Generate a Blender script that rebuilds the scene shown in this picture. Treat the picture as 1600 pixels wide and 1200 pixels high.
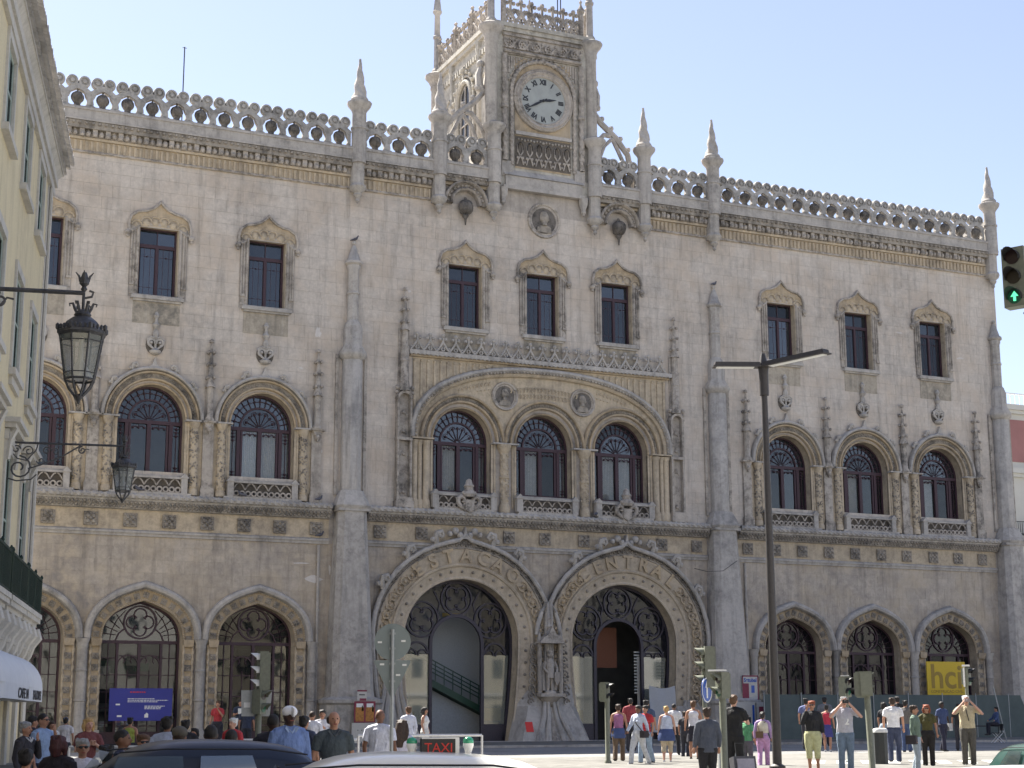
import bpy, bmesh, math, random
from mathutils import Vector, Matrix
R = math.radians
PI = math.pi
rnd = random.Random(7)
for o in list(bpy.data.objects):
    bpy.data.objects.remove(o)
scene = bpy.context.scene
C = scene.collection

# ---------------------------------------------------------------- camera
CAMF, PITCH, ROLL, YAW = 2529.8, 0.20274, -0.003229, 0.432073
CAMP = Vector((-38.125, -78.571, 1.75))
fw = Vector((math.sin(YAW) * math.cos(PITCH), math.cos(YAW) * math.cos(PITCH), math.sin(PITCH)))
rt = Vector((math.cos(YAW), -math.sin(YAW), 0))
up = rt.cross(fw)
c_, s_ = math.cos(ROLL), math.sin(ROLL)
rt, up = rt * c_ + up * s_, up * c_ - rt * s_
cam_d = bpy.data.cameras.new('camera')
cam = bpy.data.objects.new('camera', cam_d)
C.objects.link(cam)
m = Matrix((rt, up, -fw)).transposed().to_4x4()
m.translation = CAMP
cam.matrix_world = m
cam_d.sensor_width = 36
cam_d.lens = 36 * CAMF / 1600
cam_d.clip_end = 3000
cam_d.clip_start = 0.1
scene.camera = cam

# ---------------------------------------------------------------- sky, sun, exposure
SUN_EL, SUN_TH = R(52), R(76)      # SUN_TH: from -x towards +y
sdir = Vector((-math.cos(SUN_TH) * math.cos(SUN_EL), math.sin(SUN_TH) * math.cos(SUN_EL), math.sin(SUN_EL)))
w = bpy.data.worlds.new('World')
scene.world = w
w.use_nodes = True
nt = w.node_tree
sky = nt.nodes.new('ShaderNodeTexSky')
sky.sky_type = 'NISHITA'
sky.sun_disc = False
sky.sun_elevation = SUN_EL
sky.sun_rotation = math.atan2(sdir.x, sdir.y)
sky.air_density = 1.0
sky.dust_density = 0.4
sky.ozone_density = 1.2
bg = nt.nodes['Background']
bg.inputs['Strength'].default_value = 0.061
hs_ = nt.nodes.new('ShaderNodeHueSaturation')
hs_.inputs['Saturation'].default_value = 0.84
mx_ = nt.nodes.new('ShaderNodeMix'); mx_.data_type = 'RGBA'; mx_.blend_type = 'MULTIPLY'; mx_.inputs[0].default_value = 1.0
mx_.inputs[7].default_value = (1.03, 0.955, 1.0, 1)      # the slightly rosy blue of the hazy September sky
nt.links.new(sky.outputs[0], hs_.inputs['Color']); nt.links.new(hs_.outputs[0], mx_.inputs[6]); nt.links.new(mx_.outputs[2], bg.inputs['Color'])
sl = bpy.data.lights.new('sun', 'SUN')
sl.energy = 5.0
sl.angle = R(0.5)
sl.color = (1.0, 0.95, 0.86)
so = bpy.data.objects.new('sun', sl)
C.objects.link(so)
so.rotation_euler = (-sdir).to_track_quat('-Z', 'Y').to_euler()
scene.view_settings.view_transform = 'Standard'
scene.view_settings.look = 'None'
scene.view_settings.gamma = 1
scene.view_settings.use_curve_mapping = False
scene.view_settings.exposure = 1.8

# ---------------------------------------------------------------- picking helpers
def ray(px, py):
    return fw * CAMF + rt * (px - 800) + up * (600 - py)
def at_depth(px, py, d):
    return CAMP + ray(px, py) * (d / CAMF)
def on_y(px, py, Y):
    d = ray(px, py)
    return CAMP + d * ((Y - CAMP.y) / d.y)
fh = Vector((math.sin(YAW), math.cos(YAW), 0))
def ground_z(x, y):
    t = (Vector((x, y, 0)) - Vector((CAMP.x, CAMP.y, 0))).dot(fh)
    s = min(1, max(0, (t - 24) / 19.0))
    s = s * s * (3 - 2 * s)
    return -0.25 + 0.67 * s
def ground_at(px, depth):
    p = at_depth(px, 1120, depth)
    p.z = ground_z(p.x, p.y)
    return p

def z_over(p, px, py):
    d = ray(px, py); return CAMP.z + d.z * math.hypot(p.x - CAMP.x, p.y - CAMP.y) / math.hypot(d.x, d.y)
def at_z(px, py, z):
    d = ray(px, py); return CAMP + d * ((z - CAMP.z) / d.z)

# ---------------------------------------------------------------- materials
def newmat(name):
    mt = bpy.data.materials.new(name)
    mt.use_nodes = True
    n = mt.node_tree
    return mt, n, n.nodes['Principled BSDF']
def N(n, t, **k):
    nd = n.nodes.new(t)
    for a, b in k.items():
        if a in nd.inputs.keys():
            nd.inputs[a].default_value = b
        else:
            setattr(nd, a, b)
    return nd
def mixc(n, fac, a, b, mode='MIX'):
    x = n.nodes.new('ShaderNodeMix')
    x.data_type = 'RGBA'
    x.blend_type = mode
    for i, v in ((0, fac), (6, a), (7, b)):
        if hasattr(v, 'is_output') or isinstance(v, bpy.types.NodeSocket):
            n.links.new(v, x.inputs[i])
        elif i == 0:
            x.inputs[0].default_value = v
        else:
            x.inputs[i].default_value = (*v, 1) if len(v) == 3 else v
    return x.outputs[2]
def ramp(n, src, lo, hi, a=0.0, b=1.0):
    x = n.nodes.new('ShaderNodeMapRange')
    x.inputs[1].default_value = lo; x.inputs[2].default_value = hi
    x.inputs[3].default_value = a; x.inputs[4].default_value = b
    n.links.new(src, x.inputs[0])
    return x.outputs[0]
def noise(n, vec, scale, detail=4, rough=.6):
    x = N(n, 'ShaderNodeTexNoise')
    x.inputs['Scale'].default_value = scale
    x.inputs['Detail'].default_value = detail
    x.inputs['Roughness'].default_value = rough
    if vec is not None:
        n.links.new(vec, x.inputs['Vector'])
    return x.outputs['Fac']
def mapped(n, src, sc):
    x = N(n, 'ShaderNodeMapping')
    x.inputs['Scale'].default_value = sc
    n.links.new(src, x.inputs['Vector'])
    return x.outputs[0]
def stone(name, base, grime, amt=.6, streak=.5, fine=9.0, vary=.0, bump=.3, warm=None, soot=0):
    mt, n, bs = newmat(name)
    pos = N(n, 'ShaderNodeNewGeometry').outputs['Position']
    big = noise(n, pos, .22, 5, .62)
    mid = noise(n, pos, 1.3, 6, .7)
    st = noise(n, mapped(n, pos, (1.6, 1.6, .16)), 1.5, 5, .65)
    fi = noise(n, pos, fine, 6, .7)
    col = mixc(n, ramp(n, fi, .25, .75), tuple(c * .84 for c in base), tuple(min(.9, c * 1.13) for c in base))
    if warm:
        col = mixc(n, ramp(n, noise(n, pos, .5, 4), .42, .62, 0, .8), col, warm)
    g1 = N(n, 'ShaderNodeMath', operation='MULTIPLY')
    n.links.new(ramp(n, big, .38, .66), g1.inputs[0]); n.links.new(ramp(n, mid, .35, .7), g1.inputs[1])
    g1b = N(n, 'ShaderNodeMath', operation='MULTIPLY')
    n.links.new(g1.outputs[0], g1b.inputs[0]); g1b.inputs[1].default_value = amt * 2.2
    col = mixc(n, g1b.outputs[0], col, grime)
    g2 = N(n, 'ShaderNodeMath', operation='MULTIPLY')
    n.links.new(ramp(n, st, .5, .78), g2.inputs[0]); g2.inputs[1].default_value = streak
    col = mixc(n, g2.outputs[0], col, tuple(c * .55 for c in grime))
    if soot:
        q1 = N(n, 'ShaderNodeMath', operation='MULTIPLY'); n.links.new(ramp(n, noise(n, pos, 2.6, 6, .75), .47, .63), q1.inputs[0]); n.links.new(ramp(n, noise(n, pos, .38, 3, .5), .3, .62), q1.inputs[1])
        q2 = N(n, 'ShaderNodeMath', operation='MULTIPLY'); n.links.new(q1.outputs[0], q2.inputs[0]); q2.inputs[1].default_value = soot
        col = mixc(n, q2.outputs[0], col, tuple(c * .5 for c in grime))
    # pale lime runs
    g3 = N(n, 'ShaderNodeMath', operation='MULTIPLY')
    n.links.new(ramp(n, noise(n, mapped(n, pos, (2.3, 2.3, .1)), 1.1, 4), .62, .8), g3.inputs[0]); g3.inputs[1].default_value = streak * .5
    col = mixc(n, g3.outputs[0], col, (.5, .48, .45))
    if vary:
        gi = N(n, 'ShaderNodeNewGeometry').outputs['Random Per Island']
        oi = N(n, 'ShaderNodeObjectInfo').outputs['Random']
        ad = N(n, 'ShaderNodeMath', operation='ADD'); n.links.new(gi, ad.inputs[0]); n.links.new(oi, ad.inputs[1])
        fr = N(n, 'ShaderNodeMath', operation='FRACT'); n.links.new(ad.outputs[0], fr.inputs[0])
        hs = N(n, 'ShaderNodeHueSaturation')
        n.links.new(ramp(n, fr.outputs[0], 0, 1, 1 - vary, 1 + vary), hs.inputs['Value'])
        n.links.new(col, hs.inputs['Color'])
        col = hs.outputs[0]
    n.links.new(col, bs.inputs['Base Color'])
    bs.inputs['Roughness'].default_value = .9
    bs.inputs['Specular IOR Level'].default_value = .25
    if bump:
        b = N(n, 'ShaderNodeBump'); b.inputs['Strength'].default_value = bump; b.inputs['Distance'].default_value = .03
        n.links.new(fi, b.inputs['Height']); n.links.new(b.outputs[0], bs.inputs['Normal'])
    return mt
def plain(name, col, rough=.6, metal=0.0, var=.12, scale=14.0, emit=None, estr=0, coat=0, spec=.5, crease=0):
    mt, n, bs = newmat(name)
    tc = N(n, 'ShaderNodeTexCoord').outputs['Object']
    f = noise(n, tc, scale, 4)
    c = mixc(n, ramp(n, f, .3, .7), tuple(x * (1 - var) for x in col), tuple(min(.95, x * (1 + var)) for x in col))
    n.links.new(c, bs.inputs['Base Color'])
    bs.inputs['Roughness'].default_value = rough
    bs.inputs['Metallic'].default_value = metal
    bs.inputs['Specular IOR Level'].default_value = spec
    if crease:
        b = N(n, 'ShaderNodeBump'); b.inputs['Strength'].default_value = 1.0; b.inputs['Distance'].default_value = crease
        n.links.new(noise(n, mapped(n, tc, (1, 1, .45)), 11, 3, .55), b.inputs['Height']); n.links.new(b.outputs[0], bs.inputs['Normal'])
    if coat:
        bs.inputs['Coat Weight'].default_value = coat
        bs.inputs['Coat Roughness'].default_value = .05
    if emit:
        bs.inputs['Emission Color'].default_value = (*emit, 1)
        bs.inputs['Emission Strength'].default_value = estr
    return mt
def glass(name, tint, refl=.35, clear=.5, wav=.0):
    """pane: glossy reflection over a partly see-through dark body"""
    mt = bpy.data.materials.new(name); mt.use_nodes = True
    n = mt.node_tree; n.nodes.clear()
    out = N(n, 'ShaderNodeOutputMaterial')
    tr = N(n, 'ShaderNodeBsdfTransparent'); tr.inputs[0].default_value = (*[min(1, .8 + t) for t in tint], 1)
    df = N(n, 'ShaderNodeBsdfDiffuse'); df.inputs[0].default_value = (*tint, 1)
    gl = N(n, 'ShaderNodeBsdfGlossy'); gl.inputs['Roughness'].default_value = .03
    gl.inputs['Color'].default_value = (.9, .93, .95, 1)
    m1 = N(n, 'ShaderNodeMixShader'); m1.inputs[0].default_value = clear
    n.links.new(df.outputs[0], m1.inputs[1]); n.links.new(tr.outputs[0], m1.inputs[2])
    m2 = N(n, 'ShaderNodeMixShader')
    lw = N(n, 'ShaderNodeLayerWeight'); lw.inputs[0].default_value = .3
    oi = N(n, 'ShaderNodeObjectInfo').outputs['Random']
    mu = N(n, 'ShaderNodeMath', operation='MULTIPLY')
    n.links.new(ramp(n, lw.outputs['Fresnel'], 0, 1, refl * .6, min(1, refl * 1.8)), mu.inputs[0]); n.links.new(ramp(n, oi, 0, 1, .45, 1.9), mu.inputs[1])
    n.links.new(mu.outputs[0], m2.inputs[0])
    n.links.new(m1.outputs[0], m2.inputs[1]); n.links.new(gl.outputs[0], m2.inputs[2])
    if wav:
        pos = N(n, 'ShaderNodeNewGeometry').outputs['Position']
        b = N(n, 'ShaderNodeBump'); b.inputs['Strength'].default_value = wav * 2; b.inputs['Distance'].default_value = .03
        n.links.new(noise(n, pos, .9, 1), b.inputs['Height']); n.links.new(b.outputs[0], gl.inputs['Normal'])
    n.links.new(m2.outputs[0], out.inputs['Surface'])
    return mt

M = {}
M['wall'] = stone('ashlar_stone', (.50, .44, .385), (.25, .235, .22), .6, .4, 7, .0)
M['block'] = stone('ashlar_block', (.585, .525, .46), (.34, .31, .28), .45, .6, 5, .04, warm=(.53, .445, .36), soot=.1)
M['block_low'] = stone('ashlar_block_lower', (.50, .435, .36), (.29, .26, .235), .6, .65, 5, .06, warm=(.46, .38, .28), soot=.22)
M['parapet'] = stone('parapet_stone', (.42, .40, .375), (.17, .165, .16), .5, .5, 8, .1, soot=.4)
M['joint'] = stone('ashlar_joint', (.47, .42, .37), (.22, .2, .18), .7, .4, 7)
M['grey'] = stone('grey_limestone', (.47, .435, .395), (.22, .21, .2), .45, .6, 6, .04, soot=.3)
M['trim'] = stone('trim_stone', (.47, .42, .365), (.17, .155, .14), .6, .5, 10, .04, soot=.75)
M['tan'] = stone('tan_sandstone', (.49, .385, .255), (.2, .165, .13), .4, .4, 8, .04, warm=(.48, .40, .3), soot=.4)
M['pale_tan'] = stone('pale_tan_stone', (.54, .45, .33), (.24, .205, .17), .45, .4, 8, .05, soot=.35)
M['portal'] = stone('portal_stone', (.53, .45, .345), (.26, .22, .18), .4, .35, 8, .04, soot=.3)
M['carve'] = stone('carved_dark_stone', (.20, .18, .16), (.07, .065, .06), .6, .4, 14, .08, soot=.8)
M['carve2'] = stone('carved_mid_stone', (.36, .32, .27), (.12, .11, .10), .6, .5, 14, .08, soot=.85)
M['apron'] = stone('apron_stone', (.44, .385, .31), (.22, .2, .17), .8, .7, 8, soot=.3)
M['recess'] = stone('recess_shade_stone', (.16, .14, .12), (.07, .065, .06), .5, .3, 12)
M['white_stone'] = stone('tower_side_stone', (.50, .47, .41), (.25, .235, .21), .5, .5, 8, .03, soot=.4)
M['maroon'] = plain('maroon_paint', (.05, .024, .034), .6, var=.35)
M['iron'] = plain('dark_iron', (.04, .042, .045), .6, .2, .3)
M['pane'] = glass('blue_pane', (.028, .032, .04), .085, .35, .1)
M['pane2'] = glass('clear_pane', (.045, .045, .043), .05, .85, .1)
M['pane_dark'] = glass('dark_station_pane', (.015, .015, .018), .035, .5, .1)
M['curtain'] = plain('white_curtain', (.78, .78, .74), .9, var=.1, scale=6)
M['dark'] = plain('dark_interior', (.045, .045, .05), .9, var=.4, scale=1.5)
M['room'] = plain('room_wall', (.12, .12, .115), .9, var=.3, scale=.8)

# ---------------------------------------------------------------- mesh builder
class MB:
    def __init__(s):
        s.v = []; s.f = []; s.sm = []
    def add(s, vs, fs, smooth=False):
        o = len(s.v); s.v += [tuple(v) for v in vs]
        s.f += [tuple(i + o for i in f) for f in fs]; s.sm += [smooth] * len(fs)
    def box(s, x0, x1, y0, y1, z0, z1):
        s.add([(x0, y0, z0), (x1, y0, z0), (x1, y1, z0), (x0, y1, z0), (x0, y0, z1), (x1, y0, z1), (x1, y1, z1), (x0, y1, z1)],
              [(0, 3, 2, 1), (4, 5, 6, 7), (0, 1, 5, 4), (1, 2, 6, 5), (2, 3, 7, 6), (3, 0, 4, 7)])
    def prism(s, poly, y0, y1):
        """poly in (x, z); extruded in y"""
        a = sum(poly[i][0] * poly[(i + 1) % len(poly)][1] - poly[(i + 1) % len(poly)][0] * poly[i][1] for i in range(len(poly)))
        if a < 0: poly = poly[::-1]
        k = len(poly)
        s.add([(x, y0, z) for x, z in poly] + [(x, y1, z) for x, z in poly],
              [tuple(range(k)), tuple(range(2 * k - 1, k - 1, -1))] + [(i, i + k, (i + 1) % k + k, (i + 1) % k) for i in range(k)])
    def frustum(s, c0, h0, c1, h1):
        """c (x,y,z) centres, h (hx,hy) half sizes: tapered box along z"""
        v = []
        for c, h in ((c0, h0), (c1, h1)):
            v += [(c[0] - h[0], c[1] - h[1], c[2]), (c[0] + h[0], c[1] - h[1], c[2]), (c[0] + h[0], c[1] + h[1], c[2]), (c[0] - h[0], c[1] + h[1], c[2])]
        s.add(v, [(0, 3, 2, 1), (4, 5, 6, 7), (0, 1, 5, 4), (1, 2, 6, 5), (2, 3, 7, 6), (3, 0, 4, 7)])
    def tube(s, pts, r, n=6, smooth=True, caps=True, el=1.0):
        pts = [Vector(p) for p in pts]
        k = len(pts)
        rs = r if isinstance(r, (list, tuple)) else [r] * k
        base = len(s.v); prev = None; vs = []
        for i, p in enumerate(pts):
            t = (pts[min(i + 1, k - 1)] - pts[max(i - 1, 0)])
            if t.length < 1e-9: t = Vector((0, 0, 1))
            t.normalize()
            if prev is None:
                a = Vector((0, 1, 0)) if abs(t.y) < .9 else Vector((1, 0, 0))
                u = (a - t * a.dot(t)).normalized()
            else:
                u = prev - t * prev.dot(t)
                u = u.normalized() if u.length > 1e-6 else t.orthogonal().normalized()
            prev = u; v = t.cross(u)
            for j in range(n):
                an = 2 * PI * j / n
                vs.append(p + (u * math.cos(an) * el + v * math.sin(an)) * rs[i])
        fs = [(i * n + j, i * n + (j + 1) % n, (i + 1) * n + (j + 1) % n, (i + 1) * n + j) for i in range(k - 1) for j in range(n)]
        s.add(vs, fs, smooth)
        if caps:
            o = base
            s.f += [tuple(o + j for j in range(n - 1, -1, -1)), tuple(o + (k - 1) * n + j for j in range(n))]; s.sm += [False, False]
    def lathe(s, cx, cy, prof, n=12, smooth=True, sy=1.0, twist=0.0, lobes=0, lobe=0.0, ph=0.0):
        """prof: (r, z) from bottom to top"""
        vs = []
        for i, (r, z) in enumerate(prof):
            for j in range(n):
                a = 2 * PI * j / n + ph
                rr = r * (1 + (lobe * math.cos(lobes * (a + twist * z)) if lobes else 0))
                vs.append((cx + rr * math.cos(a), cy + rr * math.sin(a) * sy, z))
        k = len(prof)
        fs = [(i * n + j, i * n + (j + 1) % n, (i + 1) * n + (j + 1) % n, (i + 1) * n + j) for i in range(k - 1) for j in range(n)]
        fs += [tuple(range(n - 1, -1, -1)), tuple((k - 1) * n + j for j in range(n))]
        s.add(vs, fs, smooth)
        s.sm[-1] = s.sm[-2] = False
    def ball(s, c, r, nu=6, nv=4, sy=1.0, sz=1.0):
        vs = [(c[0], c[1], c[2] - r * sz)]
        for i in range(1, nv):
            p = PI * i / nv
            for j in range(nu):
                a = 2 * PI * j / nu
                vs.append((c[0] + r * math.sin(p) * math.cos(a), c[1] + r * sy * math.sin(p) * math.sin(a), c[2] - r * sz * math.cos(p)))
        vs.append((c[0], c[1], c[2] + r * sz))
        fs = [(0, 1 + (j + 1) % nu, 1 + j) for j in range(nu)]
        for i in range(nv - 2):
            for j in range(nu):
                a = 1 + i * nu + j; b = 1 + i * nu + (j + 1) % nu
                fs.append((a, b, b + nu, a + nu))
        L = len(vs) - 1; o = 1 + (nv - 2) * nu
        fs += [(L, o + j, o + (j + 1) % nu) for j in range(nu)]
        s.add(vs, fs, True)
    def sweep(s, path, prof, smooth=False, closed=False):
        """path: (x,z) list; prof: (offset outward (left of travel), y) list"""
        nn = normals(path, closed)
        k = len(path); q = len(prof); vs = []
        for (x, z), (nx, nz) in zip(path, nn):
            for o, y in prof:
                vs.append((x + nx * o, y, z + nz * o))
        rng = range(k if closed else k - 1)
        fs = [(i * q + j, i * q + j + 1, ((i + 1) % k) * q + j + 1, ((i + 1) % k) * q + j) for i in rng for j in range(q - 1)]
        s.add(vs, fs, smooth)
    def rope(s, pts, r, n=8, tw=10.0, lob=.25, k=2, step=.12):
        """twisted rope along a 3D polyline"""
        P = resample([Vector(p) for p in pts], step)
        vs = []; prev = None; d = 0
        for i, p in enumerate(P):
            t = (P[min(i + 1, len(P) - 1)] - P[max(i - 1, 0)]).normalized()
            if i: d += (P[i] - P[i - 1]).length
            if prev is None:
                a = Vector((0, 1, 0)) if abs(t.y) < .9 else Vector((1, 0, 0))
                u = (a - t * a.dot(t)).normalized()
            else:
                u = (prev - t * prev.dot(t)).normalized()
            prev = u; v = t.cross(u)
            for j in range(n):
                a = 2 * PI * j / n
                rr = r * (1 + lob * math.cos(k * (a + tw * d)))
                vs.append(p + (u * math.cos(a) + v * math.sin(a)) * rr)
        fs = [(i * n + j, i * n + (j + 1) % n, (i + 1) * n + (j + 1) % n, (i + 1) * n + j) for i in range(len(P) - 1) for j in range(n)]
        s.add(vs, fs, False)
    def xf(s, mat, start=0):
        for i in range(start, len(s.v)):
            s.v[i] = tuple(mat @ Vector(s.v[i]))
    def mesh(s, name, mat):
        me = bpy.data.meshes.new(name)
        me.from_pydata(s.v, [], s.f)
        me.polygons.foreach_set('use_smooth', s.sm)
        for m_ in (mat if isinstance(mat, (list, tuple)) else [mat]):
            me.materials.append(m_)
        if any(s.sm): me.set_sharp_from_angle(angle=R(38))
        me.update()
        return me
    def build(s, name, mat, parent=None, loc=None):
        o = bpy.data.objects.new(name, s.mesh(name, mat))
        C.objects.link(o)
        if parent is not None: o.parent = parent
        if loc is not None: o.location = loc
        return o
def normals(path, closed=False):
    k = len(path); out = []
    for i in range(k):
        def seg(a, b):
            dx, dz = b[0] - a[0], b[1] - a[1]; L = math.hypot(dx, dz) or 1
            return (-dz / L, dx / L)
        if closed:
            n1 = seg(path[i - 1], path[i]); n2 = seg(path[i], path[(i + 1) % k])
        else:
            n1 = seg(path[i - 1], path[i]) if i > 0 else seg(path[i], path[i + 1])
            n2 = seg(path[i], path[i + 1]) if i < k - 1 else n1
        mx, mz = n1[0] + n2[0], n1[1] + n2[1]
        d = 1 + n1[0] * n2[0] + n1[1] * n2[1]
        d = max(d, .35)
        out.append((mx / d, mz / d))
    return out
def resample(P, step):
    out = [P[0]]; 
    for a, b in zip(P[:-1], P[1:]):
        L = (b - a).length; k = max(1, int(round(L / step)))
        for i in range(1, k + 1):
            out.append(a + (b - a) * (i / k))
    return out
def res2(path, step):
    """points evenly spaced along a 2D path, with tangent"""
    out = []; acc = step / 2
    for a, b in zip(path[:-1], path[1:]):
        L = math.hypot(b[0] - a[0], b[1] - a[1])
        if L < 1e-9: continue
        t = ((b[0] - a[0]) / L, (b[1] - a[1]) / L)
        while acc <= L:
            out.append((a[0] + t[0] * acc, a[1] + t[1] * acc, t[0], t[1])); acc += step
        acc -= L
    return out
def offs(path, o):
    return [(x + nx * o, z + nz * o) for (x, z), (nx, nz) in zip(path, normals(path))]
def arc(cx, cz, r, a0, a1, n):
    return [(cx + r * math.cos(a0 + (a1 - a0) * i / n), cz + r * math.sin(a0 + (a1 - a0) * i / n)) for i in range(n + 1)]
def bez(p0, p1, p2, p3, n):
    o = []
    for i in range(n + 1):
        t = i / n; u = 1 - t
        o.append(tuple(u**3 * a + 3 * u * u * t * b + 3 * u * t * t * c + t**3 * d for a, b, c, d in zip(p0, p1, p2, p3)))
    return o
def tag(o, label=None, cat=None, group=None, kind=None):
    if label: o['label'] = label
    if cat: o['category'] = cat
    if group: o['group'] = group
    if kind: o['kind'] = kind
    return o
def empty(name, loc=(0, 0, 0), rz=0, parent=None):
    o = bpy.data.objects.new(name, None); C.objects.link(o)
    o.location = loc; o.rotation_euler = (0, 0, rz); o.parent = parent
    o.empty_display_size = .3
    return o
def kids(o):
    return [c for c in bpy.data.objects if c.parent == o]
def copy_tree(o, parent=None, ch=None):
    if ch is None:
        ch = {}
        for c in bpy.data.objects:
            if c.parent: ch.setdefault(c.parent.name, []).append(c)
    c = o.copy(); C.objects.link(c); c.parent = parent
    for k in ch.get(o.name, []):
        copy_tree(k, c, ch)
    return c
def text(body, size, loc, rot, mat, parent, name='lettering', ext=.004, offset=0.0, sx=1.0, ax='LEFT', ay='TOP_BASELINE'):
    fc = bpy.data.curves.new(name, 'FONT'); fc.body = body; fc.size = size; fc.extrude = ext; fc.offset = offset; fc.align_x = ax; fc.align_y = ay
    tmp = bpy.data.objects.new(name, fc); C.objects.link(tmp)
    me = bpy.data.meshes.new_from_object(tmp.evaluated_get(bpy.context.evaluated_depsgraph_get()))
    bpy.data.objects.remove(tmp); me.materials.clear(); me.materials.append(mat)
    o = bpy.data.objects.new(name, me); C.objects.link(o); o.parent = parent
    o.location = loc; o.rotation_euler = rot; o.scale = (sx, 1, 1)
    return o
# ================================================================ STATION
station = empty('railway_station')
tag(station, 'long ornate pale stone railway station with clock tower, twin horseshoe portals and lace-like roof parapet', 'railway station')
GZ = .42
# shapes of the openings -------------------------------------------------
def mirror(left):
    """left half from bottom to apex (last point on the axis) -> full path left to right"""
    return left + [(-x, z) for x, z in reversed(left[:-1])]
def ground_path(hw=1.93, zs=5.42, rise=1.85, zb=.5):
    left = [(-hw, zb), (-hw, 3)] + bez((-hw, zs), (-hw * 1.0, zs + rise * .6), (-hw * .6, zs + rise * .82), (0, zs + rise), 14)
    return mirror(left)
def round_path(hw, zs, rise, zb, n=12):
    left = [(-hw, zb), (-hw, (zb + zs) / 2)] + [(-hw * math.cos(a), zs + rise * math.sin(a)) for a in [PI / 2 * i / n for i in range(n + 1)]]
    return mirror(left)
def portal_path(zb=.5):
    cz, r = 5.75, 3.22
    left = [(-2.78 - (.44) * math.sin(PI / 2 * i / 8), zb + (cz - zb) * i / 8) for i in range(8)]
    left += [(-r * math.cos(a), cz + 3.08 * math.sin(a)) for a in [PI / 2 * i / 16 for i in range(17)]]
    return mirror(left)
def shift(path, dx): return [(x + dx, z) for x, z in path]
XW = [-27.08, -21.42, -15.8, 15.82, 21.42, 27.08]     # wing bays
XT = [-27.08, -21.42, -15.8, -4.68, 0, 4.68, 15.82, 21.42, 27.08]
XC = [-4.86, 0, 4.78]
XP = [-4.82, 4.82]
GP = ground_path(); AP = round_path(1.66, 16.15, 1.72, 13.35); CP = round_path(1.68, 16.15, 1.78, 13.35); PP = portal_path()
TP = [(-.97, 22.4), (-.97, 25.95), (.97, 25.95), (.97, 22.4)]
openings = [shift(GP, x) for x in XW] + [shift(AP, x) for x in XW] + [shift(CP, x) for x in XC] + [shift(PP, x) for x in XP] + [shift(TP, x) for x in XT]
openings_wide = [shift(offs(GP, .75), x) for x in XW] + [shift(offs(AP, .8), x) for x in XW] + [shift(offs(CP, .5), x) for x in XC] + \
    [shift(offs(PP, 1.6), x) for x in XP] + [shift([(-1.45, 22.1), (-1.45, 26.3), (-.7, 26.75), (.7, 26.75), (1.45, 26.3), (1.45, 22.1)], x) for x in XT] + \
    [[(-7.75, 12.1), (-7.75, 20.85), (7.75, 20.85), (7.75, 12.1)]]
def spans(polys, z):
    out = []
    for P in polys:
        xs = []
        for (x0, z0), (x1, z1) in zip(P, P[1:] + P[:1]):
            if (z0 <= z < z1) or (z1 <= z < z0):
                xs.append(x0 + (x1 - x0) * (z - z0) / (z1 - z0))
        if len(xs) >= 2: out.append((min(xs), max(xs)))
    out.sort(); mg = []
    for a, b in out:
        if mg and a < mg[-1][1]: mg[-1] = (mg[-1][0], max(b, mg[-1][1]))
        else: mg.append((a, b))
    return mg
def free(polys, z, xa, xb):
    cur = xa; o = []
    for a, b in spans(polys, z):
        if b <= xa or a >= xb: continue
        if a > cur: o.append((cur, a))
        cur = max(cur, b)
    if cur < xb: o.append((cur, xb))
    return o
# backing wall with true holes
XE = 32.3
wb = MB(); z = 0.0
HO = [offs(P, .06) if len(P) > 4 else P for P in openings]
while z < 31.0 - 1e-6:
    z1 = min(z + .1, 31.0)
    fl = free(HO, z + .05, -XE, XE)
    for a, b in fl:
        wb.add([(a, 0, z), (b, 0, z), (b, 0, z1), (a, 0, z1)], [(0, 1, 2, 3)])
    z = z1
wb.box(-XE, -XE + .5, .02, 14, 0, 31); wb.box(XE - .5, XE, .02, 14, 0, 31); wb.box(-XE, XE, 14, 14.5, 0, 31)
wb.box(-XE, XE, .3, 14, 30.6, 31.0)  # unseen roof slab, added to keep the sun out
wb.build('wall', M['joint'], station)
# floors and dark rooms behind the windows
fl = MB(); fl.box(-31.7, 31.7, .62, 13.9, 11.9, 12.2); fl.box(-31.7, 31.7, .62, 13.9, 21.0, 21.3)
fl.box(-31.7, 31.7, .45, 13.9, .3, .48)
fl.box(-31.7, 31.7, 7.0, 7.2, 0.5, 11.88); fl.box(-31.7, 31.7, 4.0, 4.2, 12.22, 20.98); fl.box(-31.7, 31.7, 3.0, 3.2, 21.32, 30.5)
fl.build('floor', M['room'], station)
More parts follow.
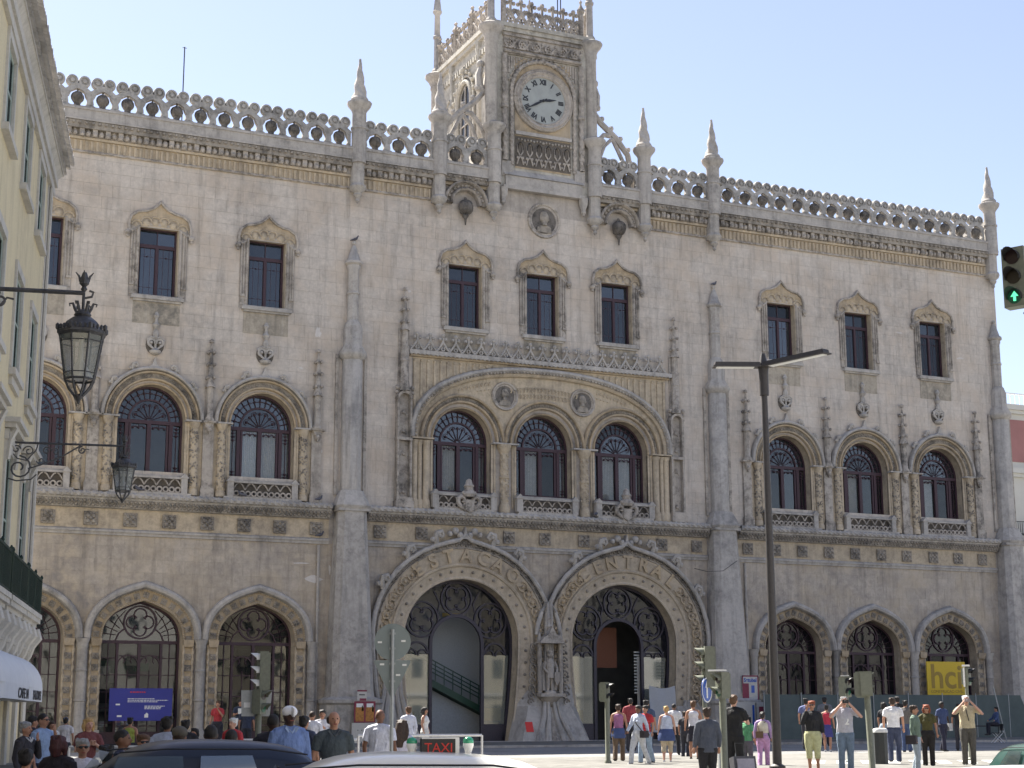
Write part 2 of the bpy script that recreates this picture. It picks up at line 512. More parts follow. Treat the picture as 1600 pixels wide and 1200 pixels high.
# ashlar blocks proud of the backing
CH = .62
seen = 0
def courses():
    z = .55; k = 0
    while z < 29.3:
        yield k, z, min(z + CH, 29.35); z += CH; k += 1
stuffb = MB(); stufflow = MB(); cand = []
skip_bands = [(10.4, 12.45)]
for k, z0, z1 in courses():
    if any(z1 > a and z0 < b for a, b in skip_bands):
        # trim against the cornice band
        if z0 < 10.4 < z1: z1 = 10.4
        elif z0 < 12.45 < z1: z0 = 12.45
        else: continue
    if z1 - z0 < .12: continue
    zm = (z0 + z1) / 2
    g = .005
    f0 = free(openings_wide, z0 + .01, -XE, XE); f1 = free(openings_wide, z1 - .01, -XE, XE); fm = free(openings_wide, zm, -XE, XE)
    for a, b in fm:
        # matching ends at the bottom and top of the course
        def near(fs, v, idx):
            c = [s_[idx] for s_ in fs if s_[0] < (a + b) / 2 < s_[1]]
            return c[0] if c and abs(c[0] - v) < 1.2 else v
        a0, a1 = near(f0, a, 0), near(f1, a, 0); b0, b1 = near(f0, b, 1), near(f1, b, 1)
        Lb = 1.45
        x = math.floor(a / Lb) * Lb + (k % 2) * Lb / 2 + ((k * 37) % 5) * .07
        while x > a: x -= Lb
        cuts = []
        while x < b:
            cuts.append(x); x += Lb
        cuts.append(x)
        for c0, c1 in zip(cuts[:-1], cuts[1:]):
            l0, l1 = (a0, a1) if c0 <= min(a, a0, a1) + .25 else (c0, c0)
            r0, r1 = (b0, b1) if c1 >= max(b, b0, b1) - .25 else (c1, c1)
            if c0 < a - .0 and not c1 > a: continue
            if c1 < min(a0, a1) or c0 > max(b0, b1): continue
            if c0 < a: l0, l1 = a0, a1
            if c1 > b: r0, r1 = b0, b1
            if r0 - l0 < .12 or r1 - l1 < .12: continue
            full = abs(l0 - l1) < 1e-6 and abs(r0 - r1) < 1e-6 and abs((r0 - l0) - Lb) < 1e-4 and abs(z1 - z0 - CH) < 1e-4
            if full: cand.append((l0, z0))
            else:
                yo = -.009 - .005 * rnd.random()
                P = [(l0 + g, z0 + g), (r0 - g, z0 + g), (r1 - g, z1 - g), (l1 + g, z1 - g)]
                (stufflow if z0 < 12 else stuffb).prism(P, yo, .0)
cand.sort(key=lambda c: (c[0] + 38) ** 2 + (c[1] * 1.2) ** 2)
one = MB(); g = .005
one.prism([(g, g), (1.45 - g, g), (1.45 - g, CH - g), (g, CH - g)], -.012, .0)
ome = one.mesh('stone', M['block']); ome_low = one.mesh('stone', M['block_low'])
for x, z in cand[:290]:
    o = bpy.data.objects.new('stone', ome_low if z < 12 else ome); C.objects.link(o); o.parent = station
    o.location = (x, -rnd.random() * .006, z)
for x, z in cand[290:]:
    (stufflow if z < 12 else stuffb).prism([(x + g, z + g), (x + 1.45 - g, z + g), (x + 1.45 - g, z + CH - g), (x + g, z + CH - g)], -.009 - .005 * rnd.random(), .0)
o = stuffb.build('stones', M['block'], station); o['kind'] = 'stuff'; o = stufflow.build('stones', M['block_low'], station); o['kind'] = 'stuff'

# reveals ---------------------------------------------------------------
rv = MB()
for x in XW: rv.sweep(shift(GP, x), [(.08, -.02), (0, 0), (0, .8)])
for x in XW: rv.sweep(shift(AP, x), [(.08, -.02), (0, 0), (0, .72)])
for x in XC: rv.sweep(shift(CP, x), [(.08, -.02), (0, 0), (0, .72)])
for x in XP: rv.sweep(shift(PP, x), [(.08, -.02), (0, 0), (0, .95)])
for x in XT: rv.sweep(shift(TP, x), [(.06, -.02), (0, 0), (0, .54)])
rv.build('reveal', M['pale_tan'], station)

# ---------------------------------------------------------------- top windows
def top_window():
    root = MB()
    hood = [(-1.62, 25.55), (-1.52, 25.62), (-1.52, 26.05), (-1.42, 26.38), (-1.12, 26.6), (-.72, 26.68), (-.38, 26.83), (-.15, 27.02), (0, 27.2)]
    hood = mirror(hood)
    # outer moulding
    root.sweep(hood[1:-1], [(-.02, -.02), (-.02, -.17), (.05, -.2), (.1, -.15), (.1, 0)])
    for sx in (-1, 1):
        root.ball((sx * 1.6, -.12, 25.52), .16, 8, 5); root.box(sx * 1.5 - .12, sx * 1.5 + .12, -.14, 0, 25.6, 25.72)
        root.ball((sx * 1.6, -.14, 25.33), .09, 6, 4)
    hs = root.build('window', M['trim'], station)
    # tan field between hood and lobes, cut as a fan of strips
    fld = MB(); step = .04; x = -1.5
    lob = [(-1.14, 25.88, .3), (-.52, 26.08, .36), (0.52, 26.08, .36), (1.14, 25.88, .3)]
    lob = [(-1.16, 25.93, .24), (-.68, 26.13, .25), (-.22, 26.2, .24), (.22, 26.2, .24), (.68, 26.13, .25), (1.16, 25.93, .24)]
    def hz(x):
        for (x0, z0), (x1, z1) in zip(hood[2:-2], hood[3:-1]):
            if x0 <= x <= x1 and x1 > x0: return z0 + (z1 - z0) * (x - x0) / (x1 - x0)
        return 26.0
    def lz(x):
        m_ = 25.97
        for cx, cz, r in lob:
            d = r * r - (x - cx) ** 2
            if d > 0: m_ = max(m_, cz + math.sqrt(d))
        return m_
    while x < 1.5 - 1e-6:
        x1 = min(x + step, 1.5); a, b = lz(x), lz(x1); c, d = hz(x1), hz(x)
        if c > b and d > a: fld.add([(x, -.06, a), (x1, -.06, b), (x1, -.06, c), (x, -.06, d)], [(0, 1, 2, 3)])
        x = x1
    fld.build('hood_panel', M['tan'], hs)
    # lobes: little half-round hollows with rims
    lb = MB()
    for cx, cz, r in lob:
        lb.sweep(arc(cx, cz, r, PI * .98, PI * .02, 10), [(.0, .0), (-.02, -.09), (.03, -.12), (.07, -.06)], True)
        lb.ball((cx, -.0, cz - .02), r * .8, 8, 4, sy=.35)
    lb.build('lobe', M['pale_tan'], hs)
    # jamb colonnettes
    jb = MB()
    for sx in (-1, 1):
        for ox, r, zt in ((1.08, .06, 25.9), (1.24, .045, 25.7), (1.38, .05, 25.65)):
            jb.tube([(sx * ox, -.07, 22.95 if ox > 1.1 else 22.4), (sx * ox, -.07, zt)], r, 7)
        jb.box(sx * 1.2 - .2, sx * 1.2 + .2, -.05, 0, 22.4, 25.9)
        jb.box(sx * 1.3 - .13, sx * 1.3 + .13, -.12, 0, 22.84, 22.96)
        jb.tube([(sx * .99, -.03, 25.95), (sx * 1.2, -.1, 25.75), (sx * 1.38, -.1, 25.62)], .05, 6)
    jb.build('jamb', M['trim'], hs)
    sl_ = MB(); sl_.box(-1.32, 1.32, -.26, .54, 22.16, 22.32); sl_.box(-1.25, 1.25, -.2, .52, 22.32, 22.38); sl_.box(-1.2, 1.2, -.16, 0, 22.06, 22.16)
    sl_.build('sill', M['grey'], hs)
    ap = MB(); ap.box(-1.18, 1.18, -.035, 0, 20.95, 22.06); ap.build('apron', M['apron'], hs)
    fr = MB(); y0, y1 = .40, .50
    z0, z1 = 22.38, 25.95
    fr.box(-.97, -.88, y0, y1, z0, z1); fr.box(.88, .97, y0, y1, z0, z1); fr.box(-.88, .88, y0, y1, z1 - .08, z1); fr.box(-.88, .88, y0, y1, z0, z0 + .1)
    fr.box(-.88, .88, y0 - .03, y1, 24.95, 25.13); fr.box(-.07, .07, y0 - .03, y1, z0 + .1, 24.95); fr.box(-.02, .02, y0 + .01, y1 - .01, 25.13, z1 - .08)
    for sx in (-1, 1):
        cx = sx * .475
        fr.box(cx - .4, cx - .375, y0 + .02, y1, z0 + .1, 24.95); fr.box(cx + .375, cx + .4, y0 + .02, y1, z0 + .1, 24.95)
        for zz in (24.5, 22.9): fr.box(cx - .34, cx + .34, y0 + .05, y1 - .02, zz, zz + .025)
        fr.box(cx - .16, cx - .14, y0 + .05, y1 - .02, z0 + .1, 24.95); fr.box(cx + .14, cx + .16, y0 + .05, y1 - .02, z0 + .1, 24.95)
        fr.ball((cx, y0 + .04, 24.51), .045, 6, 4)
    fr.build('frame', M['maroon'], hs)
    for x0, x1, a, b in ((-.88, -.02, 25.13, 25.87), (.02, .88, 25.13, 25.87), (-.81, -.1, 22.48, 24.95), (.1, .81, 22.48, 24.95)):
        p = MB(); p.box(x0, x1, .455, .465, a, b); p.build('pane', M['pane'], hs)
    return hs
tw = top_window()
allw = [tw]
chmap = {}
for c in bpy.data.objects:
    if c.parent: chmap.setdefault(c.parent.name, []).append(c)
tw.location.x = XT[0]
for x in XT[1:]:
    c = copy_tree(tw, station, chmap); c.location.x = x; allw.append(c)
# curtains behind some
cu = 0
def curtain(x0, x1, z0, z1, y=.54, mat='curtain', folds=9):
    m_ = MB(); k = folds * 4; vs = []
    for i in range(k + 1):
        x = x0 + (x1 - x0) * i / k
        yy = y + .035 * math.sin(i * PI / 2) + .01 * rnd.random()
        vs += [(x, yy, z0), (x, yy, z1)]
    m_.add(vs, [(2 * i, 2 * i + 2, 2 * i + 3, 2 * i + 1) for i in range(k)], True)
    n0 = len(m_.v)
    m_.add([(a, b + .015, c) for a, b, c in vs], [(2 * i + 1, 2 * i + 3, 2 * i + 2, 2 * i) for i in range(k)], True)
    return m_.build('curtain', M[mat], station)
curtain(-21.42 + .12, -21.42 + .8, 22.4, 25.0); curtain(15.82 + .1, 15.82 + .8, 22.4, 25); curtain(21.42 - .8, 21.42 + .8, 22.4, 25)
curtain(-4.68 - .8, -4.68 - .2, 22.4, 25.0)

# ---------------------------------------------------------------- arched window joinery (shared by the wings and the centre)
def ellarc(cx, zs, a, b, t0, t1, n): return [(cx + a * math.cos(t0 + (t1 - t0) * i / n), zs + b * math.sin(t0 + (t1 - t0) * i / n)) for i in range(n + 1)]
def arch_joinery(parent, hw, zs, rise, zb, y, curt=False):
    fr = MB()
    y0, y1 = y - .07, y + .05
    fr.box(-hw, -hw + .1, y0, y1, zb, zs); fr.box(hw - .1, hw, y0, y1, zb, zs)
    fr.sweep(ellarc(0, zs, hw, rise, PI, 0, 24), [(0, y1), (0, y0), (-.1, y0), (-.1, y1)])
    fr.box(-hw + .1, hw - .1, y0 - .04, y1, zs - .16, zs + .02)
    fr.box(-hw + .1, hw - .1, y0, y1, zb, zb + .14)
    for sx in (-1, 1):
        fr.box(sx * (hw * .66) - .09, sx * (hw * .66) + .09, y0 - .03, y1, zb + .14, zs - .16)
        # inner leaf stiles
        fr.box(sx * (hw * .66 - .17) - .05, sx * (hw * .66 - .17) + .05, y0 + .01, y1, zb + .14, zs - .16)
        # side light muntins
        cx = sx * (hw * .66 + .09 + hw - .1) / 2
        fr.box(cx - .012, cx + .012, y0 + .03, y1 - .02, zb + .14, zs - .16)
        for zz in (zb + .3, zb + .45, zs - .32, zs - .5, zs - .68):
            fr.box(cx - .14, cx + .14, y0 + .03, y1 - .02, zz, zz + .02); fr.ball((cx, y0 + .03, zz), .07, 6, 4)
        # drapery scroll at head of each leaf
        cx = sx * hw * .3
        fr.tube([(cx - .3, y0 + .02, zs - .35), (cx - .15, y0 + .02, zs - .28), (cx, y0 + .02, zs - .38), (cx + .15, y0 + .02, zs - .28), (cx + .3, y0 + .02, zs - .35)], .028, 5)
        for q in (-.28, 0, .28): fr.ball((cx + q, y0 + .02, zs - .36), .065, 6, 4)
        fr.tube([(cx, y0 + .02, zs - .38), (cx, y0 + .02, zs - .16)], .013, 5)
    fr.box(-.1, .1, y0 - .05, y1, zb + .14, zs - .16)
    # fanlight
    ia, ib = hw * .62, rise * .62
    fr.sweep(ellarc(0, zs, ia, ib, PI, 0, 20), [(0.03, y1), (0.03, y0), (-.06, y0), (-.06, y1)])
    for i in range(1, 14):
        t = PI * i / 14
        fr.tube([(ia * math.cos(t), y0 + .04, zs + ib * math.sin(t)), ((hw - .06) * math.cos(t), y0 + .04, zs + (rise - .06) * math.sin(t))], .024, 4)
        fr.ball((hw * .81 * math.cos(t), y0 + .04, zs + rise * .81 * math.sin(t)), .066, 6, 4)
    fr.sweep(ellarc(0, zs, hw * .81, rise * .81, PI, 0, 20), [(0.02, y0 + .05), (0.02, y0 + .03), (-.02, y0 + .03), (-.02, y0 + .05)])
    for i in range(1, 8):
        t = PI * i / 8
        fr.tube([(.12 * math.cos(t), y0 + .04, zs + .12 * math.sin(t)), (ia * .8 * math.cos(t), y0 + .04, zs + ib * .8 * math.sin(t))], .02, 4)
        fr.ball((ia * .72 * math.cos(t), y0 + .04, zs + ib * .72 * math.sin(t)), .075, 6, 4)
    for i in range(4):
        t = PI * (i + .5) / 4
        fr.sweep(arc(ia * .7 * math.cos(t), zs + ib * .7 * math.sin(t), .16, t - 1.9, t + 1.9, 8), [(.012, y0 + .05), (.012, y0 + .03), (-.012, y0 + .03)])
    fr.build('frame', M['maroon'], parent)
    # panes
    yy = y + .01
    def rect(x0, x1, a, b, mt='pane2'):
        p = MB(); p.box(x0, x1, yy, yy + .01, a, b); p.build('pane', M[mt], parent)
    rect(-hw + .1, -hw * .66 - .09, zb + .14, zs - .16); rect(hw * .66 + .09, hw - .1, zb + .14, zs - .16)
    rect(-hw * .66 + .2, -.1, zb + .14, zs - .16); rect(.1, hw * .66 - .2, zb + .14, zs - .16)
    p = MB(); A = ellarc(0, zs + .02, ia - .06, ib - .06, 0, PI, 18); p.prism(A, yy, yy + .01); p.build('pane', M['pane'], parent)
    p = MB(); q = []
    A = ellarc(0, zs + .02, ia + .03, ib + .03, PI, 0, 18); B = ellarc(0, zs + .02, hw - .1, rise - .1, PI, 0, 18)
    for i in range(18):
        p.add([(A[i][0], yy, A[i][1]), (A[i + 1][0], yy, A[i + 1][1]), (B[i + 1][0], yy, B[i + 1][1]), (B[i][0], yy, B[i][1])], [(0, 1, 2, 3)])
    p.build('pane', M['pane'], parent)

def crocket(m_, x, y, z, s=1.0, side=1):
    """small curled leaf"""
    P = [(x, y, z), (x + side * .05 * s, y - .06 * s, z + .16 * s), (x + side * .02 * s, y - .1 * s, z + .3 * s), (x - side * .1 * s, y - .1 * s, z + .34 * s), (x - side * .16 * s, y - .08 * s, z + .24 * s), (x - side * .09 * s, y - .08 * s, z + .17 * s)]
    m_.tube(P, [.07 * s, .08 * s, .085 * s, .075 * s, .06 * s, .04 * s], 6)
    m_.ball((x + side * .13 * s, y - .05 * s, z + .12 * s), .08 * s, 6, 4)
    m_.ball((x - side * .04 * s, y - .1 * s, z + .24 * s), .07 * s, 6, 4)
def carved_band(m_, path, o0, o1, y, step=.17, amp=.035, seed=1):
    """scatter of knobbly foliage pieces along a band"""
    r = random.Random(seed)
    mid = offs(path, (o0 + o1) / 2); h = (o1 - o0) / 2
    for i, (x, z, tx, tz) in enumerate(res2(mid, step)):
        s = 1 if i % 2 else -1
        x += -tz * h * .38 * s; z += tx * h * .38 * s
        m_.ball((x, y, z), h * .52 * (0.85 + .3 * r.random()), 6, 3, sy=amp / (h * .5) * 1.6)
        m_.ball((x + tz * h * .8 * s, y, z - tx * h * .8 * s), h * .27, 5, 3, sy=1.0)
def balustrade(m_, x0, x1, z0, z1, y0, y1):
    """interlaced tracery panel"""
    w_ = x1 - x0; k = max(2, round(w_ / .62)); d = w_ / k
    zc = z0 + (z1 - z0) * .36
    for i in range(k + 1):
        x = x0 + d * i
        for sg in (-1, 1):
            pts = [(x, (y0 + y1) / 2, zc + .1)] + [(x + sg * d * .9 * t, (y0 + y1) / 2, zc + .1 + (z1 - zc - .12) * math.sin(PI * t)) for t in (.15, .3, .5)]
            if x0 - .01 <= x + sg * d * .45 <= x1 + .01: m_.tube(pts, .038, 5)
    for i in range(k):
        cx = x0 + d * (i + .5)
        for q in (-.5, .5):
            m_.sweep([(a, b) for a, b in arc(cx + q * d * .5, zc - .08, d * .2, -PI, PI, 10)], [(.03, y1), (.035, y0), (-.035, y0), (-.035, y1)], False, False)
    m_.box(x0, x1, y0 + .02, y1 - .02, z0, z0 + .05)
def post_cap(m_, x, z0, z1, y0, y1, hw=.15):
    m_.box(x - hw, x + hw, y0, y1, z0, z1)
    m_.prism([(x - hw - .05, z1), (x + hw + .05, z1), (x + hw + .05, z1 + .05), (x, z1 + .26), (x - hw - .05, z1 + .05)], y0 - .04, y1)
def pinnacle(m_, x, z0, zt, y=-.16, s=1.0):
    """slender crocketed pinnacle"""
    H = zt - z0
    m_.lathe(x, y, [(.2 * s, z0), (.2 * s, z0 + .1), (.13 * s, z0 + .25), (.13 * s, z0 + H * .42), (.16 * s, z0 + H * .44)], 8, False)
    zb = z0 + H * .42
    for a in range(4):
        an = a * PI / 2 + PI / 4
        m_.tube([(x + .2 * s * math.cos(an), y + .2 * s * math.sin(an), zb - .05), (x + .13 * s * math.cos(an), y + .13 * s * math.sin(an), zb + .16), (x, y, zb + .34)], [.04, .035, .03], 5)
    m_.lathe(x, y, [(.2 * s, zb), (.17 * s, zb + .12), (.12 * s, zb + .3), (.035 * s, zt - .15), (.09 * s, zt - .12), (.09 * s, zt), (.02, zt + .06)], 8, False)
    for q in (.2, .48, .74):
        z = zb + (zt - zb) * q
        for a in range(4):
            an = a * PI / 2 + PI / 4
            m_.ball((x + (.17 - .06 * q) * s * math.cos(an), y + (.17 - .06 * q) * s * math.sin(an), z), .075 * s, 5, 3)

# ---------------------------------------------------------------- wing arched windows
def wing_window():
    hw, zs, rise = 1.66, 16.15, 1.72
    base = AP
    A = [p for p in base if p[1] >= zs - 1e-6]
    m_ = MB()
    # concentric archivolt mouldings (grey outer hood)
    m_.sweep(A, [(.7, -.2), (.72, -.34), (.78, -.38), (.86, -.34), (.9, -.2), (.9, 0)])
    ct = zs + rise + .86
    m_.prism([(-.34, ct - .08), (0, ct - .02), (.34, ct - .08), (.12, ct + .14), (0, ct + .5), (-.12, ct + .14)], -.24, 0)
    root = m_.build('arched_window', M['grey'], station)
    m_ = MB()
    m_.sweep(A, [(.0, .1), (.0, -.06), (.06, -.1), (.1, -.06), (.12, .02), (.2, .0), (.23, -.18), (.3, -.2), (.34, -.04)])
    m_.sweep(A, [(.56, -.06), (.57, -.24), (.64, -.28), (.68, -.2), (.7, -.1)])
    m_.build('archivolt', M['tan'], root)
    m_ = MB()
    m_.sweep(A, [(.34, -.07), (.57, -.1)])
    carved_band(m_, A, .36, .56, -.1, .13)
    m_.build('carved_band', M['carve2'], root)
    # crockets and finial
    m_ = MB()
    for t in (38, 66, 114, 142):
        a = R(t); x = (hw + .86) * math.cos(a); z = zs + (rise + .86) * math.sin(a)
        crocket(m_, x, -.12, z - .04, 1.15, 1 if x > 0 else -1)
    fz = ct + .62
    m_.lathe(0, -.15, [(.1, fz), (.26, fz + .08), (.3, fz + .2), (.2, fz + .26), (.06, fz + .34), (.06, fz + .9)], 10)
    for sx in (-1, 1):
        m_.sweep(arc(sx * .2, fz + .62, .17, -PI / 2 if sx > 0 else -PI / 2, PI * 1.1 if sx > 0 else -PI * 2.1, 10), [(.05, -.1), (.05, -.22), (-.05, -.22), (-.05, -.1)])
        m_.tube([(sx * .08, -.18, fz + .3), (sx * .34, -.18, fz + .5), (sx * .4, -.18, fz + .78), (sx * .2, -.2, fz + .9), (0, -.2, fz + .84)], .055, 6)
        m_.ball((sx * .22, -.2, fz + .62), .09, 6, 4)
    m_.lathe(0, -.15, [(.12, fz + .9), (.16, fz + 1.1), (.08, fz + 1.3), (.15, fz + 1.42), (.2, fz + 1.52), (.09, fz + 1.66), (.07, fz + 1.85), (.15, fz + 2.0), (.05, fz + 2.2)], 8)
    m_.build('finial', M['grey'], root)
    m_ = MB(); m_.prism([(.46 * math.cos(a), fz + .52 + .5 * math.sin(a)) for a in [2 * PI * i / 16 for i in range(16)]], -.045, 0); m_.build('finial_shade_back', M['recess'], root)  # dark disc paints the shade in the hollows of the finial
    arch_joinery(root, hw, zs, rise, 13.42, .6)
    # jambs under the springing: tan mouldings + carved columns
    m_ = MB()
    for sx in (-1, 1):
        m_.box(sx * 1.72 - .06, sx * 1.72 + .06, -.04, .1, 12.9, zs)
        m_.tube([(sx * 1.86, -.03, 12.7), (sx * 1.86, -.03, zs)], .06, 6)
        m_.box(min(sx * 1.66, sx * 2.6), max(sx * 1.66, sx * 2.6), -.02, 0, 12.46, zs)
    m_.build('jamb', M['pale_tan'], root)
    m_ = MB()
    for sx in (-1, 1):
        cx = sx * 2.12
        m_.lathe(cx, -.1, [(.26, 12.46), (.26, 12.7), (.22, 12.76), (.22, 12.82), (.25, 12.86)], 10, False)
        m_.rope([(cx, -.1, 12.86), (cx, -.1, 14.5)], .19, 10, 5, .12, 3, .09)
        m_.lathe(cx, -.1, [(.19, 14.45), (.23, 14.5), (.23, 14.58), (.19, 14.62)], 10)
        m_.rope([(cx, -.1, 14.6), (cx, -.1, 15.85)], .185, 10, 5, .12, 3, .09)
        m_.lathe(cx, -.1, [(.19, 15.8), (.26, 15.95), (.3, 16.08), (.3, 16.12)], 10)
    m_.build('column', M['pale_tan'], root)
    m_ = MB(); r_ = random.Random(4)
    for sx in (-1, 1):
        for i in range(80):
            a = -PI * r_.random(); z = 12.95 + 2.85 * r_.random()
            m_.ball((sx * 2.12 + .2 * math.cos(a), -.1 + .2 * math.sin(a), z), .052, 5, 3)
    m_.build('relief_ornament', M['carve2'], root)
    m_ = MB()
    m_.box(-2.5, -1.62, -.4, .0, 16.12, 16.2); m_.box(1.62, 2.5, -.4, 0, 16.12, 16.2)
    m_.build('impost', M['grey'], root)
    # sill and balustrade
    m_ = MB()
    m_.box(-1.75, 1.75, -.12, .62, 13.28, 13.4)
    m_.box(-2.0, 2.0, -.44, .0, 12.36, 12.5)
    m_.box(-1.5, 1.5, -.4, -.2, 13.2, 13.3)
    for sx in (-1, 1): post_cap(m_, sx * 1.65, 12.5, 13.24, -.42, -.12)
    m_.build('sill', M['grey'], root)
    m_ = MB(); balustrade(m_, -1.5, 1.5, 12.5, 13.2, -.36, -.26); m_.build('balustrade', M['trim'], root)
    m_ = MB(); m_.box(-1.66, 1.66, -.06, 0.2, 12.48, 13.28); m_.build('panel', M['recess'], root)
    return root
ww = wing_window()
chmap = {}
for c in bpy.data.objects:
    if c.parent: chmap.setdefault(c.parent.name, []).append(c)
ww.location.x = XW[0]
for x in XW[1:]:
    c = copy_tree(ww, station, chmap); c.location.x = x
# curtains
for x, a in ((-15.8, 1), (27.08, 0), (21.42, 0)):
    if a: curtain(x - 1.0, x - .1, 13.5, 16.0, .72); curtain(x + .1, x + 1.0, 13.5, 16, .72); curtain(x + 1.15, x + 1.6, 13.5, 16, .72)
    else: curtain(x - 1.0, x - .15, 13.5, 16, .72)
curtain(-15.8 - 1.6, -15.8 - 1.15, 13.5, 16, .72)
for x in XC:
    if x < 0 or x > 1: curtain(x - 1.0, x - .1, 13.5, 16.0, .74)
    if x > 1: curtain(x + .1, x + 1.0, 13.5, 16.0, .74)
    curtain(x + 1.2, x + 1.58, 13.5, 16.0, .74)
curtain(-.95, -.1, 13.5, 16.0, .74)
# piers and pinnacles between the wing windows
for gx in ((-29.9, -24.25, -18.6, -12.98), (13.0, 18.62, 24.25, 29.9)):
    for x in gx:
        m_ = MB()
        m_.box(x - .27, x + .27, -.14, .0, 12.46, 16.1)
        m_.box(x - .34, x + .34, -.24, 0, 12.38, 12.85); m_.box(x - .3, x + .3, -.2, 0, 12.85, 12.95)
        m_.prism([(x - .3, 16.2), (x + .3, 16.2), (x + .12, 15.9), (x, 15.55), (x - .12, 15.9)], -.3, 0)
        m_.box(x - .42, x + .42, -.4, 0, 16.13, 16.21)
        m_.ball((x, -.25, 15.8), .15, 6, 4); m_.ball((x - .12, -.24, 15.95), .1, 6, 4); m_.ball((x + .12, -.24, 15.95), .1, 6, 4)
        pinnacle(m_, x, 16.2, 20.35, -.2, 1.4)
        m_.build('pinnacle', M['trim'], station)
# ---------------------------------------------------------------- ground arches of the wings
def flower_block(m_, x, z, s, y):
    """square carved flower"""
    m_.box(x - s, x + s, y, y + .06, z - s, z + s)
    for a in range(4):
        an = a * PI / 2 + PI / 4
        m_.ball((x + s * .55 * math.cos(an), y, z + s * .55 * math.sin(an)), s * .38, 6, 3, sy=.7)
    m_.ball((x, y - .02, z), s * .3, 6, 4)
def ground_arch():
    hd = MB(); A = GP[2:-2]
    zs = 5.42
    # big smooth grey hood
    hd.sweep(A, [(.54, -.12), (.56, -.26), (.62, -.36), (.74, -.4), (.86, -.34), (.92, -.2), (.9, 0)], True)
    root = hd.build('arch_window', M['grey'], station)
    m_ = MB()
    m_.sweep(A, [(0, .05), (.0, -.05), (.1, -.05), (.1, -.02), (.5, -.06), (.56, -.12)])
    for sx in (-1, 1):
        m_.box(min(sx * 1.93, sx * 2.49), max(sx * 1.93, sx * 2.49), -.06, 0, 1.1, zs)
        m_.lathe(sx * 2.2, -.03, [(.3, 5.1), (.34, 5.25), (.36, 5.4), (.36, 5.44)], 4, False, ph=PI / 4)
    m_.build('archivolt', M['tan'], root)
    m_ = MB()
    for x, z, tx, tz in res2(offs(A, .29), .46):
        a = math.atan2(tz, tx); st = len(m_.v); flower_block(m_, 0, 0, .14, -.1)
        m_.xf(Matrix.Translation((x, 0, z)) @ Matrix.Rotation(-a, 4, 'Y'), st)
    for sx in (-1, 1):
        for i in range(7): flower_block(m_, sx * 2.2, 1.45 + i * .53, .15, -.12)
    m_.build('flower_band', M['carve2'], root)
    m_ = MB()
    for o_, st_, r in ((.06, .11, .045), (.52, .12, .05)):
        for x, z, tx, tz in res2(offs(A, o_), st_): m_.ball((x, -.09, z), r, 5, 3)
    for sx in (-1, 1):
        m_.rope([(sx * 2.0, -.07, 1.1), (sx * 2.0, -.07, 5.2)], .06, 6, 8, .3, 2, .08)
        m_.rope([(sx * 2.43, -.09, 1.1), (sx * 2.43, -.09, 5.2)], .06, 6, 8, .3, 2, .08)
    m_.build('beading', M['pale_tan'], root)
    m_ = MB()
    for sx in (-1, 1):
        cx = sx * 2.8
        if sx < 0 or True:
            m_.lathe(cx, -.13, [(.34, .4), (.34, 1.1), (.28, 1.2), (.22, 1.3), (.22, 2.5), (.25, 2.53), (.25, 2.6), (.22, 2.63), (.22, 3.9), (.25, 3.93), (.25, 4.0), (.22, 4.03), (.22, 5.0), (.27, 5.1), (.25, 5.2), (.32, 5.36), (.34, 5.44)], 12)
        m_.box(min(sx * 1.93, sx * 3.1), max(sx * 1.93, sx * 3.1), -.3, 0, .3, 1.08)
        m_.box(min(sx * 1.9, sx * 3.1), max(sx * 1.9, sx * 3.1), -.34, 0, 1.08, 1.2)
    m_.build('column', M['grey'], root)
    # joinery
    fr = MB(); y0, y1 = .58, .70; hw = 1.93; zb = .55
    fr.sweep(GP, [(0, y1), (0, y0), (-.1, y0), (-.1, y1)])
    fr.box(-hw + .1, hw - .1, y0 - .03, y1, 5.25, 5.4)
    for sx in (-1, 1):
        fr.box(sx * 1.05 - .06, sx * 1.05 + .06, y0 - .02, y1, zb, 5.25)
        for zz in (4.55, 3.75, 2.95, 2.2, 1.5): fr.box(min(sx * 1.11, sx * 1.83), max(sx * 1.11, sx * 1.83), y0 + .02, y1 - .03, zz, zz + .04)
        fr.box(sx * 1.47 - .02, sx * 1.47 + .02, y0 + .02, y1 - .03, zb, 5.25)
        fr.sweep(arc(sx * .52, 4.2, .5, 0, PI, 12), [(.03, y1), (.03, y0), (-.03, y0), (-.03, y1)])
        fr.tube([(sx * .1, y0 + .03, 4.7), (sx * .3, y0 + .03, 4.66), (sx * .4, y0 + .03, 4.45), (sx * .33, y0 + .03, 4.32)], .03, 5)
        fr.tube([(sx * .95, y0 + .03, 4.7), (sx * .75, y0 + .03, 4.66), (sx * .66, y0 + .03, 4.45), (sx * .74, y0 + .03, 4.32)], .03, 5)
        fr.box(sx * .52 - .02, sx * .52 + .02, y0 + .02, y1 - .03, zb, 4.0)
    fr.box(-.07, .07, y0 - .02, y1, zb, 5.25)
    for zz in (3.75, 2.75, 2.05, 1.35): fr.box(-.99, .99, y0 + .02, y1 - .03, zz, zz + .05)
    # head tracery: circle with quatrefoil, side spokes
    cz = 6.28; r = .78
    fr.sweep(arc(0, cz, r, PI, -PI, 28), [(.04, y1), (.04, y0), (-.04, y0), (-.04, y1)])
    for a in range(4):
        t = a * PI / 2
        fr.sweep(arc(.36 * math.cos(t), cz + .36 * math.sin(t), .3, t + 2.3, t - 2.3, 12), [(.03, y1), (.03, y0), (-.03, y0), (-.03, y1)])
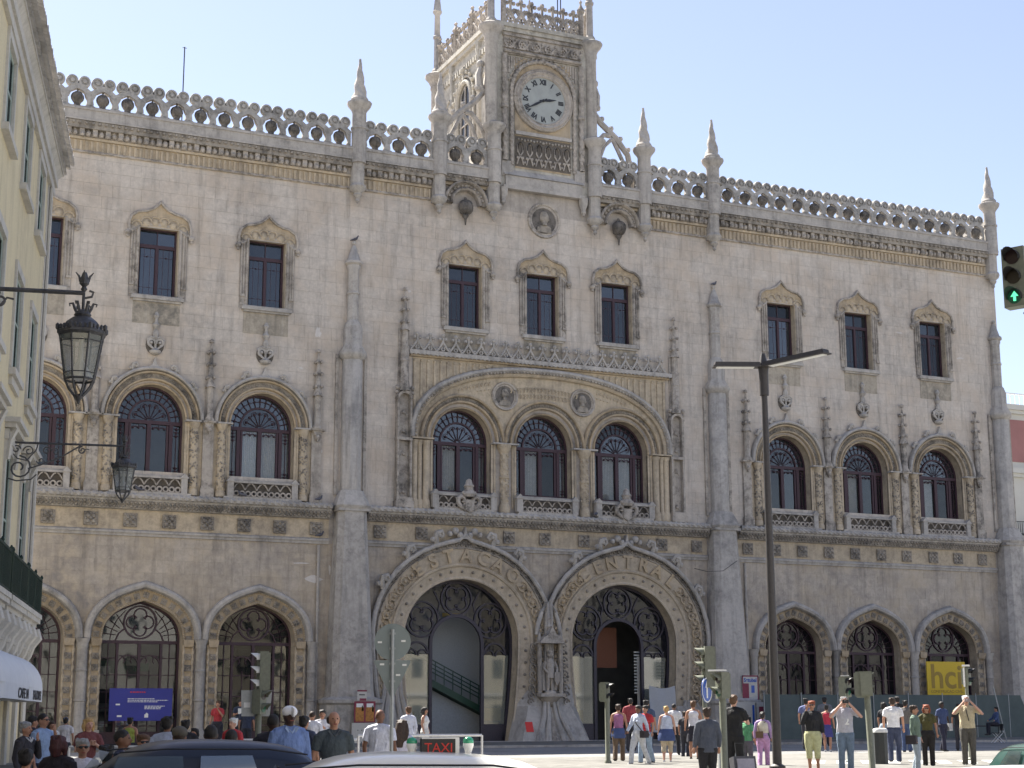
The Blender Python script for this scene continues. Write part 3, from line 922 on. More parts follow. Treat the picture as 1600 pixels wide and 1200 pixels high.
    for sx in (-1, 1):
        fr.tube([(sx * 1.15, y0 + .04, 5.4), (sx * 1.0, y0 + .04, 5.75), (sx * .72, y0 + .04, 5.98)], .04, 5)
        for t in (12, 25, 38, 52): 
            a = R(t); fr.tube([(sx * (.2 + .95 * math.cos(a)), y0 + .04, 5.5 + .75 * math.sin(a)), (sx * (.0 + 1.86 * math.cos(a)), y0 + .04, 5.42 + 1.55 * math.sin(a))], .02, 4)
        fr.tube([(sx * 1.42, y0 + .04, 5.4), (sx * 1.36, y0 + .04, 5.85), (sx * 1.1, y0 + .04, 6.4), (sx * .7, y0 + .04, 6.85)], .02, 4)
    fr.box(-hw + .1, hw - .1, y0, y1, zb, zb + .55)
    fr.build('frame', M['maroon'], root)
    for x0, x1 in ((-1.83, -1.11), (-.99, -.07), (.07, .99), (1.11, 1.83)):
        p = MB(); p.box(x0, x1, .65, .66, 1.1, 5.25); p.build('pane', M['pane2'], root)
    p = MB(); Q = [q for q in offs(GP, -.1) if q[1] >= 5.4]; Q = [(-1.83, 5.4)] + [q for q in Q if q[1] > 5.42] + [(1.83, 5.4)]
    p.prism(Q, .65, .66); p.build('pane', M['pane'], root)
    return root
gw = ground_arch()
chmap = {}
for c in bpy.data.objects:
    if c.parent: chmap.setdefault(c.parent.name, []).append(c)
gw.location.x = XW[0]
for x in XW[1:]:
    c = copy_tree(gw, station, chmap); c.location.x = x

# ---------------------------------------------------------------- horizontal bands
def band(x0, x1):
    m_ = MB()
    m_.box(x0, x1, -.1, .0, 10.36, 10.5); m_.box(x0, x1, -.17, 0, 10.5, 10.6)
    m_.add([(x0, -.16, 10.6), (x1, -.16, 10.6), (x1, 0, 10.68), (x0, 0, 10.68)], [(0, 1, 2, 3)])
    m_.add([(x0, -.24, 11.66), (x1, -.24, 11.66), (x1, -.42, 12.02), (x0, -.42, 12.02)], [(0, 1, 2, 3)])
    m_.add([(x0, 0, 11.62), (x1, 0, 11.62), (x1, -.24, 11.66), (x0, -.24, 11.66)], [(0, 1, 2, 3)])
    m_.box(x0, x1, -.46, 0, 12.02, 12.14)
    m_.add([(x0, -.56, 12.34), (x1, -.56, 12.34), (x1, 0, 12.47), (x0, 0, 12.47)], [(0, 1, 2, 3)])
    m_.box(x0, x1, -.5, 0, 12.14, 12.34)
    m_.build('string_course', M['grey'], station)
    m_ = MB(); m_.rope([(x0, -.52, 12.24), (x1, -.52, 12.24)], .14, 8, 6.5, .2, 3, .06); m_.build('rope_moulding', M['grey'], station)
    m_ = MB(); r_ = random.Random(int(x0 * 10)); x = x0 + .1
    while x < x1 - .05:
        for q in (0, 1):
            m_.ball((x, -.3 - .11 * q, 11.75 + .17 * q + .03 * r_.random()), .085 + .02 * r_.random(), 5, 3)
        m_.tube([(x, -.3, 11.7), (x + .09, -.42, 11.84), (x + .02, -.42, 11.96)], .03, 4)
        x += .2
    m_.build('leaf_band', M['carve2'], station)
    m_ = MB(); m_.box(x0, x1, -.02, 0.0, 10.66, 11.64); m_.build('frieze', M['pale_tan'], station)
band(-31.0, -12.2); band(-10.2, 10.2); band(12.2, 31.0)
blk = MB(); flower_block(blk, 0, 0, .33, -.13); 
for a in range(8): blk.ball((.24 * math.cos(a * PI / 4), -.14, .24 * math.sin(a * PI / 4)), .07, 5, 3)
for sx in (-1, 1):
    for sz in (-1, 1): blk.ball((sx * .26, -.14, sz * .26), .07, 5, 3)
bme = blk.mesh('carved_block', M['carve2'])
bx = [-29.9, -28.03, -26.15, -24.15, -22.27, -20.38, -18.5, -16.64, -14.8, -12.9]
for x in bx + [-x for x in bx] + [-9.45, -7.15, -2.13, 0, 2.35, 7.25, 9.5]:
    o = bpy.data.objects.new('carved_block', bme); C.objects.link(o); o.parent = station; o.location = (x, 0, 11.12)

# top cornice
def cornice(x0, x1, bare=False):
    m_ = MB()
    m_.box(x0, x1, -.1, 0, 29.34, 29.44)
    m_.box(x0, x1, -.05, 0, 29.44, 30.0); m_.box(x0, x1, -.2, 0, 30.0, 30.12)
    x = x0 + .13
    if bare: m_ = MB(); m_.box(x0, x1, -.2, 0, 30.35, 30.5)
    while x < x1 - .05 and not bare:
        m_.tube([(x, -.08, 29.46), (x, -.09, 29.95)], .075, 6); x += .27
    m_.build('fluted_band', M['pale_tan'], station)
    m_ = MB()
    if not bare: m_.rope([(x0, -.09, 29.4), (x1, -.09, 29.4)], .07, 6, 6, .25, 2, .12); m_.box(x0, x1, -.16, 0, 30.12, 30.5)
    r_ = random.Random(int(x0)); x = x0 + .3; i = 0
    while x < x1 - .2 and not bare:
        m_.box(x - .12, x + .12, -.38, -.14, 30.14, 30.5)
        m_.ball((x, -.36, 30.22), .13, 6, 4); m_.ball((x + .32, -.24, 30.28), .14 + .04 * r_.random(), 6, 4); m_.ball((x + .32, -.2, 30.44), .1, 5, 3)
        x += .64; i += 1
    if not bare: m_.build('corbel_band', M['trim'], station)
    m_ = MB()
    m_.box(x0, x1, -.46, 0, 30.5, 30.66)
    m_.add([(x0, -.46, 30.66), (x1, -.46, 30.66), (x1, -.5, 30.86), (x0, -.5, 30.86)], [(0, 1, 2, 3)])
    x = x0 + .16
    while x < x1: m_.ball((x, -.5, 30.76), .1, 6, 3); x += .32
    m_.build('bead_band', M['carve2'], station)
    m_ = MB()
    m_.box(x0, x1, -.56, .1, 30.88, 30.97); m_.box(x0, x1, -.5, .1, 30.97, 31.44); m_.box(x0, x1, -.56, .12, 31.44, 31.54); m_.box(x0, x1, -.42, .0, 31.54, 31.64)
    m_.build('fascia', M['grey'], station)
for a, b in ((-31.6, -11.4), (-10.75, -6.75), (-6.05, -3.5), (3.5, 6.05), (6.75, 10.75), (11.4, 31.6)): cornice(a, b, 3.4 < abs(a + b) / 2 < 5.5)
# parapet: orb under an arch with a pair of scroll discs on top, one module each 1.28 m
def parapet_unit():
    m_ = MB(); y0, y1 = -.36, -.1
    # low wall cusps
    m_.prism([(-.64, 31.62), (.64, 31.62), (.64, 31.74), (.5, 31.76), (.36, 31.68), (-.36, 31.68), (-.5, 31.76), (-.64, 31.74)], y0, y1)
    # mullion between openings (half at each side)
    for sx in (-1, 1):
        m_.prism([(sx * .64, 31.7), (sx * .46, 31.8), (sx * .5, 32.05), (sx * .4, 32.2), (sx * .34, 32.38), (sx * .64, 32.5)], y0, y1)
    # arch band
    m_.sweep([(-.64, 32.36), (-.44, 32.52), (-.2, 32.66), (0, 32.74), (.2, 32.66), (.44, 32.52), (.64, 32.36)], [(-.16, y1 + .02), (-.16, y0 - .02), (.09, y0 - .02), (.09, y1 + .02), (-.16, y1 + .02)])
    for sx in (-1, 1):
        # scroll disc
        st = len(m_.v)
        m_.lathe(0, 0, [(.05, -.15), (.29, -.15), (.31, -.08), (.31, .08), (.29, .15), (.2, .17), (.19, .1), (.12, .1), (.1, .18), (.02, .19)], 14)
        m_.xf(Matrix.Translation((sx * .31, -.23, 32.96)) @ Matrix.Rotation(PI / 2, 4, 'X'), st)
        m_.tube([(sx * .31, -.24, 32.75), (sx * .08, -.24, 32.66)], .1, 5)
    m_.ball((0, -.24, 32.72), .1, 6, 4)
    o = m_.mesh('parapet_tracery', M['parapet'])
    q = MB()
    q.ball((0, -.23, 32.1), .3, 12, 8, sz=1.05)
    for a in range(4):
        t = a * PI / 4
        q.tube([(.315 * math.sin(s_) * math.cos(t), -.23 + .315 * math.sin(s_) * math.sin(t), 32.12 - .3 * math.cos(s_)) for s_ in [PI * i / 8 for i in range(9)]] +
               [(-.315 * math.sin(s_) * math.cos(t), -.23 - .315 * math.sin(s_) * math.sin(t), 32.12 + .3 * math.cos(s_)) for s_ in [PI * i / 8 for i in range(9)]], .028, 4)
    q.lathe(0, -.23, [(.2, 31.66), (.16, 31.78), (.2, 31.84), (.1, 31.9)], 8)
    q.tube([(0, -.23, 32.38), (0, -.23, 32.66)], .05, 5)
    st = len(q.v); q.lathe(0, 0, [(.26, -.05), (.32, -.03), (.32, .03), (.26, .05)], 12)
    q.xf(Matrix.Translation((0, -.23, 32.1)) @ Matrix.Rotation(R(28), 4, 'Y'), st)
    return o, q.mesh('orb', M['carve'])
pme, qme = parapet_unit()
def parapet(x0, x1, n):
    d = (x1 - x0) / n
    for i in range(n):
        o = bpy.data.objects.new('parapet_tracery', pme); C.objects.link(o); o.parent = station
        o.location = (x0 + d * (i + .5), .006 * (i % 2), .012 * (rnd.random() - .5)); o.scale = (d / 1.28, 1, 1)
        b = bpy.data.objects.new('orb', qme); C.objects.link(b); b.parent = o
parapet(-31.45, -11.5, 16); parapet(-10.75, -6.75, 3); parapet(-6.05, -3.5, 2); parapet(3.5, 6.05, 2); parapet(6.75, 10.75, 3); parapet(11.5, 31.45, 16)
# return of the parapet down the right flank
for i in range(9):
    o = bpy.data.objects.new('parapet_tracery', pme); C.objects.link(o); o.parent = station
    o.location = (XE - .2, .9 + 1.28 * i, 0); o.rotation_euler = (0, 0, PI / 2)
    b = bpy.data.objects.new('orb', qme); C.objects.link(b); b.parent = o
m_ = MB(); m_.box(XE - .1, XE + .35, .05, 14, 30.9, 31.6); m_.box(XE - .02, XE + .2, .05, 14, 29.4, 30.9); m_.build('fascia', M['grey'], station)
m_ = MB(); m_.box(XE, XE + .5, .1, 14, 12.05, 12.4); m_.box(XE, XE + .2, .1, 14, 10.4, 12.0); m_.box(XE, XE + .5, .1, 12, 0.2, .9); m_.build('string_course', M['grey'], station)

# ---------------------------------------------------------------- spire posts
def spire_post(x, spire=True, y=-.5, small=1.0):
    m_ = MB(); r = .4 * small
    m_.lathe(x, y + .12, [(.03, 28.5), (.12, 28.62), (.1, 28.75), (.24, 28.95), (.2, 29.05), (.38, 29.2), (.46, 29.4), (.42, 29.5), (.34, 29.55), (.34, 30.7), (.4, 30.85)], 8, False, ph=PI / 8)
    m_.box(x - .34, x + .34, y + .1, 0, 29.2, 31.5)
    m_.prism([(x - .3, 30.85), (x + .3, 30.85), (x + .16, 31.25), (x, 31.4), (x - .16, 31.25)], y - .26, y)
    m_.lathe(x, y + .05, [(r, 30.7), (r, 32.55), (r + .05, 32.58), (r + .05, 32.68), (r - .01, 32.7), (r - .02, 33.55), (r + .06, 33.7), (r + .22, 33.9), (r + .27, 34.02), (r + .27, 34.1), (r + .12, 34.16), (r * .9, 34.25)], 14)
    root = m_.build('spire_post', M['grey'], station)
    if spire:
        m_ = MB(); k = 30
        m_.lathe(x, y + .05, [(.42 - .36 * (i / k) ** .9, 34.2 + 2.35 * i / k) for i in range(k + 1)], 18, False, twist=2.6, lobes=3, lobe=.16)
        m_.lathe(x, y + .05, [(.46, 34.15), (.48, 34.3), (.4, 34.42)], 14)
        m_.ball((x, y + .05, 36.58), .08, 6, 4)
        m_.build('spire', M['grey'], root)
    return root
for x in (-31.9, -11.08, -6.4, 6.4, 11.05, 31.9): spire_post(x)
for x in (-3.15, 3.15): spire_post(x, False)
# blind arches with hanging ball between the inner posts
for cx in (-4.77, 4.77):
    m_ = MB()
    P = ellarc(cx, 29.3, .82, .85, PI, 0, 16)
    m_.sweep(P, [(-.04, 0), (-.04, -.35), (.05, -.45), (.12, -.35), (.12, -.2), (.34, -.22), (.36, -.42), (.42, -.5), (.5, -.42), (.5, 0)])
    for x, z, tx, tz in res2(offs(P, .23), .26): m_.ball((x, -.24, z), .1, 6, 3)
    m_.build('blind_arch', M['trim'], station)
    m_ = MB()
    m_.ball((cx, -.25, 29.15), .4, 12, 8)
    for t in range(4):
        a = t * PI / 4
        m_.tube([(cx + .42 * math.sin(s_) * math.cos(a), -.25 + .42 * math.sin(s_) * math.sin(a), 29.15 - .42 * math.cos(s_)) for s_ in [2 * PI * i / 16 for i in range(17)]], .035, 4)
    m_.lathe(cx, -.22, [(.04, 28.15), (.08, 28.5), (.2, 28.68), (.12, 28.78)], 8); m_.ball((cx, -.2, 29.66), .1, 6, 4)
    m_.build('orb', M['carve'], station)

# ---------------------------------------------------------------- buttresses
def buttress(x, side=0):
    m_ = MB(); e = 1.0
    # battered lower pier, faces as chamfered prism
    def ringpts(hw, d, z, ch=.28):
        return [(x - hw, 0, z), (x - hw, -d + ch, z), (x - hw + ch, -d, z), (x + hw - ch, -d, z), (x + hw, -d + ch, z), (x + hw, 0, z)]
    def stack(L):
        vs = []
        for hw, d, z in L: vs += ringpts(hw, d, z, min(.28, hw * .35))
        n = 6; fs = [(i * n + j, i * n + j + 1, (i + 1) * n + j + 1, (i + 1) * n + j) for i in range(len(L) - 1) for j in range(n - 1)]
        fs.append(tuple((len(L) - 1) * n + j for j in range(n)))
        m_.add(vs, fs)
    stack([(1.5, 1.75, 0), (1.5, 1.75, .8), (1.4, 1.6, .95), (1.4, 1.6, 2.35), (1.48, 1.72, 2.45), (1.48, 1.72, 2.6), (1.14, 1.4, 2.75), (1.1, 1.36, 3.1), (.95, 1.12, 7.5), (.78, .95, 11.4), (.76, .92, 12.1)])
    stack([(.86, 1.02, 12.15), (.92, 1.1, 12.3), (.88, 1.05, 12.42), (.6, .75, 13.1)])
    root = m_.build('buttress', M['grey'], station)
    m_ = MB()
    m_.box(x - .84, x + .84, -1.0, 0, 12.02, 12.16)
    m_.lathe(x, -.2, [(.54, 12.9), (.54, 20.0), (.5, 20.05)], 8, False, ph=PI / 8)
    m_.lathe(x, -.2, [(.52, 19.95), (.72, 20.12), (.76, 20.26), (.76, 20.34), (.54, 20.72), (.5, 20.8), (.5, 21.7), (.38, 22.0), (.31, 22.1)], 8, False, ph=PI / 8)
    m_.lathe(x, -.16, [(.31, 22.05), (.31, 23.5), (.36, 23.54), (.36, 23.62), (.31, 23.66), (.31, 24.85), (.38, 25.0), (.36, 25.1), (.48, 25.2), (.48, 25.3), (.36, 25.4), (.12, 26.15), (.05, 26.25)], 8, False, ph=PI / 8)
    m_.ball((x, -.16, 26.35), .12, 6, 4); m_.box(x + .72, x + .84, -.1, 0, 12.9, 27.5) if False else None
    m_.build('shaft', M['grey'], root)
    m_ = MB()
    m_.box(x + .7, x + .86, -.12, 0, 12.9, 20.3)
    m_.box(x - .86, x - .7, -.12, 0, 12.9, 20.3)
    m_.build('flank_strip', M['trim'], root)
for x in (-31.9, -11.15, 11.05, 31.9): buttress(x)
# lead downpipes beside the two inner buttresses
for x in (-12.75, 12.65):
    m_ = MB(); m_.tube([(x, -.1, .5), (x, -.1, 10.3)], .07, 6)
    for z in (2, 4.5, 7, 9.5): m_.tube([(x, -.1, z), (x, -.1, z + .1)], .1, 6)
    m_.build('downpipe', M['grey'], station)

# ---------------------------------------------------------------- middle block: three arches under a broad hood
for cx in XC:
    m_ = MB(); A = [(p[0] + cx, p[1]) for p in CP if p[1] >= 16.14]
    m_.sweep(A, [(0, .1), (0, -.06), (.06, -.12), (.1, -.06), (.14, .02), (.28, -.0), (.31, -.2), (.4, -.22), (.44, -.05)])
    m_.sweep(A, [(.62, -.08), (.63, -.26), (.7, -.3), (.76, -.24), (.78, 0)])
    root = m_.build('arched_window', M['tan'], station)
    m_ = MB(); m_.sweep(A, [(.44, -.06), (.63, -.09)])
    for x, z, tx, tz in res2(offs(A, .53), .16): m_.box(x - .05, x + .05, -.12, -.07, z - .05, z + .05)
    m_.build('carved_band', M['carve2'], root)
    sub = empty('joinery', (cx, 0, 0), 0, root); 
    # joinery pieces go straight under the window
    before = set(bpy.data.objects)
    arch_joinery(root, 1.68, 16.15, 1.78, 13.42, .6)
    for o in set(bpy.data.objects) - before: o.location.x = cx
    bpy.data.objects.remove(sub)
    m_ = MB()
    for sx in (-1, 1):
        m_.box(cx + sx * 1.74 - .06, cx + sx * 1.74 + .06, -.05, .1, 12.9, 16.1)
        m_.tube([(cx + sx * 1.9, -.02, 12.7), (cx + sx * 1.9, -.02, 16.1)], .07, 6)
    m_.build('jamb', M['pale_tan'], root)
    m_ = MB(); m_.box(cx - 1.75, cx + 1.75, -.12, .62, 13.28, 13.4); m_.box(cx - 1.5, cx + 1.5, -.5, -.26, 13.16, 13.27); m_.box(cx - 1.75, cx + 1.75, -.52, 0, 12.36, 12.5)
    for sx in (-1, 1): post_cap(m_, cx + sx * 1.66, 12.5, 13.2, -.5, -.15, .17)
    m_.build('sill', M['grey'], root)
    m_ = MB(); balustrade(m_, cx - 1.49, cx + 1.49, 12.5, 13.16, -.42, -.32); m_.build('balustrade', M['trim'], root)
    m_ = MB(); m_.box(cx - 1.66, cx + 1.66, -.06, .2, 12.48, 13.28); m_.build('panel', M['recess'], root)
for x in (-2.43, 2.4):
    m_ = MB(); m_.lathe(x, -.12, [(.32, 12.4), (.32, 12.75), (.26, 12.85), (.24, 12.95)], 10)
    m_.rope([(x, -.12, 12.95), (x, -.12, 15.7)], .22, 10, 4, .1, 3, .09)
    m_.lathe(x, -.12, [(.27, 14.28), (.28, 14.38), (.24, 14.42)], 10); m_.lathe(x, -.12, [(.24, 15.65), (.36, 15.9), (.4, 16.02), (.4, 16.1)], 10)
    r_ = random.Random(4)
    for i in range(50):
        a = -PI * r_.random(); z = 13.05 + 2.6 * r_.random(); m_.ball((x + .235 * math.cos(a), -.12 + .235 * math.sin(a), z), .05, 5, 3)
    m_.build('column', M['pale_tan'], station)
    m_ = MB(); m_.box(x - .75, x + .75, -.4, 0, 16.1, 16.18); m_.prism([(x - .3, 16.18), (x + .3, 16.18), (x + .08, 16.75), (x - .08, 16.75)], -.12, 0); m_.build('impost', M['grey'], station)
m_ = MB()
for sx in (-1, 1):
    m_.box(min(sx * 6.6, sx * 7.9), max(sx * 6.6, sx * 7.9), -.4, 0, 16.1, 16.18)
    for o_, r in ((6.95, .18), (7.3, .12), (7.6, .17)): m_.lathe(sx * o_, -.1, [(r + .08, 12.4), (r + .08, 12.8), (r, 12.95), (r, 15.8), (r + .09, 16.05)], 10)
m_.build('column', M['pale_tan'], station)
# big segmental hood
SEG = []
for i in range(41):
    t = PI - PI * i / 40
    c, s = math.cos(t), math.sin(t)
    SEG.append((7.62 * (abs(c) ** .86) * (1 if c > 0 else -1), 16.3 + 3.85 * (abs(s) ** .86)))
SEG[0] = (-7.62, 16.2); SEG[-1] = (7.62, 16.2)
m_ = MB(); m_.sweep(SEG, [(-.2, -.08), (-.18, -.2), (-.1, -.28), (.0, -.24)]); m_.build('broad_hood', M['pale_tan'], station)
m_ = MB(); m_.sweep(SEG, [(0, -.2), (.04, -.34), (.14, -.42), (.26, -.4), (.32, -.3), (.32, 0)], True)
root = m_.build('broad_hood', M['grey'], station)
m_ = MB()
for x, z, tx, tz in res2(offs(SEG, .02), .2): m_.ball((x, -.35, z), .07, 5, 3)
m_.build('beading', M['trim'], root)
# field: carved tan above the arches and vertical ribs above the hood
m_ = MB()
def segz(x):
    for (x0, z0), (x1, z1) in zip(SEG[:-1], SEG[1:]):
        if x0 <= x <= x1 and x1 > x0: return z0 + (z1 - z0) * (x - x0) / (x1 - x0)
    return 16.2
def archtop(x):
    m2 = 16.14
    for cx in XC:
        u = (x - cx) / (1.68 + .7)
        if abs(u) < 1: m2 = max(m2, 16.15 + (1.78 + .7) * math.sqrt(1 - u * u))
    return m2
x = -7.6
while x < 7.6 - 1e-6:
    x1 = x + .1
    a, b, c, d = archtop(x), archtop(x1), segz(x1), segz(x)
    if c > b or d > a: m_.add([(x, -.03, a), (x1, -.03, b), (x1, -.03, max(c, b)), (x, -.03, max(d, a))], [(0, 1, 2, 3)])
    x = x1
m_.build('tympanum', M['pale_tan'], station)
m_ = MB(); r_ = random.Random(8)
for rowz in range(2):
    x = -2.0
    while x < 2.0:
        z = (19.3 if rowz else 18.95) - .022 * x * x * 2
        if abs(x) < 1.7 or rowz:
            m_.tube([(x, -.06, z - .12), (x + .05, -.09, z), (x - .02, -.06, z + .12)], .045, 4); m_.ball((x + .09, -.06, z + .1), .045, 5, 3)
        x += .21
for sx in (-1, 1):
    for q in range(9):
        x = sx * (3.3 + q * .22); z = segz(x) - .5
        m_.ball((x, -.06, z), .06, 5, 3); m_.tube([(x, -.05, z - .1), (x + .06, -.08, z + .12)], .035, 4)
        if q < 4: m_.ball((x, -.06, z - .3), .05, 5, 3)
m_.build('relief_ornament', M['pale_tan'], station)
def medallion(x, z, r, y=-.03, nm='medallion'):
    m_ = MB(); P = arc(x, z, r, PI, -PI, 28)
    m_.sweep(P, [(-.22 * r, y), (-.2 * r, y - .06), (-.1 * r, y - .04), (-.04 * r, y - .12), (.05, y - .14), (.08, y)])
    root = m_.build(nm, M['trim'], station)
    m_ = MB()
    # bust in profile
    m_.ball((x + .02 * r, y - .06, z + .18 * r), .3 * r, 10, 8, sy=.6, sz=1.15); m_.ball((x, y - .05, z + .34 * r), .26 * r, 8, 6, sy=.6)
    m_.tube([(x, y - .05, z), (x, y - .05, z - .3 * r)], [.15 * r, .2 * r], 8); m_.prism([(x - .5 * r, z - .72 * r), (x + .5 * r, z - .72 * r), (x + .42 * r, z - .38 * r), (x, z - .2 * r), (x - .42 * r, z - .38 * r)], y - .1, y)
    m_.ball((x + .28 * r, y - .06, z + .1 * r), .09 * r, 6, 4)
    m_.build('bust', M['carve2'], root)
    m_ = MB(); m_.prism(arc(x, z, r * .82, 0, 2 * PI, 24)[:-1], y - .015, y); m_.build('disc', M['carve'], root)
medallion(-2.36, 18.8, .72); medallion(2.37, 18.8, .72); medallion(0.1, 29.05, .95, 0)
m_ = MB(); x = -7.6
while x < 7.61:
    zt = 20.5; zb = max(segz(x) + .4, 16.4)
    if zt - zb > .12:
        m_.box(x - .07, x + .07, -.09, 0, zb, zt - .15); m_.ball((x, -.05, zt - .15), .1, 6, 4)
    x += .38
x = -7.7
while x < 7.7:
    x1 = x + .2; m_.add([(x, -.025, max(segz(max(-7.6, x)) + .2, 16.3)), (x1, -.025, max(segz(min(7.6, x1)) + .2, 16.3)), (x1, -.025, 20.6), (x, -.025, 20.6)], [(0, 1, 2, 3)]); x = x1
m_.build('ribbed_panel', M['pale_tan'], station)
m_ = MB(); m_.box(-7.9, 7.9, -.2, 0, 20.55, 20.66); m_.build('moulding', M['tan'], station)
m_ = MB(); m_.box(-8.0, 8.0, -.36, 0, 20.66, 20.88)
x = -7.9
while x < 8: m_.ball((x, -.32, 20.66), .07, 5, 3); x += .25
m_.build('ledge', M['grey'], station)
# lace crest
m_ = MB(); d = .74; x = -7.55
while x < 7.7:
    y = -.26
    for sg in (-1, 1):
        m_.tube([(x + sg * d / 2, y, 20.9), (x + sg * .2, y, 21.1), (x, y, 21.42)], .06, 6)
        m_.tube([(x + sg * .02, y, 20.92), (x + sg * .1, y, 21.02), (x + sg * .03, y, 21.14)], .045, 5)
        m_.ball((x + sg * .16, y, 21.58), .1, 6, 4); m_.ball((x + sg * (d / 2 - .02), y, 21.08), .06, 5, 3)
    m_.tube([(x, y, 21.35), (x, y, 21.72)], .06, 6)
    m_.ball((x, y, 21.76), .115, 6, 4)
    x += d
m_.build('crest_tracery', M['grey'], station)
# niche pinnacles at both ends of the block
for x in (-8.25, 8.25):
    m_ = MB()
    for sx in (-1, 1):
        m_.box(x + sx * .36 - .05, x + sx * .36 + .05, -.4, 0, 12.8, 18.2); 
    m_.box(x - .5, x + .5, -.5, 0, 12.4, 12.75); m_.box(x - .44, x + .44, -.44, 0, 12.75, 12.95); m_.box(x - .44, x + .44, -.42, 0, 15.95, 16.1)
    m_.prism([(x - .45, 18.2), (x - .3, 18.2), (x - .22, 18.45), (x, 18.55), (x + .22, 18.45), (x + .3, 18.2), (x + .45, 18.2), (x + .42, 18.5), (x + .15, 18.8), (x, 19.1), (x - .15, 18.8), (x - .42, 18.5)][::-1], -.42, -.05) if False else None
    m_.sweep(arc(x, 18.15, .36, PI, 0, 10), [(-.05, 0), (-.05, -.42), (.08, -.46), (.1, 0)])
    m_.lathe(x, -.24, [(.3, 18.6), (.27, 19.0), (.24, 19.1), (.24, 21.0)], 8, False, ph=PI / 8)
    for sx in (-1, 1): m_.ball((x + sx * .42, -.3, 18.75), .13, 6, 4); m_.ball((x + sx * .44, -.3, 18.5), .1, 6, 4)
    m_.box(x - .3, x + .3, -.1, 0, 12.9, 22)
    pinnacle(m_, x, 20.2, 24.2, -.24, 1.35)
    rt_ = m_.build('pinnacle', M['trim'], station)
    m_ = MB()
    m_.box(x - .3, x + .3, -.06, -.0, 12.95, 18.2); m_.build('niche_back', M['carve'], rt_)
    m_ = MB()
    for z in (13.4, 15.4, 16.6, 17.6): m_.tube([(x - .18, -.1, z - .3), (x, -.14, z), (x + .18, -.1, z - .3)], .05, 5); m_.ball((x, -.14, z - .15), .09, 6, 4)
    m_.build('ornament', M['trim'], rt_)
# armillary coats of arms standing on the ledge
for x in (-4.7, 4.75):
    m_ = MB(); y = -.62
    for sx in (-1, 1):
        P = [(x + sx * .05, y, 12.35), (x + sx * .35, y, 12.5), (x + sx * .6, y, 12.75), (x + sx * .62, y, 13.0), (x + sx * .42, y, 13.12), (x + sx * .25, y, 13.0), (x + sx * .3, y - .03, 12.82), (x + sx * .42, y - .05, 12.85)]
        m_.tube(P, [.06, .1, .13, .14, .13, .1, .08, .05], 7)
        m_.tube([(x + sx * .12, y, 12.5), (x + sx * .3, y, 12.6), (x + sx * .2, y, 12.9)], [.05, .1, .05], 6)
    m_.prism([(x - .24, 12.42), (x, 12.28), (x + .24, 12.42), (x + .26, 12.95), (x - .26, 12.95)], y - .14, y + .05)
    m_.lathe(x, y, [(.3, 13.1), (.36, 13.25), (.28, 13.45), (.2, 13.5)], 10); m_.ball((x, y, 13.55), .26, 8, 6, sz=.8)
    m_.lathe(x, y, [(.27, 13.62), (.3, 13.68), (.2, 13.8), (.16, 13.98), (.04, 14.08)], 10)
    for sx in (-1, 1): m_.ball((x + sx * .3, y - .05, 13.3), .13, 6, 4)
    m_.build('coat_of_arms', M['trim'], station)
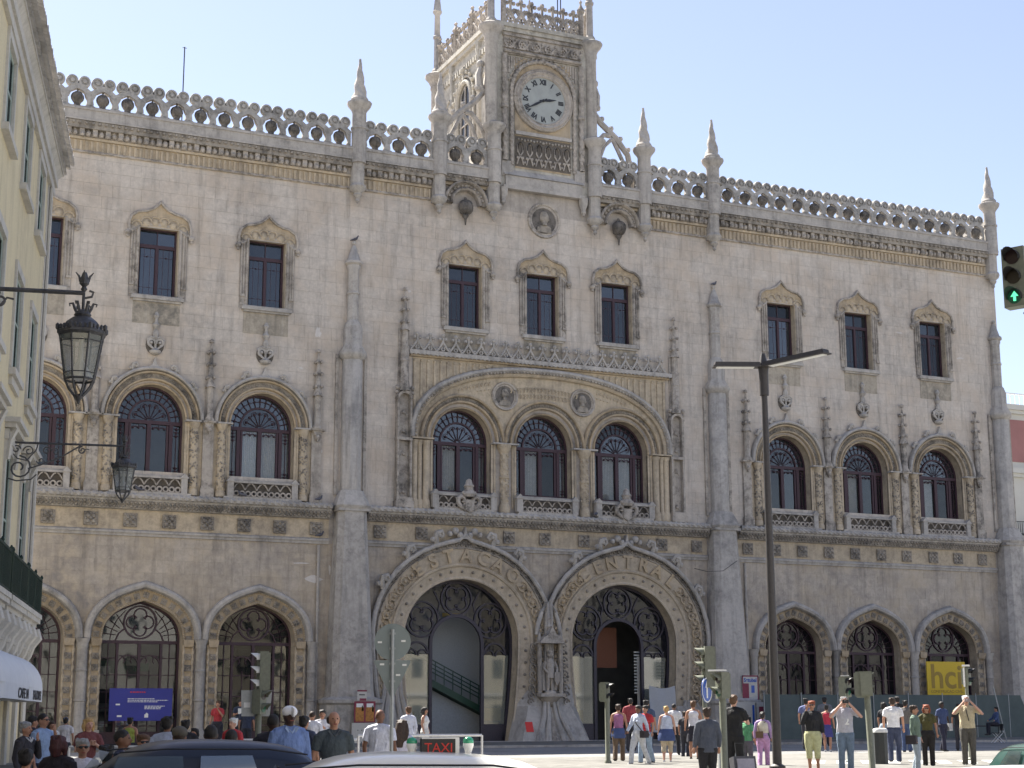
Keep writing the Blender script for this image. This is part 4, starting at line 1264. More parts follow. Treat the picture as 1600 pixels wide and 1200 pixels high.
# ---------------------------------------------------------------- portals
def portal(cx, txt):
    P = shift(PP, cx)
    m_ = MB(); m_.sweep(P, [(0, .1), (0, -.05), (.06, -.08), (.12, -.05), (.16, -.03), (.62, -.16), (.66, -.26), (.74, -.3), (.8, -.26), (.82, -.2)])
    root = m_.build('portal', M['portal'], station)
    m_ = MB()
    for x, z, tx, tz in res2(offs(P, .4), .62):
        m_.ball((x, -.13, z), .085, 8, 4)
    m_.build('boss', M['carve2'], root)
    m_ = MB(); m_.sweep(P, [(.82, -.2), (1.55, -.3)]); m_.build('band', M['portal'], root)
    # letters across the crown, scrolling vine elsewhere
    m_ = MB(); B = offs(P, 1.19); L = 0
    tot = sum(math.hypot(b[0] - a[0], b[1] - a[1]) for a, b in zip(B[:-1], B[1:]))
    pts = res2(B, .1); n = len(pts)
    rr = random.Random(int(cx * 3))
    vin = MB(); ph = 0
    for i, (x, z, tx, tz) in enumerate(pts):
        a = math.degrees(math.atan2(z - 5.75, x - cx))
        if not (44 < a < 132):
            if i % 5 == 0:
                s_ = 1 if (i // 5) % 2 else -1
                rc = .26; vin.sweep(arc(x, z, rc, 0 if s_ > 0 else PI, (-1.6 * PI) if s_ > 0 else 2.6 * PI, 10), [(.035, -.3), (.03, -.38), (-.03, -.38), (-.035, -.3)])
                vin.ball((x, -.33, z), .1, 6, 4)
                vin.ball((x - tz * .25 * s_, -.33, z + tx * .25 * s_), .08, 5, 3)
            off = .22 * math.sin(i * PI / 5); vin.ball((x - tz * off, -.33, z + tx * off), .05, 5, 3)
    vin.build('vine_relief', M['tan'], root)
    # letters
    k = len(txt); a0, a1 = R(127), R(50)
    for i, chh in enumerate(txt):
        t = a0 + (a1 - a0) * i / (k - 1)
        # place on the offset outline at this polar angle
        best = min(pts, key=lambda q: abs(math.atan2(q[1] - 5.75, q[0] - cx) - t))
        ang = math.atan2(best[3], best[2])
        text(chh, .98, (best[0], -.34, best[1]), (PI / 2, -ang, 0), M['tan'], root, 'letter', .04, .03, 1.0, 'CENTER', 'CENTER')
    # leaf band and hood rope
    m_ = MB(); m_.sweep(P, [(1.55, -.3), (1.57, -.36), (1.62, -.36), (1.64, -.26), (2.0, -.22), (2.02, -.3)])
    Q = [p for p in P if p[1] > 2.5]
    carved_band(m_, Q, 1.66, 1.98, -.26, .14, .05, 5)
    m_.build('leaf_band', M['carve2'], root)
    H = [(cx - 4.5, 1.2), (cx - 4.85, 3.2), (cx - 5.05, 5.0)] + [(cx - 5.08 * math.cos(a), 5.9 + 4.85 * math.sin(a)) for a in [R(d) for d in (3, 12, 22, 32, 42, 52, 62, 71)]] + [(cx - .9, 10.7), (cx - .35, 10.84), (cx, 11.1)]
    sgn = 1 if cx > 0 else -1
    H2 = H + [(2 * cx - x, z) for x, z in reversed(H[:-1])]
    # the inner legs cross the neighbour's hood and die on the niche
    def inner(x): return (x < -.55) if cx > 0 else (x > .55)
    keep = []
    for (x, z) in H2:
        if (cx > 0 and x < 0.0 and z < 7.6) or (cx < 0 and x > 0 and z < 7.6): continue
        keep.append((x, z))
    extra = [(-sgn * .42, 7.2), (-sgn * .62, 6.6), (-sgn * .72, 6.0)]
    if cx > 0: keep = [q for q in keep if not (q[0] < .02 and q[1] < 7.7)]; keep = extra[::-1] + [(-.1, 7.75)] + keep
    else: keep = [q for q in keep if not (q[0] > -.02 and q[1] < 7.7)]; keep = keep + [(.1, 7.75)] + extra
    m_ = MB(); yy = -.4 if cx < 0 else -.46
    m_.tube([(x, yy, z) for x, z in keep], .125, 8)
    # crockets on the hood
    for a in (28, 52, 72, 108, 128, 152):
        t = R(a); x = cx + 5.15 * math.cos(t); z = 5.9 + 4.92 * math.sin(t)
        if abs(x) < 1.0: continue
        crocket(m_, x, -.34, z, 1.9, 1 if x > cx else -1)
    m_.prism([(cx - .2, 10.9), (cx + .2, 10.9), (cx + .07, 11.25), (cx, 11.55), (cx - .07, 11.25)], -.5, -.1)
    for sx in (-1, 1): m_.ball((cx + sx * .28, -.4, 11.1), .18, 6, 4); m_.ball((cx + sx * .55, -.4, 11.3), .2, 8, 5); m_.ball((cx + sx * .85, -.38, 11.15), .16, 6, 4)
    m_.build('hood_mould', M['grey'], root)
    # ---- tracery, doors
    fr = MB(); y0, y1 = .72, .86
    fr.sweep(P, [(0, y1), (0, y0), (-.14, y0), (-.14, y1)])
    D = [(cx - 1.38, .5), (cx - 1.38, 3.0)] + [(cx - 1.38 * math.cos(a), 5.5 + 1.38 * math.sin(a)) for a in [PI / 2 * i / 10 for i in range(11)]]
    D = D + [(2 * cx - x, z) for x, z in reversed(D[:-1])]
    fr.sweep(D, [(.17, y1), (.17, y0 - .06), (0, y0 - .06), (0, y1)])
    def ring(x, z, r, w_=.042, a0=PI, a1=-PI, k=20): fr.sweep(arc(x, z, r, a0, a1, k), [(w_, y1), (w_, y0 - .02), (-w_, y0 - .02), (-w_, y1)])
    for x, z, r in ((cx, 7.86, .86), (cx - 1.95, 6.75, .92), (cx + 1.95, 6.75, .92)):
        ring(x, z, r)
        for a in range(4):
            t = a * PI / 2 + PI / 4
            ring(x + .42 * r * math.cos(t), z + .42 * r * math.sin(t), r * .38, .04, t + 2.2, t - 2.2, 12)
    for sx in (-1, 1):
        ring(cx + sx * 2.2, 4.95, .62, .05, PI, 0, 12)
        ring(cx + sx * 2.2 - .3, 4.95, .24, .03, PI * .9, -.2, 8); ring(cx + sx * 2.2 + .3, 4.95, .24, .03, PI * 1.1, .2, 8)
        fr.tube([(cx + sx * 1.05, y0 + .03, 7.15), (cx + sx * .95, y0 + .03, 7.6), (cx + sx * 1.3, y0 + .03, 8.25)], .05, 5)
        fr.box(cx + sx * 2.2 - .02, cx + sx * 2.2 + .02, y0 + .03, y1 - .03, 1.4, 4.7) if False else None
        fr.box(min(cx + sx * 1.55, cx + sx * 2.72), max(cx + sx * 1.55, cx + sx * 2.72), y0, y1, .5, 1.38)
    fr.build('tracery', M['iron2'], root)
    # glass round the door
    yy = .785
    for sx in (-1, 1):
        p = MB(); p.prism([(cx + sx * 1.55, 1.38), (cx + sx * 2.75, 1.38), (cx + sx * 3.0, 4.95), (cx + sx * 1.55, 4.95)], yy, yy + .01); p.build('pane', M['pane3'], root)
    p = MB(); Dout = offs(D, .15); A = [q for q in offs(P, -.12) if q[1] >= 4.95]; Bq = [q for q in Dout if q[1] >= 4.95]
    A = [(cx - 3.05, 4.95)] + A + [(cx + 3.05, 4.95)]
    n_ = 24
    def at(pl, f):
        Ls = [0]
        for a, b in zip(pl[:-1], pl[1:]): Ls.append(Ls[-1] + math.hypot(b[0] - a[0], b[1] - a[1]))
        T = Ls[-1] * f
        for j in range(len(pl) - 1):
            if Ls[j + 1] >= T - 1e-9:
                q = (T - Ls[j]) / max(1e-9, Ls[j + 1] - Ls[j]); return (pl[j][0] + (pl[j + 1][0] - pl[j][0]) * q, pl[j][1] + (pl[j + 1][1] - pl[j][1]) * q)
        return pl[-1]
    Bq = [(cx - 1.55, 4.95)] + Bq + [(cx + 1.55, 4.95)]
    vs = []
    for i in range(n_ + 1):
        a = at(A, i / n_); b = at(Bq, i / n_); vs += [(a[0], yy, a[1]), (b[0], yy, b[1])]
    p.add(vs, [(2 * i, 2 * i + 1, 2 * i + 3, 2 * i + 2) for i in range(n_)])
    p.build('pane', M['pane4'], root)
    return root
M['iron2'] = plain('portal_ironwork', (.042, .036, .05), .5, .2, .3)
M['pane3'] = glass('side_pane', (.25, .26, .22), .1, .45, .0)
M['pane4'] = glass('head_pane', (.03, .03, .04), .05, .6, .3)
portal(-4.82, 'ESTACAO'); portal(4.82, 'CENTRAL')
# spreading stone roots of the portals
def roots(x0, lean, seed, zt=4.6):
    """bundle of tapering stone strands from the springing down to a wide foot"""
    m_ = MB()
    for i in range(5):
        f = (i - 2) / 2
        top = x0 + f * .34; bot = x0 + f * .95 + lean
        m_.tube([(top, -.26, zt), (x0 + f * .45 + lean * .3, -.34, 1.5 + (zt - 1.5) * .45), (bot * .7 + (x0 + f * .5) * .3, -.5, 1.5), (bot, -.75, .4)], [.1, .13, .17, .24], 8)
    m_.frustum((x0 + lean, -.35, .3), (1.5, .6), (x0 + lean * .6, -.15, 2.3), (.95, .22))
    return m_.build('stone_root', M['grey'], station)
roots(-8.75, -.05, 1); roots(8.75, .05, 2, 2.6)
m_ = MB()
# centre pier base, splayed
m_.add([(-2.0, -1.35, .3), (2.0, -1.35, .3), (1.25, -.5, 2.3), (-1.25, -.5, 2.3), (-2.25, 0, .3), (2.25, 0, .3), (1.75, 0, 2.3), (-1.75, 0, 2.3)], [(0, 1, 2, 3), (4, 0, 3, 7), (1, 5, 6, 2), (3, 2, 6, 7)])
m_.add([(-1.25, -.5, 2.3), (1.25, -.5, 2.3), (.9, -.12, 3.6), (-.9, -.12, 3.6), (-1.75, 0, 2.3), (1.75, 0, 2.3), (1.5, 0, 3.6), (-1.5, 0, 3.6)], [(0, 1, 2, 3), (4, 0, 3, 7), (1, 5, 6, 2), (3, 2, 6, 7)])
for f in (-1, -.45, .45, 1):
    m_.tube([(f * .35, -.65, 2.5), (f * .5, -.85, 1.7), (f * 1.1, -1.25, .35)], [.09, .13, .2], 8)
m_.build('stone_root', M['grey'], station)
m_ = MB()
# niche canopy, corbel, side shafts
m_.prism([(-.75, 5.55), (.75, 5.55), (.55, 5.8), (.2, 6.05), (0, 6.45), (-.2, 6.05), (-.55, 5.8)], -.95, 0)
m_.lathe(0, -.5, [(.1, 6.3), (.16, 6.45), (.08, 6.6), (.13, 6.8), (.03, 7.0)], 8)
for sx in (-1, 1):
    m_.lathe(sx * .62, -.6, [(.12, 2.95), (.12, 5.6), (.16, 5.7), (.1, 5.9), (.03, 6.2)], 8, False)
m_.box(-.72, .72, -1.0, 0, 2.78, 2.95)
m_.lathe(0, -.3, [(.12, 1.75), (.18, 2.05), (.3, 2.3), (.62, 2.7), (.72, 2.8)], 12)
m_.tube([(0, -.55, 2.2), (0, -.8, 1.3), (0, -1.2, .35)], [.16, .2, .28], 8)
m_.build('niche', M['trim'], station)
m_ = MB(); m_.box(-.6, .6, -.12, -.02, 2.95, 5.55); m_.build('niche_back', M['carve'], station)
# vine reliefs beside niche on the central pier
m_ = MB(); r_ = random.Random(5)
for sx in (-1, 1):
    for i in range(9):
        z = 2.5 + i * .36; x = sx * (1.05 - .02 * i) 
        m_.sweep(arc(x, z, .17, 0, 1.6 * PI, 8), [(.03, -.4), (.03, -.48), (-.03, -.48), (-.03, -.4)]); m_.ball((x, -.42, z), .07, 5, 3)
m_.build('vine_relief', M['carve2'], station)
# statue of a robed youth with shield and sword (part of the building)
m_ = MB()
m_.lathe(0, -.55, [(.34, 2.95), (.32, 3.05), (.2, 3.1)], 10)
for sx in (-1, 1):
    m_.tube([(sx * .12, -.55, 3.05), (sx * .11, -.55, 3.5), (sx * .1, -.55, 3.95)], [.075, .1, .14], 8)
m_.tube([(0, -.55, 3.75), (0, -.55, 4.1), (0, -.55, 4.5), (0, -.56, 4.72)], [.27, .22, .26, .16], 10)
m_.tube([(-.26, -.55, 4.6), (-.38, -.62, 4.25), (-.2, -.78, 4.0)], [.1, .085, .06], 7); m_.tube([(.26, -.55, 4.6), (.4, -.6, 4.25), (.3, -.78, 4.0)], [.1, .085, .06], 7)
m_.ball((0, -.58, 4.98), .165, 10, 8, sz=1.2); m_.ball((0, -.73, 4.96), .04, 5, 4); m_.tube([(0, -.56, 4.7), (0, -.57, 4.85)], .08, 7)
m_.lathe(0, -.56, [(.19, 5.06), (.2, 5.12), (.13, 5.2)], 8)
m_.prism([(.16, 3.6), (.3, 3.35), (.44, 3.6), (.44, 4.05), (.16, 4.05)], -.84, -.78); m_.tube([(-.22, -.82, 4.1), (-.2, -.84, 3.15)], .025, 5)
m_.tube([(-.4, -.5, 4.55), (-.42, -.5, 3.8), (-.38, -.5, 3.1)], [.1, .14, .12], 7); m_.tube([(.36, -.45, 4.55), (.42, -.45, 3.8), (.36, -.45, 3.1)], [.1, .13, .11], 7)
m_.build('statue', M['trim'], station)
# steps
m_ = MB()
for i in range(3): m_.box(-9.6, 9.6, -1.6 - .38 * i, .3, .0, .52 - .14 * i - .0)
for x0, x1 in ((-30, -12.8), (12.8, 30)):
    m_.box(x0, x1, -.9, .2, .0, .46); m_.box(x0, x1, -1.3, .2, 0, .3)
m_.build('step', M['grey'], station)
# things seen through the left portal: green stair, pale partition
m_ = MB()
m_.add([(-7.5, 2.0, 4.6), (-2.0, 2.0, 1.9), (-2.0, 2.0, 1.55), (-7.5, 2.0, 4.2), (-7.5, 3.2, 4.6), (-2.0, 3.2, 1.9), (-2.0, 3.2, 1.55), (-7.5, 3.2, 4.2)], [(0, 1, 2, 3), (4, 5, 1, 0), (3, 2, 6, 7), (7, 6, 5, 4)])
for q in (0, .35, .7, 1.05): m_.tube([(-7.5, 1.95, 5.6 - q * .6), (-2.0, 1.95, 2.9 - q * .6)], .035, 5)
for i in range(12):
    t = i / 11; m_.tube([(-7.5 + 5.5 * t, 1.95, 4.6 - 2.7 * t), (-7.5 + 5.5 * t, 1.95, 5.6 - 2.7 * t)], .03, 5)
m_.build('stair', M['green_paint'] if 'green_paint' in M else plain('green_stair', (.012, .055, .035), .5), station)
M['partition'] = plain('pale_partition', (.36, .385, .40), .8)
m_ = MB(); m_.add([(-7.6, 2.6, .5), (-2.2, 2.6, .5), (-2.2, 2.6, 1.6), (-7.6, 2.6, 4.2)], [(0, 1, 2, 3)]); m_.box(-7.4, -2.4, 3.0, 3.1, .5, 8.6); m_.build('partition', M['partition'], station)
m_ = MB(); m_.box(-7.2, -6.3, 1.2, 1.25, 1.0, 4.6); m_.box(6.3, 7.5, 1.3, 1.35, 2.0, 5.0); m_.box(2.0, 3.1, 1.6, 1.65, 2.0, 5.2); m_.build('interior_panel', M['curtain'], station)
M['yellow'] = plain('yellow_sign', (.62, .42, .01), .5, var=.05)
M['white'] = plain('white_paint', (.75, .75, .73), .5, var=.04)
m_ = MB(); m_.box(-3.1, -2.2, .9, .95, 1.55, 2.2); m_.box(-8.0, -7.1, .9, .95, 1.5, 2.0); m_.box(1.9, 2.7, .9, .95, 1.5, 2.1); m_.box(-5.3, -4.3, 1.5, 1.55, 6.95, 7.15); m_.build('counter_sign', M['yellow'], station)
m_ = MB()
for i in range(14): m_.box(6.0, 7.9, 1.1, 1.14, 3.0 + i * .17, 3.06 + i * .17)
m_.build('blind', M['curtain'], station)
m_ = MB(); m_.box(4.0, 5.4, 2.0, 2.1, 4.4, 6.6); m_.build('interior_panel', plain('rust_board', (.16, .06, .03), .8), station)
# interiors at ground level of left wing seen through glass: pale and green shapes
m_ = MB(); r_ = random.Random(12)
for x in XW[:3]:
    for i in range(10):
        a = x - 1.8 + r_.random() * 3.2; z = 1.2 + r_.random() * 3.2; m_.box(a, a + .3 + .7 * r_.random(), 1.2 + r_.random(), 2.3, z, z + .25 + .6 * r_.random())
m_.build('shop_fitting', plain('shop_fitting', (.42, .43, .36), .7, var=.5, scale=1.2), station)
m_ = MB()
for x in XW[:3]: m_.box(x - 1.5, x - .2, 2.5, 2.6, 3.8, 4.5); m_.box(x + .2, x + .9, 2.5, 2.6, 4.0, 4.4)
m_.build('shop_fitting', plain('green_board', (.02, .11, .05), .6), station)

# ---------------------------------------------------------------- clock tower
TY = 8.2; TX = 3.0
m_ = MB()
m_.box(-TX, TX, -.15, TY, 30.6, 39.95)
m_.box(-TX - .2, TX + .2, -.32, TY + .1, 39.95, 40.2); m_.box(-TX - .3, TX + .3, -.42, TY + .2, 40.2, 40.45)
m_.box(-TX - .1, TX + .1, -.25, TY, 30.6, 31.6)
tw_ = m_.build('clock_tower', M['white_stone'], station)
m_ = MB(); m_.box(-2.55, 2.55, -.42, -.1, 30.55, 30.75); m_.box(-2.4, 2.4, -.36, -.1, 30.75, 31.35); m_.add([(-2.5, -.44, 31.35), (2.5, -.44, 31.35), (2.5, -.15, 31.75), (-2.5, -.15, 31.75)], [(0, 1, 2, 3)])
for sx in (-1, 1):
    m_.box(min(sx * 1.95, sx * 2.6), max(sx * 1.95, sx * 2.6), -.3, -.14, 31.3, 32.2); m_.lathe(sx * 2.5, -.25, [(.05, 29.6), (.15, 29.75), (.12, 29.9), (.25, 30.2), (.28, 30.6)], 8)
m_.build('tower_base', M['grey'], tw_)
# corner turrets
m_ = MB()
for sx, y in ((-1, -.05), (1, -.05), (-1, TY - .1), (1, TY - .1)):
    x = sx * 3.15
    m_.lathe(x, y, [(.36, 31.2), (.355, 39.2), (.42, 39.3), (.4, 39.5), (.5, 39.75), (.7, 39.98), (.74, 40.08), (.74, 40.18), (.5, 40.32), (.3, 40.42)], 12)
    m_.lathe(x, y, [(.3, 40.3), (.34, 40.5), (.22, 40.7), (.2, 42.6), (.27, 42.66), (.27, 42.76), (.2, 42.84), (.18, 44.2), (.3, 44.4), (.26, 44.5), (.05, 46.4)], 8, False)
m_.build('turret', M['grey'], tw_)
# tower parapet, front and sides
def lace(m_, x0, x1, z, mat=None, y=0):
    n_ = max(3, round((x1 - x0) / .67)); d = (x1 - x0) / n_
    for i in range(n_):
        cx = x0 + d * (i + .5)
        for sg in (-1, 1):
            m_.tube([(cx - sg * d * .5, y, z), (cx - sg * d * .42, y, z + .35), (cx, y, z + .75), (cx + sg * d * .38, y, z + .98)], .095, 6); m_.tube([(cx - sg * d * .5, y, z + .9), (cx - sg * d * .2, y, z + .6), (cx + sg * d * .1, y, z + .25)], .07, 5)
            m_.ball((cx + sg * .2, y, z + 1.32), .13, 6, 4); m_.ball((cx + sg * d * .3, y, z + .3), .09, 5, 3)
            m_.tube([(cx + sg * d * .2, y, z), (cx + sg * d * .12, y, z + .25), (cx + sg * d * .3, y, z + .35)], .05, 5)
        m_.tube([(cx, y, z + .7), (cx, y, z + 1.4)], .08, 6); m_.ball((cx, y, z + 1.5), .15, 6, 4); m_.ball((cx + d / 2, y, z + .95), .1, 6, 4)
        m_.ball((cx, y, z + .12), .12, 6, 4)
m_ = MB(); lace(m_, -2.35, 2.35, 40.4, y=-.2)
for x in (-2.45, 2.5): m_.lathe(x, -.2, [(.17, 40.3), (.17, 41.9), (.24, 41.98), (.24, 42.1), (.12, 42.3), (.05, 42.5), (.1, 42.62), (.02, 42.75)], 8, False)
m_.build('tower_parapet', M['trim'], tw_)
for sx in (-1, 1):
    for seg in range(3):
        m_ = MB(); lace(m_, -1.1, 1.1, 0, y=0); 
        for q in (-1.2, 1.2): m_.lathe(q, 0, [(.14, -.05), (.14, 1.5), (.22, 1.6), (.12, 1.8), (.05, 1.95), (.11, 2.05), (.02, 2.15)], 8, False)
        o = m_.build('tower_parapet', M['trim'], tw_); o.rotation_euler = (0, 0, PI / 2); o.location = (sx * 3.1, 1.5 + seg * 2.5, 40.42)
# front frieze
m_ = MB(); m_.box(-2.45, 2.45, -.28, -.14, 38.6, 38.78); m_.box(-2.45, 2.45, -.2, -.14, 38.78, 39.95)
m_.tube([(-2.45, -.32, 38.75), (2.45, -.32, 38.75)], .1, 6); m_.box(-2.5, 2.5, -.3, -.14, 39.7, 39.85)
for i in range(6):
    cx = -2.1 + i * .84
    m_.sweep(arc(cx, 39.25, .26, PI * (0 if i % 2 else 1), PI * (-1.5 if i % 2 else 2.5), 12), [(.06, -.2), (.05, -.32), (-.05, -.32), (-.06, -.2)])
    m_.tube([(cx - .42, -.28, 39.0), (cx, -.3, 38.98), (cx + .42, -.28, 39.4)], .05, 5)
    for a in range(5): m_.ball((cx + .12 * math.cos(a * 1.25), -.26, 39.25 + .12 * math.sin(a * 1.25)), .08, 5, 3)
    m_.ball((cx + .42, -.26, 39.5), .1, 5, 3); m_.ball((cx + .3, -.26, 39.02), .09, 5, 3)
m_.build('tower_frieze', M['trim'], tw_)
# panel behind the clock, twisted shafts
m_ = MB(); m_.box(-1.75, 1.75, -.18, -.14, 31.9, 38.5); m_.build('clock_panel', M['tan'], tw_)
m_ = MB()
for sx in (-1, 1):
    m_.rope([(sx * 2.42, -.3, 32.2), (sx * 2.42, -.3, 38.55)], .15, 10, 4, .2, 3, .1)
    m_.rope([(sx * 1.98, -.26, 32.0), (sx * 1.98, -.26, 36.6)], .11, 8, 7, .25, 3, .08)
    m_.lathe(sx * 2.42, -.3, [(.2, 35.3), (.22, 35.36), (.22, 35.44), (.18, 35.5)], 8)
P = arc(0, 36.45, 1.98, PI, 0, 28)
m_.rope([(x, -.26, z) for x, z in P], .12, 8, 7, .25, 3, .08)
m_.build('twisted_shaft', M['trim'], tw_)
m_ = MB()
for x, z, tx, tz in res2(arc(0, 36.45, 2.2, PI * .92, PI * .08, 24), .3): crocket(m_, x, -.22, z - .12, .5, 1 if x > 0 else -1)
for i in range(7):
    for sx in (-1, 1):
        x = sx * (1.15 + i * .16); zt = 38.5
        m_.box(x - .05, x + .05, -.22, -.14, 36.45 + math.sqrt(max(.01, 2.35 ** 2 - x * x)) if abs(x) < 2.3 else 37.2, zt)
m_.lathe(0, -.2, [(.1, 38.35), (.2, 38.5), (.14, 38.7), (.05, 38.9)], 6)
m_.build('hood_leaves', M['trim'], tw_)
# clock
ck = MB(); cz = 36.1
P = arc(0, cz, 1.62, PI, -PI, 44)
ck.sweep(P, [(-.24, -.12), (-.24, -.3), (-.18, -.36), (-.1, -.34), (-.02, -.42), (.06, -.44), (.12, -.36), (.18, -.4), (.24, -.34), (.26, -.14)], True)
clock = ck.build('clock', M['trim'], tw_)
ck = MB(); ck.prism(arc(0, cz, 1.4, 0, 2 * PI, 40)[:-1], -.26, -.2)
M['dial'] = plain('clock_dial', (.33, .345, .325), .5, var=.12, scale=1.5); ck.build('dial', M['dial'], tw_)
nums = ['XII', 'I', 'II', 'III', 'IIII', 'V', 'VI', 'VII', 'VIII', 'IX', 'X', 'XI']
M['black'] = plain('black_paint', (.02, .02, .025), .5)
for i, t_ in enumerate(nums):
    a = PI / 2 - i * PI / 6
    text(t_, .42, (1.1 * math.cos(a), -.272, cz + 1.1 * math.sin(a)), (PI / 2, -(a - PI / 2), 0), M['black'], tw_, 'numeral', .008, .018, .8, 'CENTER', 'CENTER')
ck = MB()
def hand(ang, L, w_, y):
    st = len(ck.v)
    ck.prism([(-w_ * .6, -.25), (w_ * .6, -.25), (w_ * .5, 0), (w_, L * .45), (w_ * .5, L * .75), (0, L), (-w_ * .5, L * .75), (-w_, L * .45), (-w_ * .5, 0)], y - .012, y)
    ck.xf(Matrix.Translation((0, 0, cz)) @ Matrix.Rotation(ang, 4, 'Y'), st)
hand(R(80), .85, .085, -.30); hand(R(240), 1.2, .07, -.33)
ck.ball((0, -.3, cz), .09, 8, 5); ck.build('hands', M['black'], tw_)
# trellis under the clock
m_ = MB(); m_.box(-1.75, 1.75, -.36, -.16, 33.85, 34.05); m_.build('ledge', M['grey'], tw_)
m_ = MB()
for i in range(6):
    cx = -1.45 + i * .58
    for sg in (-1, 1):
        m_.tube([(cx + sg * .2, -.26, 32.1), (cx + sg * .12, -.26, 32.4), (cx - sg * .16, -.26, 32.85), (cx - sg * .14, -.26, 33.25), (cx, -.26, 33.42), (cx + sg * .14, -.26, 33.25), (cx + sg * .16, -.26, 32.95)], .045, 5)
        m_.ball((cx + sg * .16, -.24, 32.5), .09, 5, 3); m_.ball((cx + sg * .1, -.24, 33.6), .07, 5, 3)
    m_.ball((cx + .29, -.24, 32.25), .08, 5, 3); m_.ball((cx + .29, -.24, 33.55), .09, 5, 3)
m_.build('trellis', M['trim'], tw_)
m_ = MB(); m_.box(-1.75, 1.75, -.2, -.182, 32.0, 33.8); m_.build('panel', M['recess'], tw_)
# side faces: arched window, pilasters, bands
for sx in (-1, 1):
    X = sx * 3.0
    def S(mb_, st): mb_.xf(Matrix.Translation((X, 0, 0)) @ Matrix.Rotation(-sx * PI / 2 * -1, 4, 'Z') if False else Matrix.Identity(4), st)
    m_ = MB()
    for y in (1.9, 5.9):
        m_.lathe(X, y, [(.2, 31.6), (.2, 37.2), (.3, 37.35), (.3, 37.45), (.2, 37.6), (.2, 39.2), (.28, 39.6), (.28, 39.95)], 8, False)
    m_.box(X - .12 if sx < 0 else X, X if sx < 0 else X + .12, .4, 7.8, 39.3, 39.5)
    for i in range(22): m_.box(X - .14 if sx < 0 else X, X if sx < 0 else X + .14, .5 + i * .33, .66 + i * .33, 39.0, 39.3)
    # window hood
    P3 = [(X + sx * .12, 3.9 + 1.05 * math.cos(a), 37.0 + 1.25 * math.sin(a)) for a in [PI * i / 14 for i in range(15)]]
    P3 = [(X + sx * .12, 4.95, 33.5)] + P3 + [(X + sx * .12, 2.85, 33.5)]
    m_.tube(P3, .14, 8)
    P4 = [(p[0], 3.9 + (p[1] - 3.9) * 1.35, 37 + (p[2] - 37) * 1.25 if p[2] > 37 else p[2]) for p in P3]
    m_.tube(P4, .08, 6)
    for q in range(9):
        a = PI * (q + .5) / 9; m_.ball((X + sx * .18, 3.9 + 1.5 * math.cos(a), 37.1 + 1.7 * math.sin(a)), .14, 6, 4)
    m_.ball((X + sx * .2, 3.9, 39.0), .18, 6, 4); m_.tube([(X + sx * .15, 3.9, 38.3), (X + sx * .15, 3.9, 39.2)], .09, 6)
    m_.tube([(X + sx * .12, .6, 37.9), (X + sx * .14, 1.2, 37.6), (X + sx * .12, 1.7, 37.95)], .07, 5); m_.tube([(X + sx * .12, 6.1, 37.9), (X + sx * .14, 6.8, 37.5), (X + sx * .12, 7.6, 37.95)], .07, 5)
    wn = m_.build('tower_window', M['white_stone'], tw_)
    m_ = MB(); A_ = [(3.9 + .8 * math.cos(a), 37.0 + 1.0 * math.sin(a)) for a in [PI * i / 12 for i in range(13)]] + [(3.1, 33.6), (4.7, 33.6)]
    k = len(A_); m_.add([(X + sx * .012, y, z) for y, z in A_], [tuple(range(k)) if sx > 0 else tuple(range(k - 1, -1, -1))]); 
    m_.build('pane', M['pane'], tw_)
    m_ = MB(); m_.tube([(X + sx * .05, 3.9, 33.6), (X + sx * .05, 3.9, 38)], .05, 5); m_.tube([(X + sx * .05, 3.1, 35.6), (X + sx * .05, 4.7, 35.6)], .04, 5)
    for y in (3.3, 4.5): m_.tube([(X + sx * .05, y, 33.6), (X + sx * .05, y, 37.7)], .03, 5)
    m_.build('frame', M['grey'], tw_)
# flying braces each side of the tower
for sx in (-1, 1):
    m_ = MB(); y = .35
    def T(pts, r, n=6): m_.tube([(sx * x, y, z) for x, z in pts], r, n)
    T([(3.2, 37.6), (3.35, 36.4), (4.0, 35.6), (5.0, 34.8), (5.75, 33.9), (6.0, 32.8), (6.0, 31.6)], [.15, .17, .18, .18, .17, .16, .16])
    T([(3.3, 33.4), (3.6, 34.2), (4.2, 34.9), (4.6, 34.9)], .15); T([(4.0, 32.6), (3.85, 33.3), (4.2, 34.2), (4.75, 34.75)], .12); T([(5.5, 32.6), (5.45, 33.4), (5.1, 34.1), (4.75, 34.75)], .12)
    T([(4.0, 32.6), (4.35, 32.9), (4.5, 33.3)], .08); T([(5.5, 32.6), (5.1, 32.9), (4.95, 33.3)], .08); m_.ball((sx * 4.5, y, 33.35), .13, 6, 4); m_.ball((sx * 4.95, y, 33.35), .13, 6, 4)
    T([(3.3, 32.5), (6.0, 32.5)], .14)
    T([(3.3, 36.2), (3.7, 36.6), (3.75, 37.2), (3.6, 37.8)], [.2, .25, .22, .15]); m_.ball((sx * 3.62, y, 37.95), .25, 8, 5); m_.ball((sx * 3.8, y, 36.5), .22, 6, 4)
    for x, z in ((4.1, 35.75), (4.7, 35.25), (5.3, 34.7), (5.8, 34.1)): m_.ball((sx * x, y, z + .12), .16, 6, 4)
    m_.build('flying_brace', M['grey'], tw_)
# aerials
for x, y, z0, z1 in ((-19.4, 5, 31, 38.0), (0.4, 7.9, 40.4, 46), (1.6, 1.0, 40.4, 46), (1.9, 1.2, 40.4, 46)):
    m_ = MB(); m_.tube([(x, y, z0), (x, y, z1)], .035, 5); m_.tube([(x - .12, y, z1 - .05), (x + .12, y, z1 - .05)], .02, 4); m_.build('aerial', M['iron'], station)

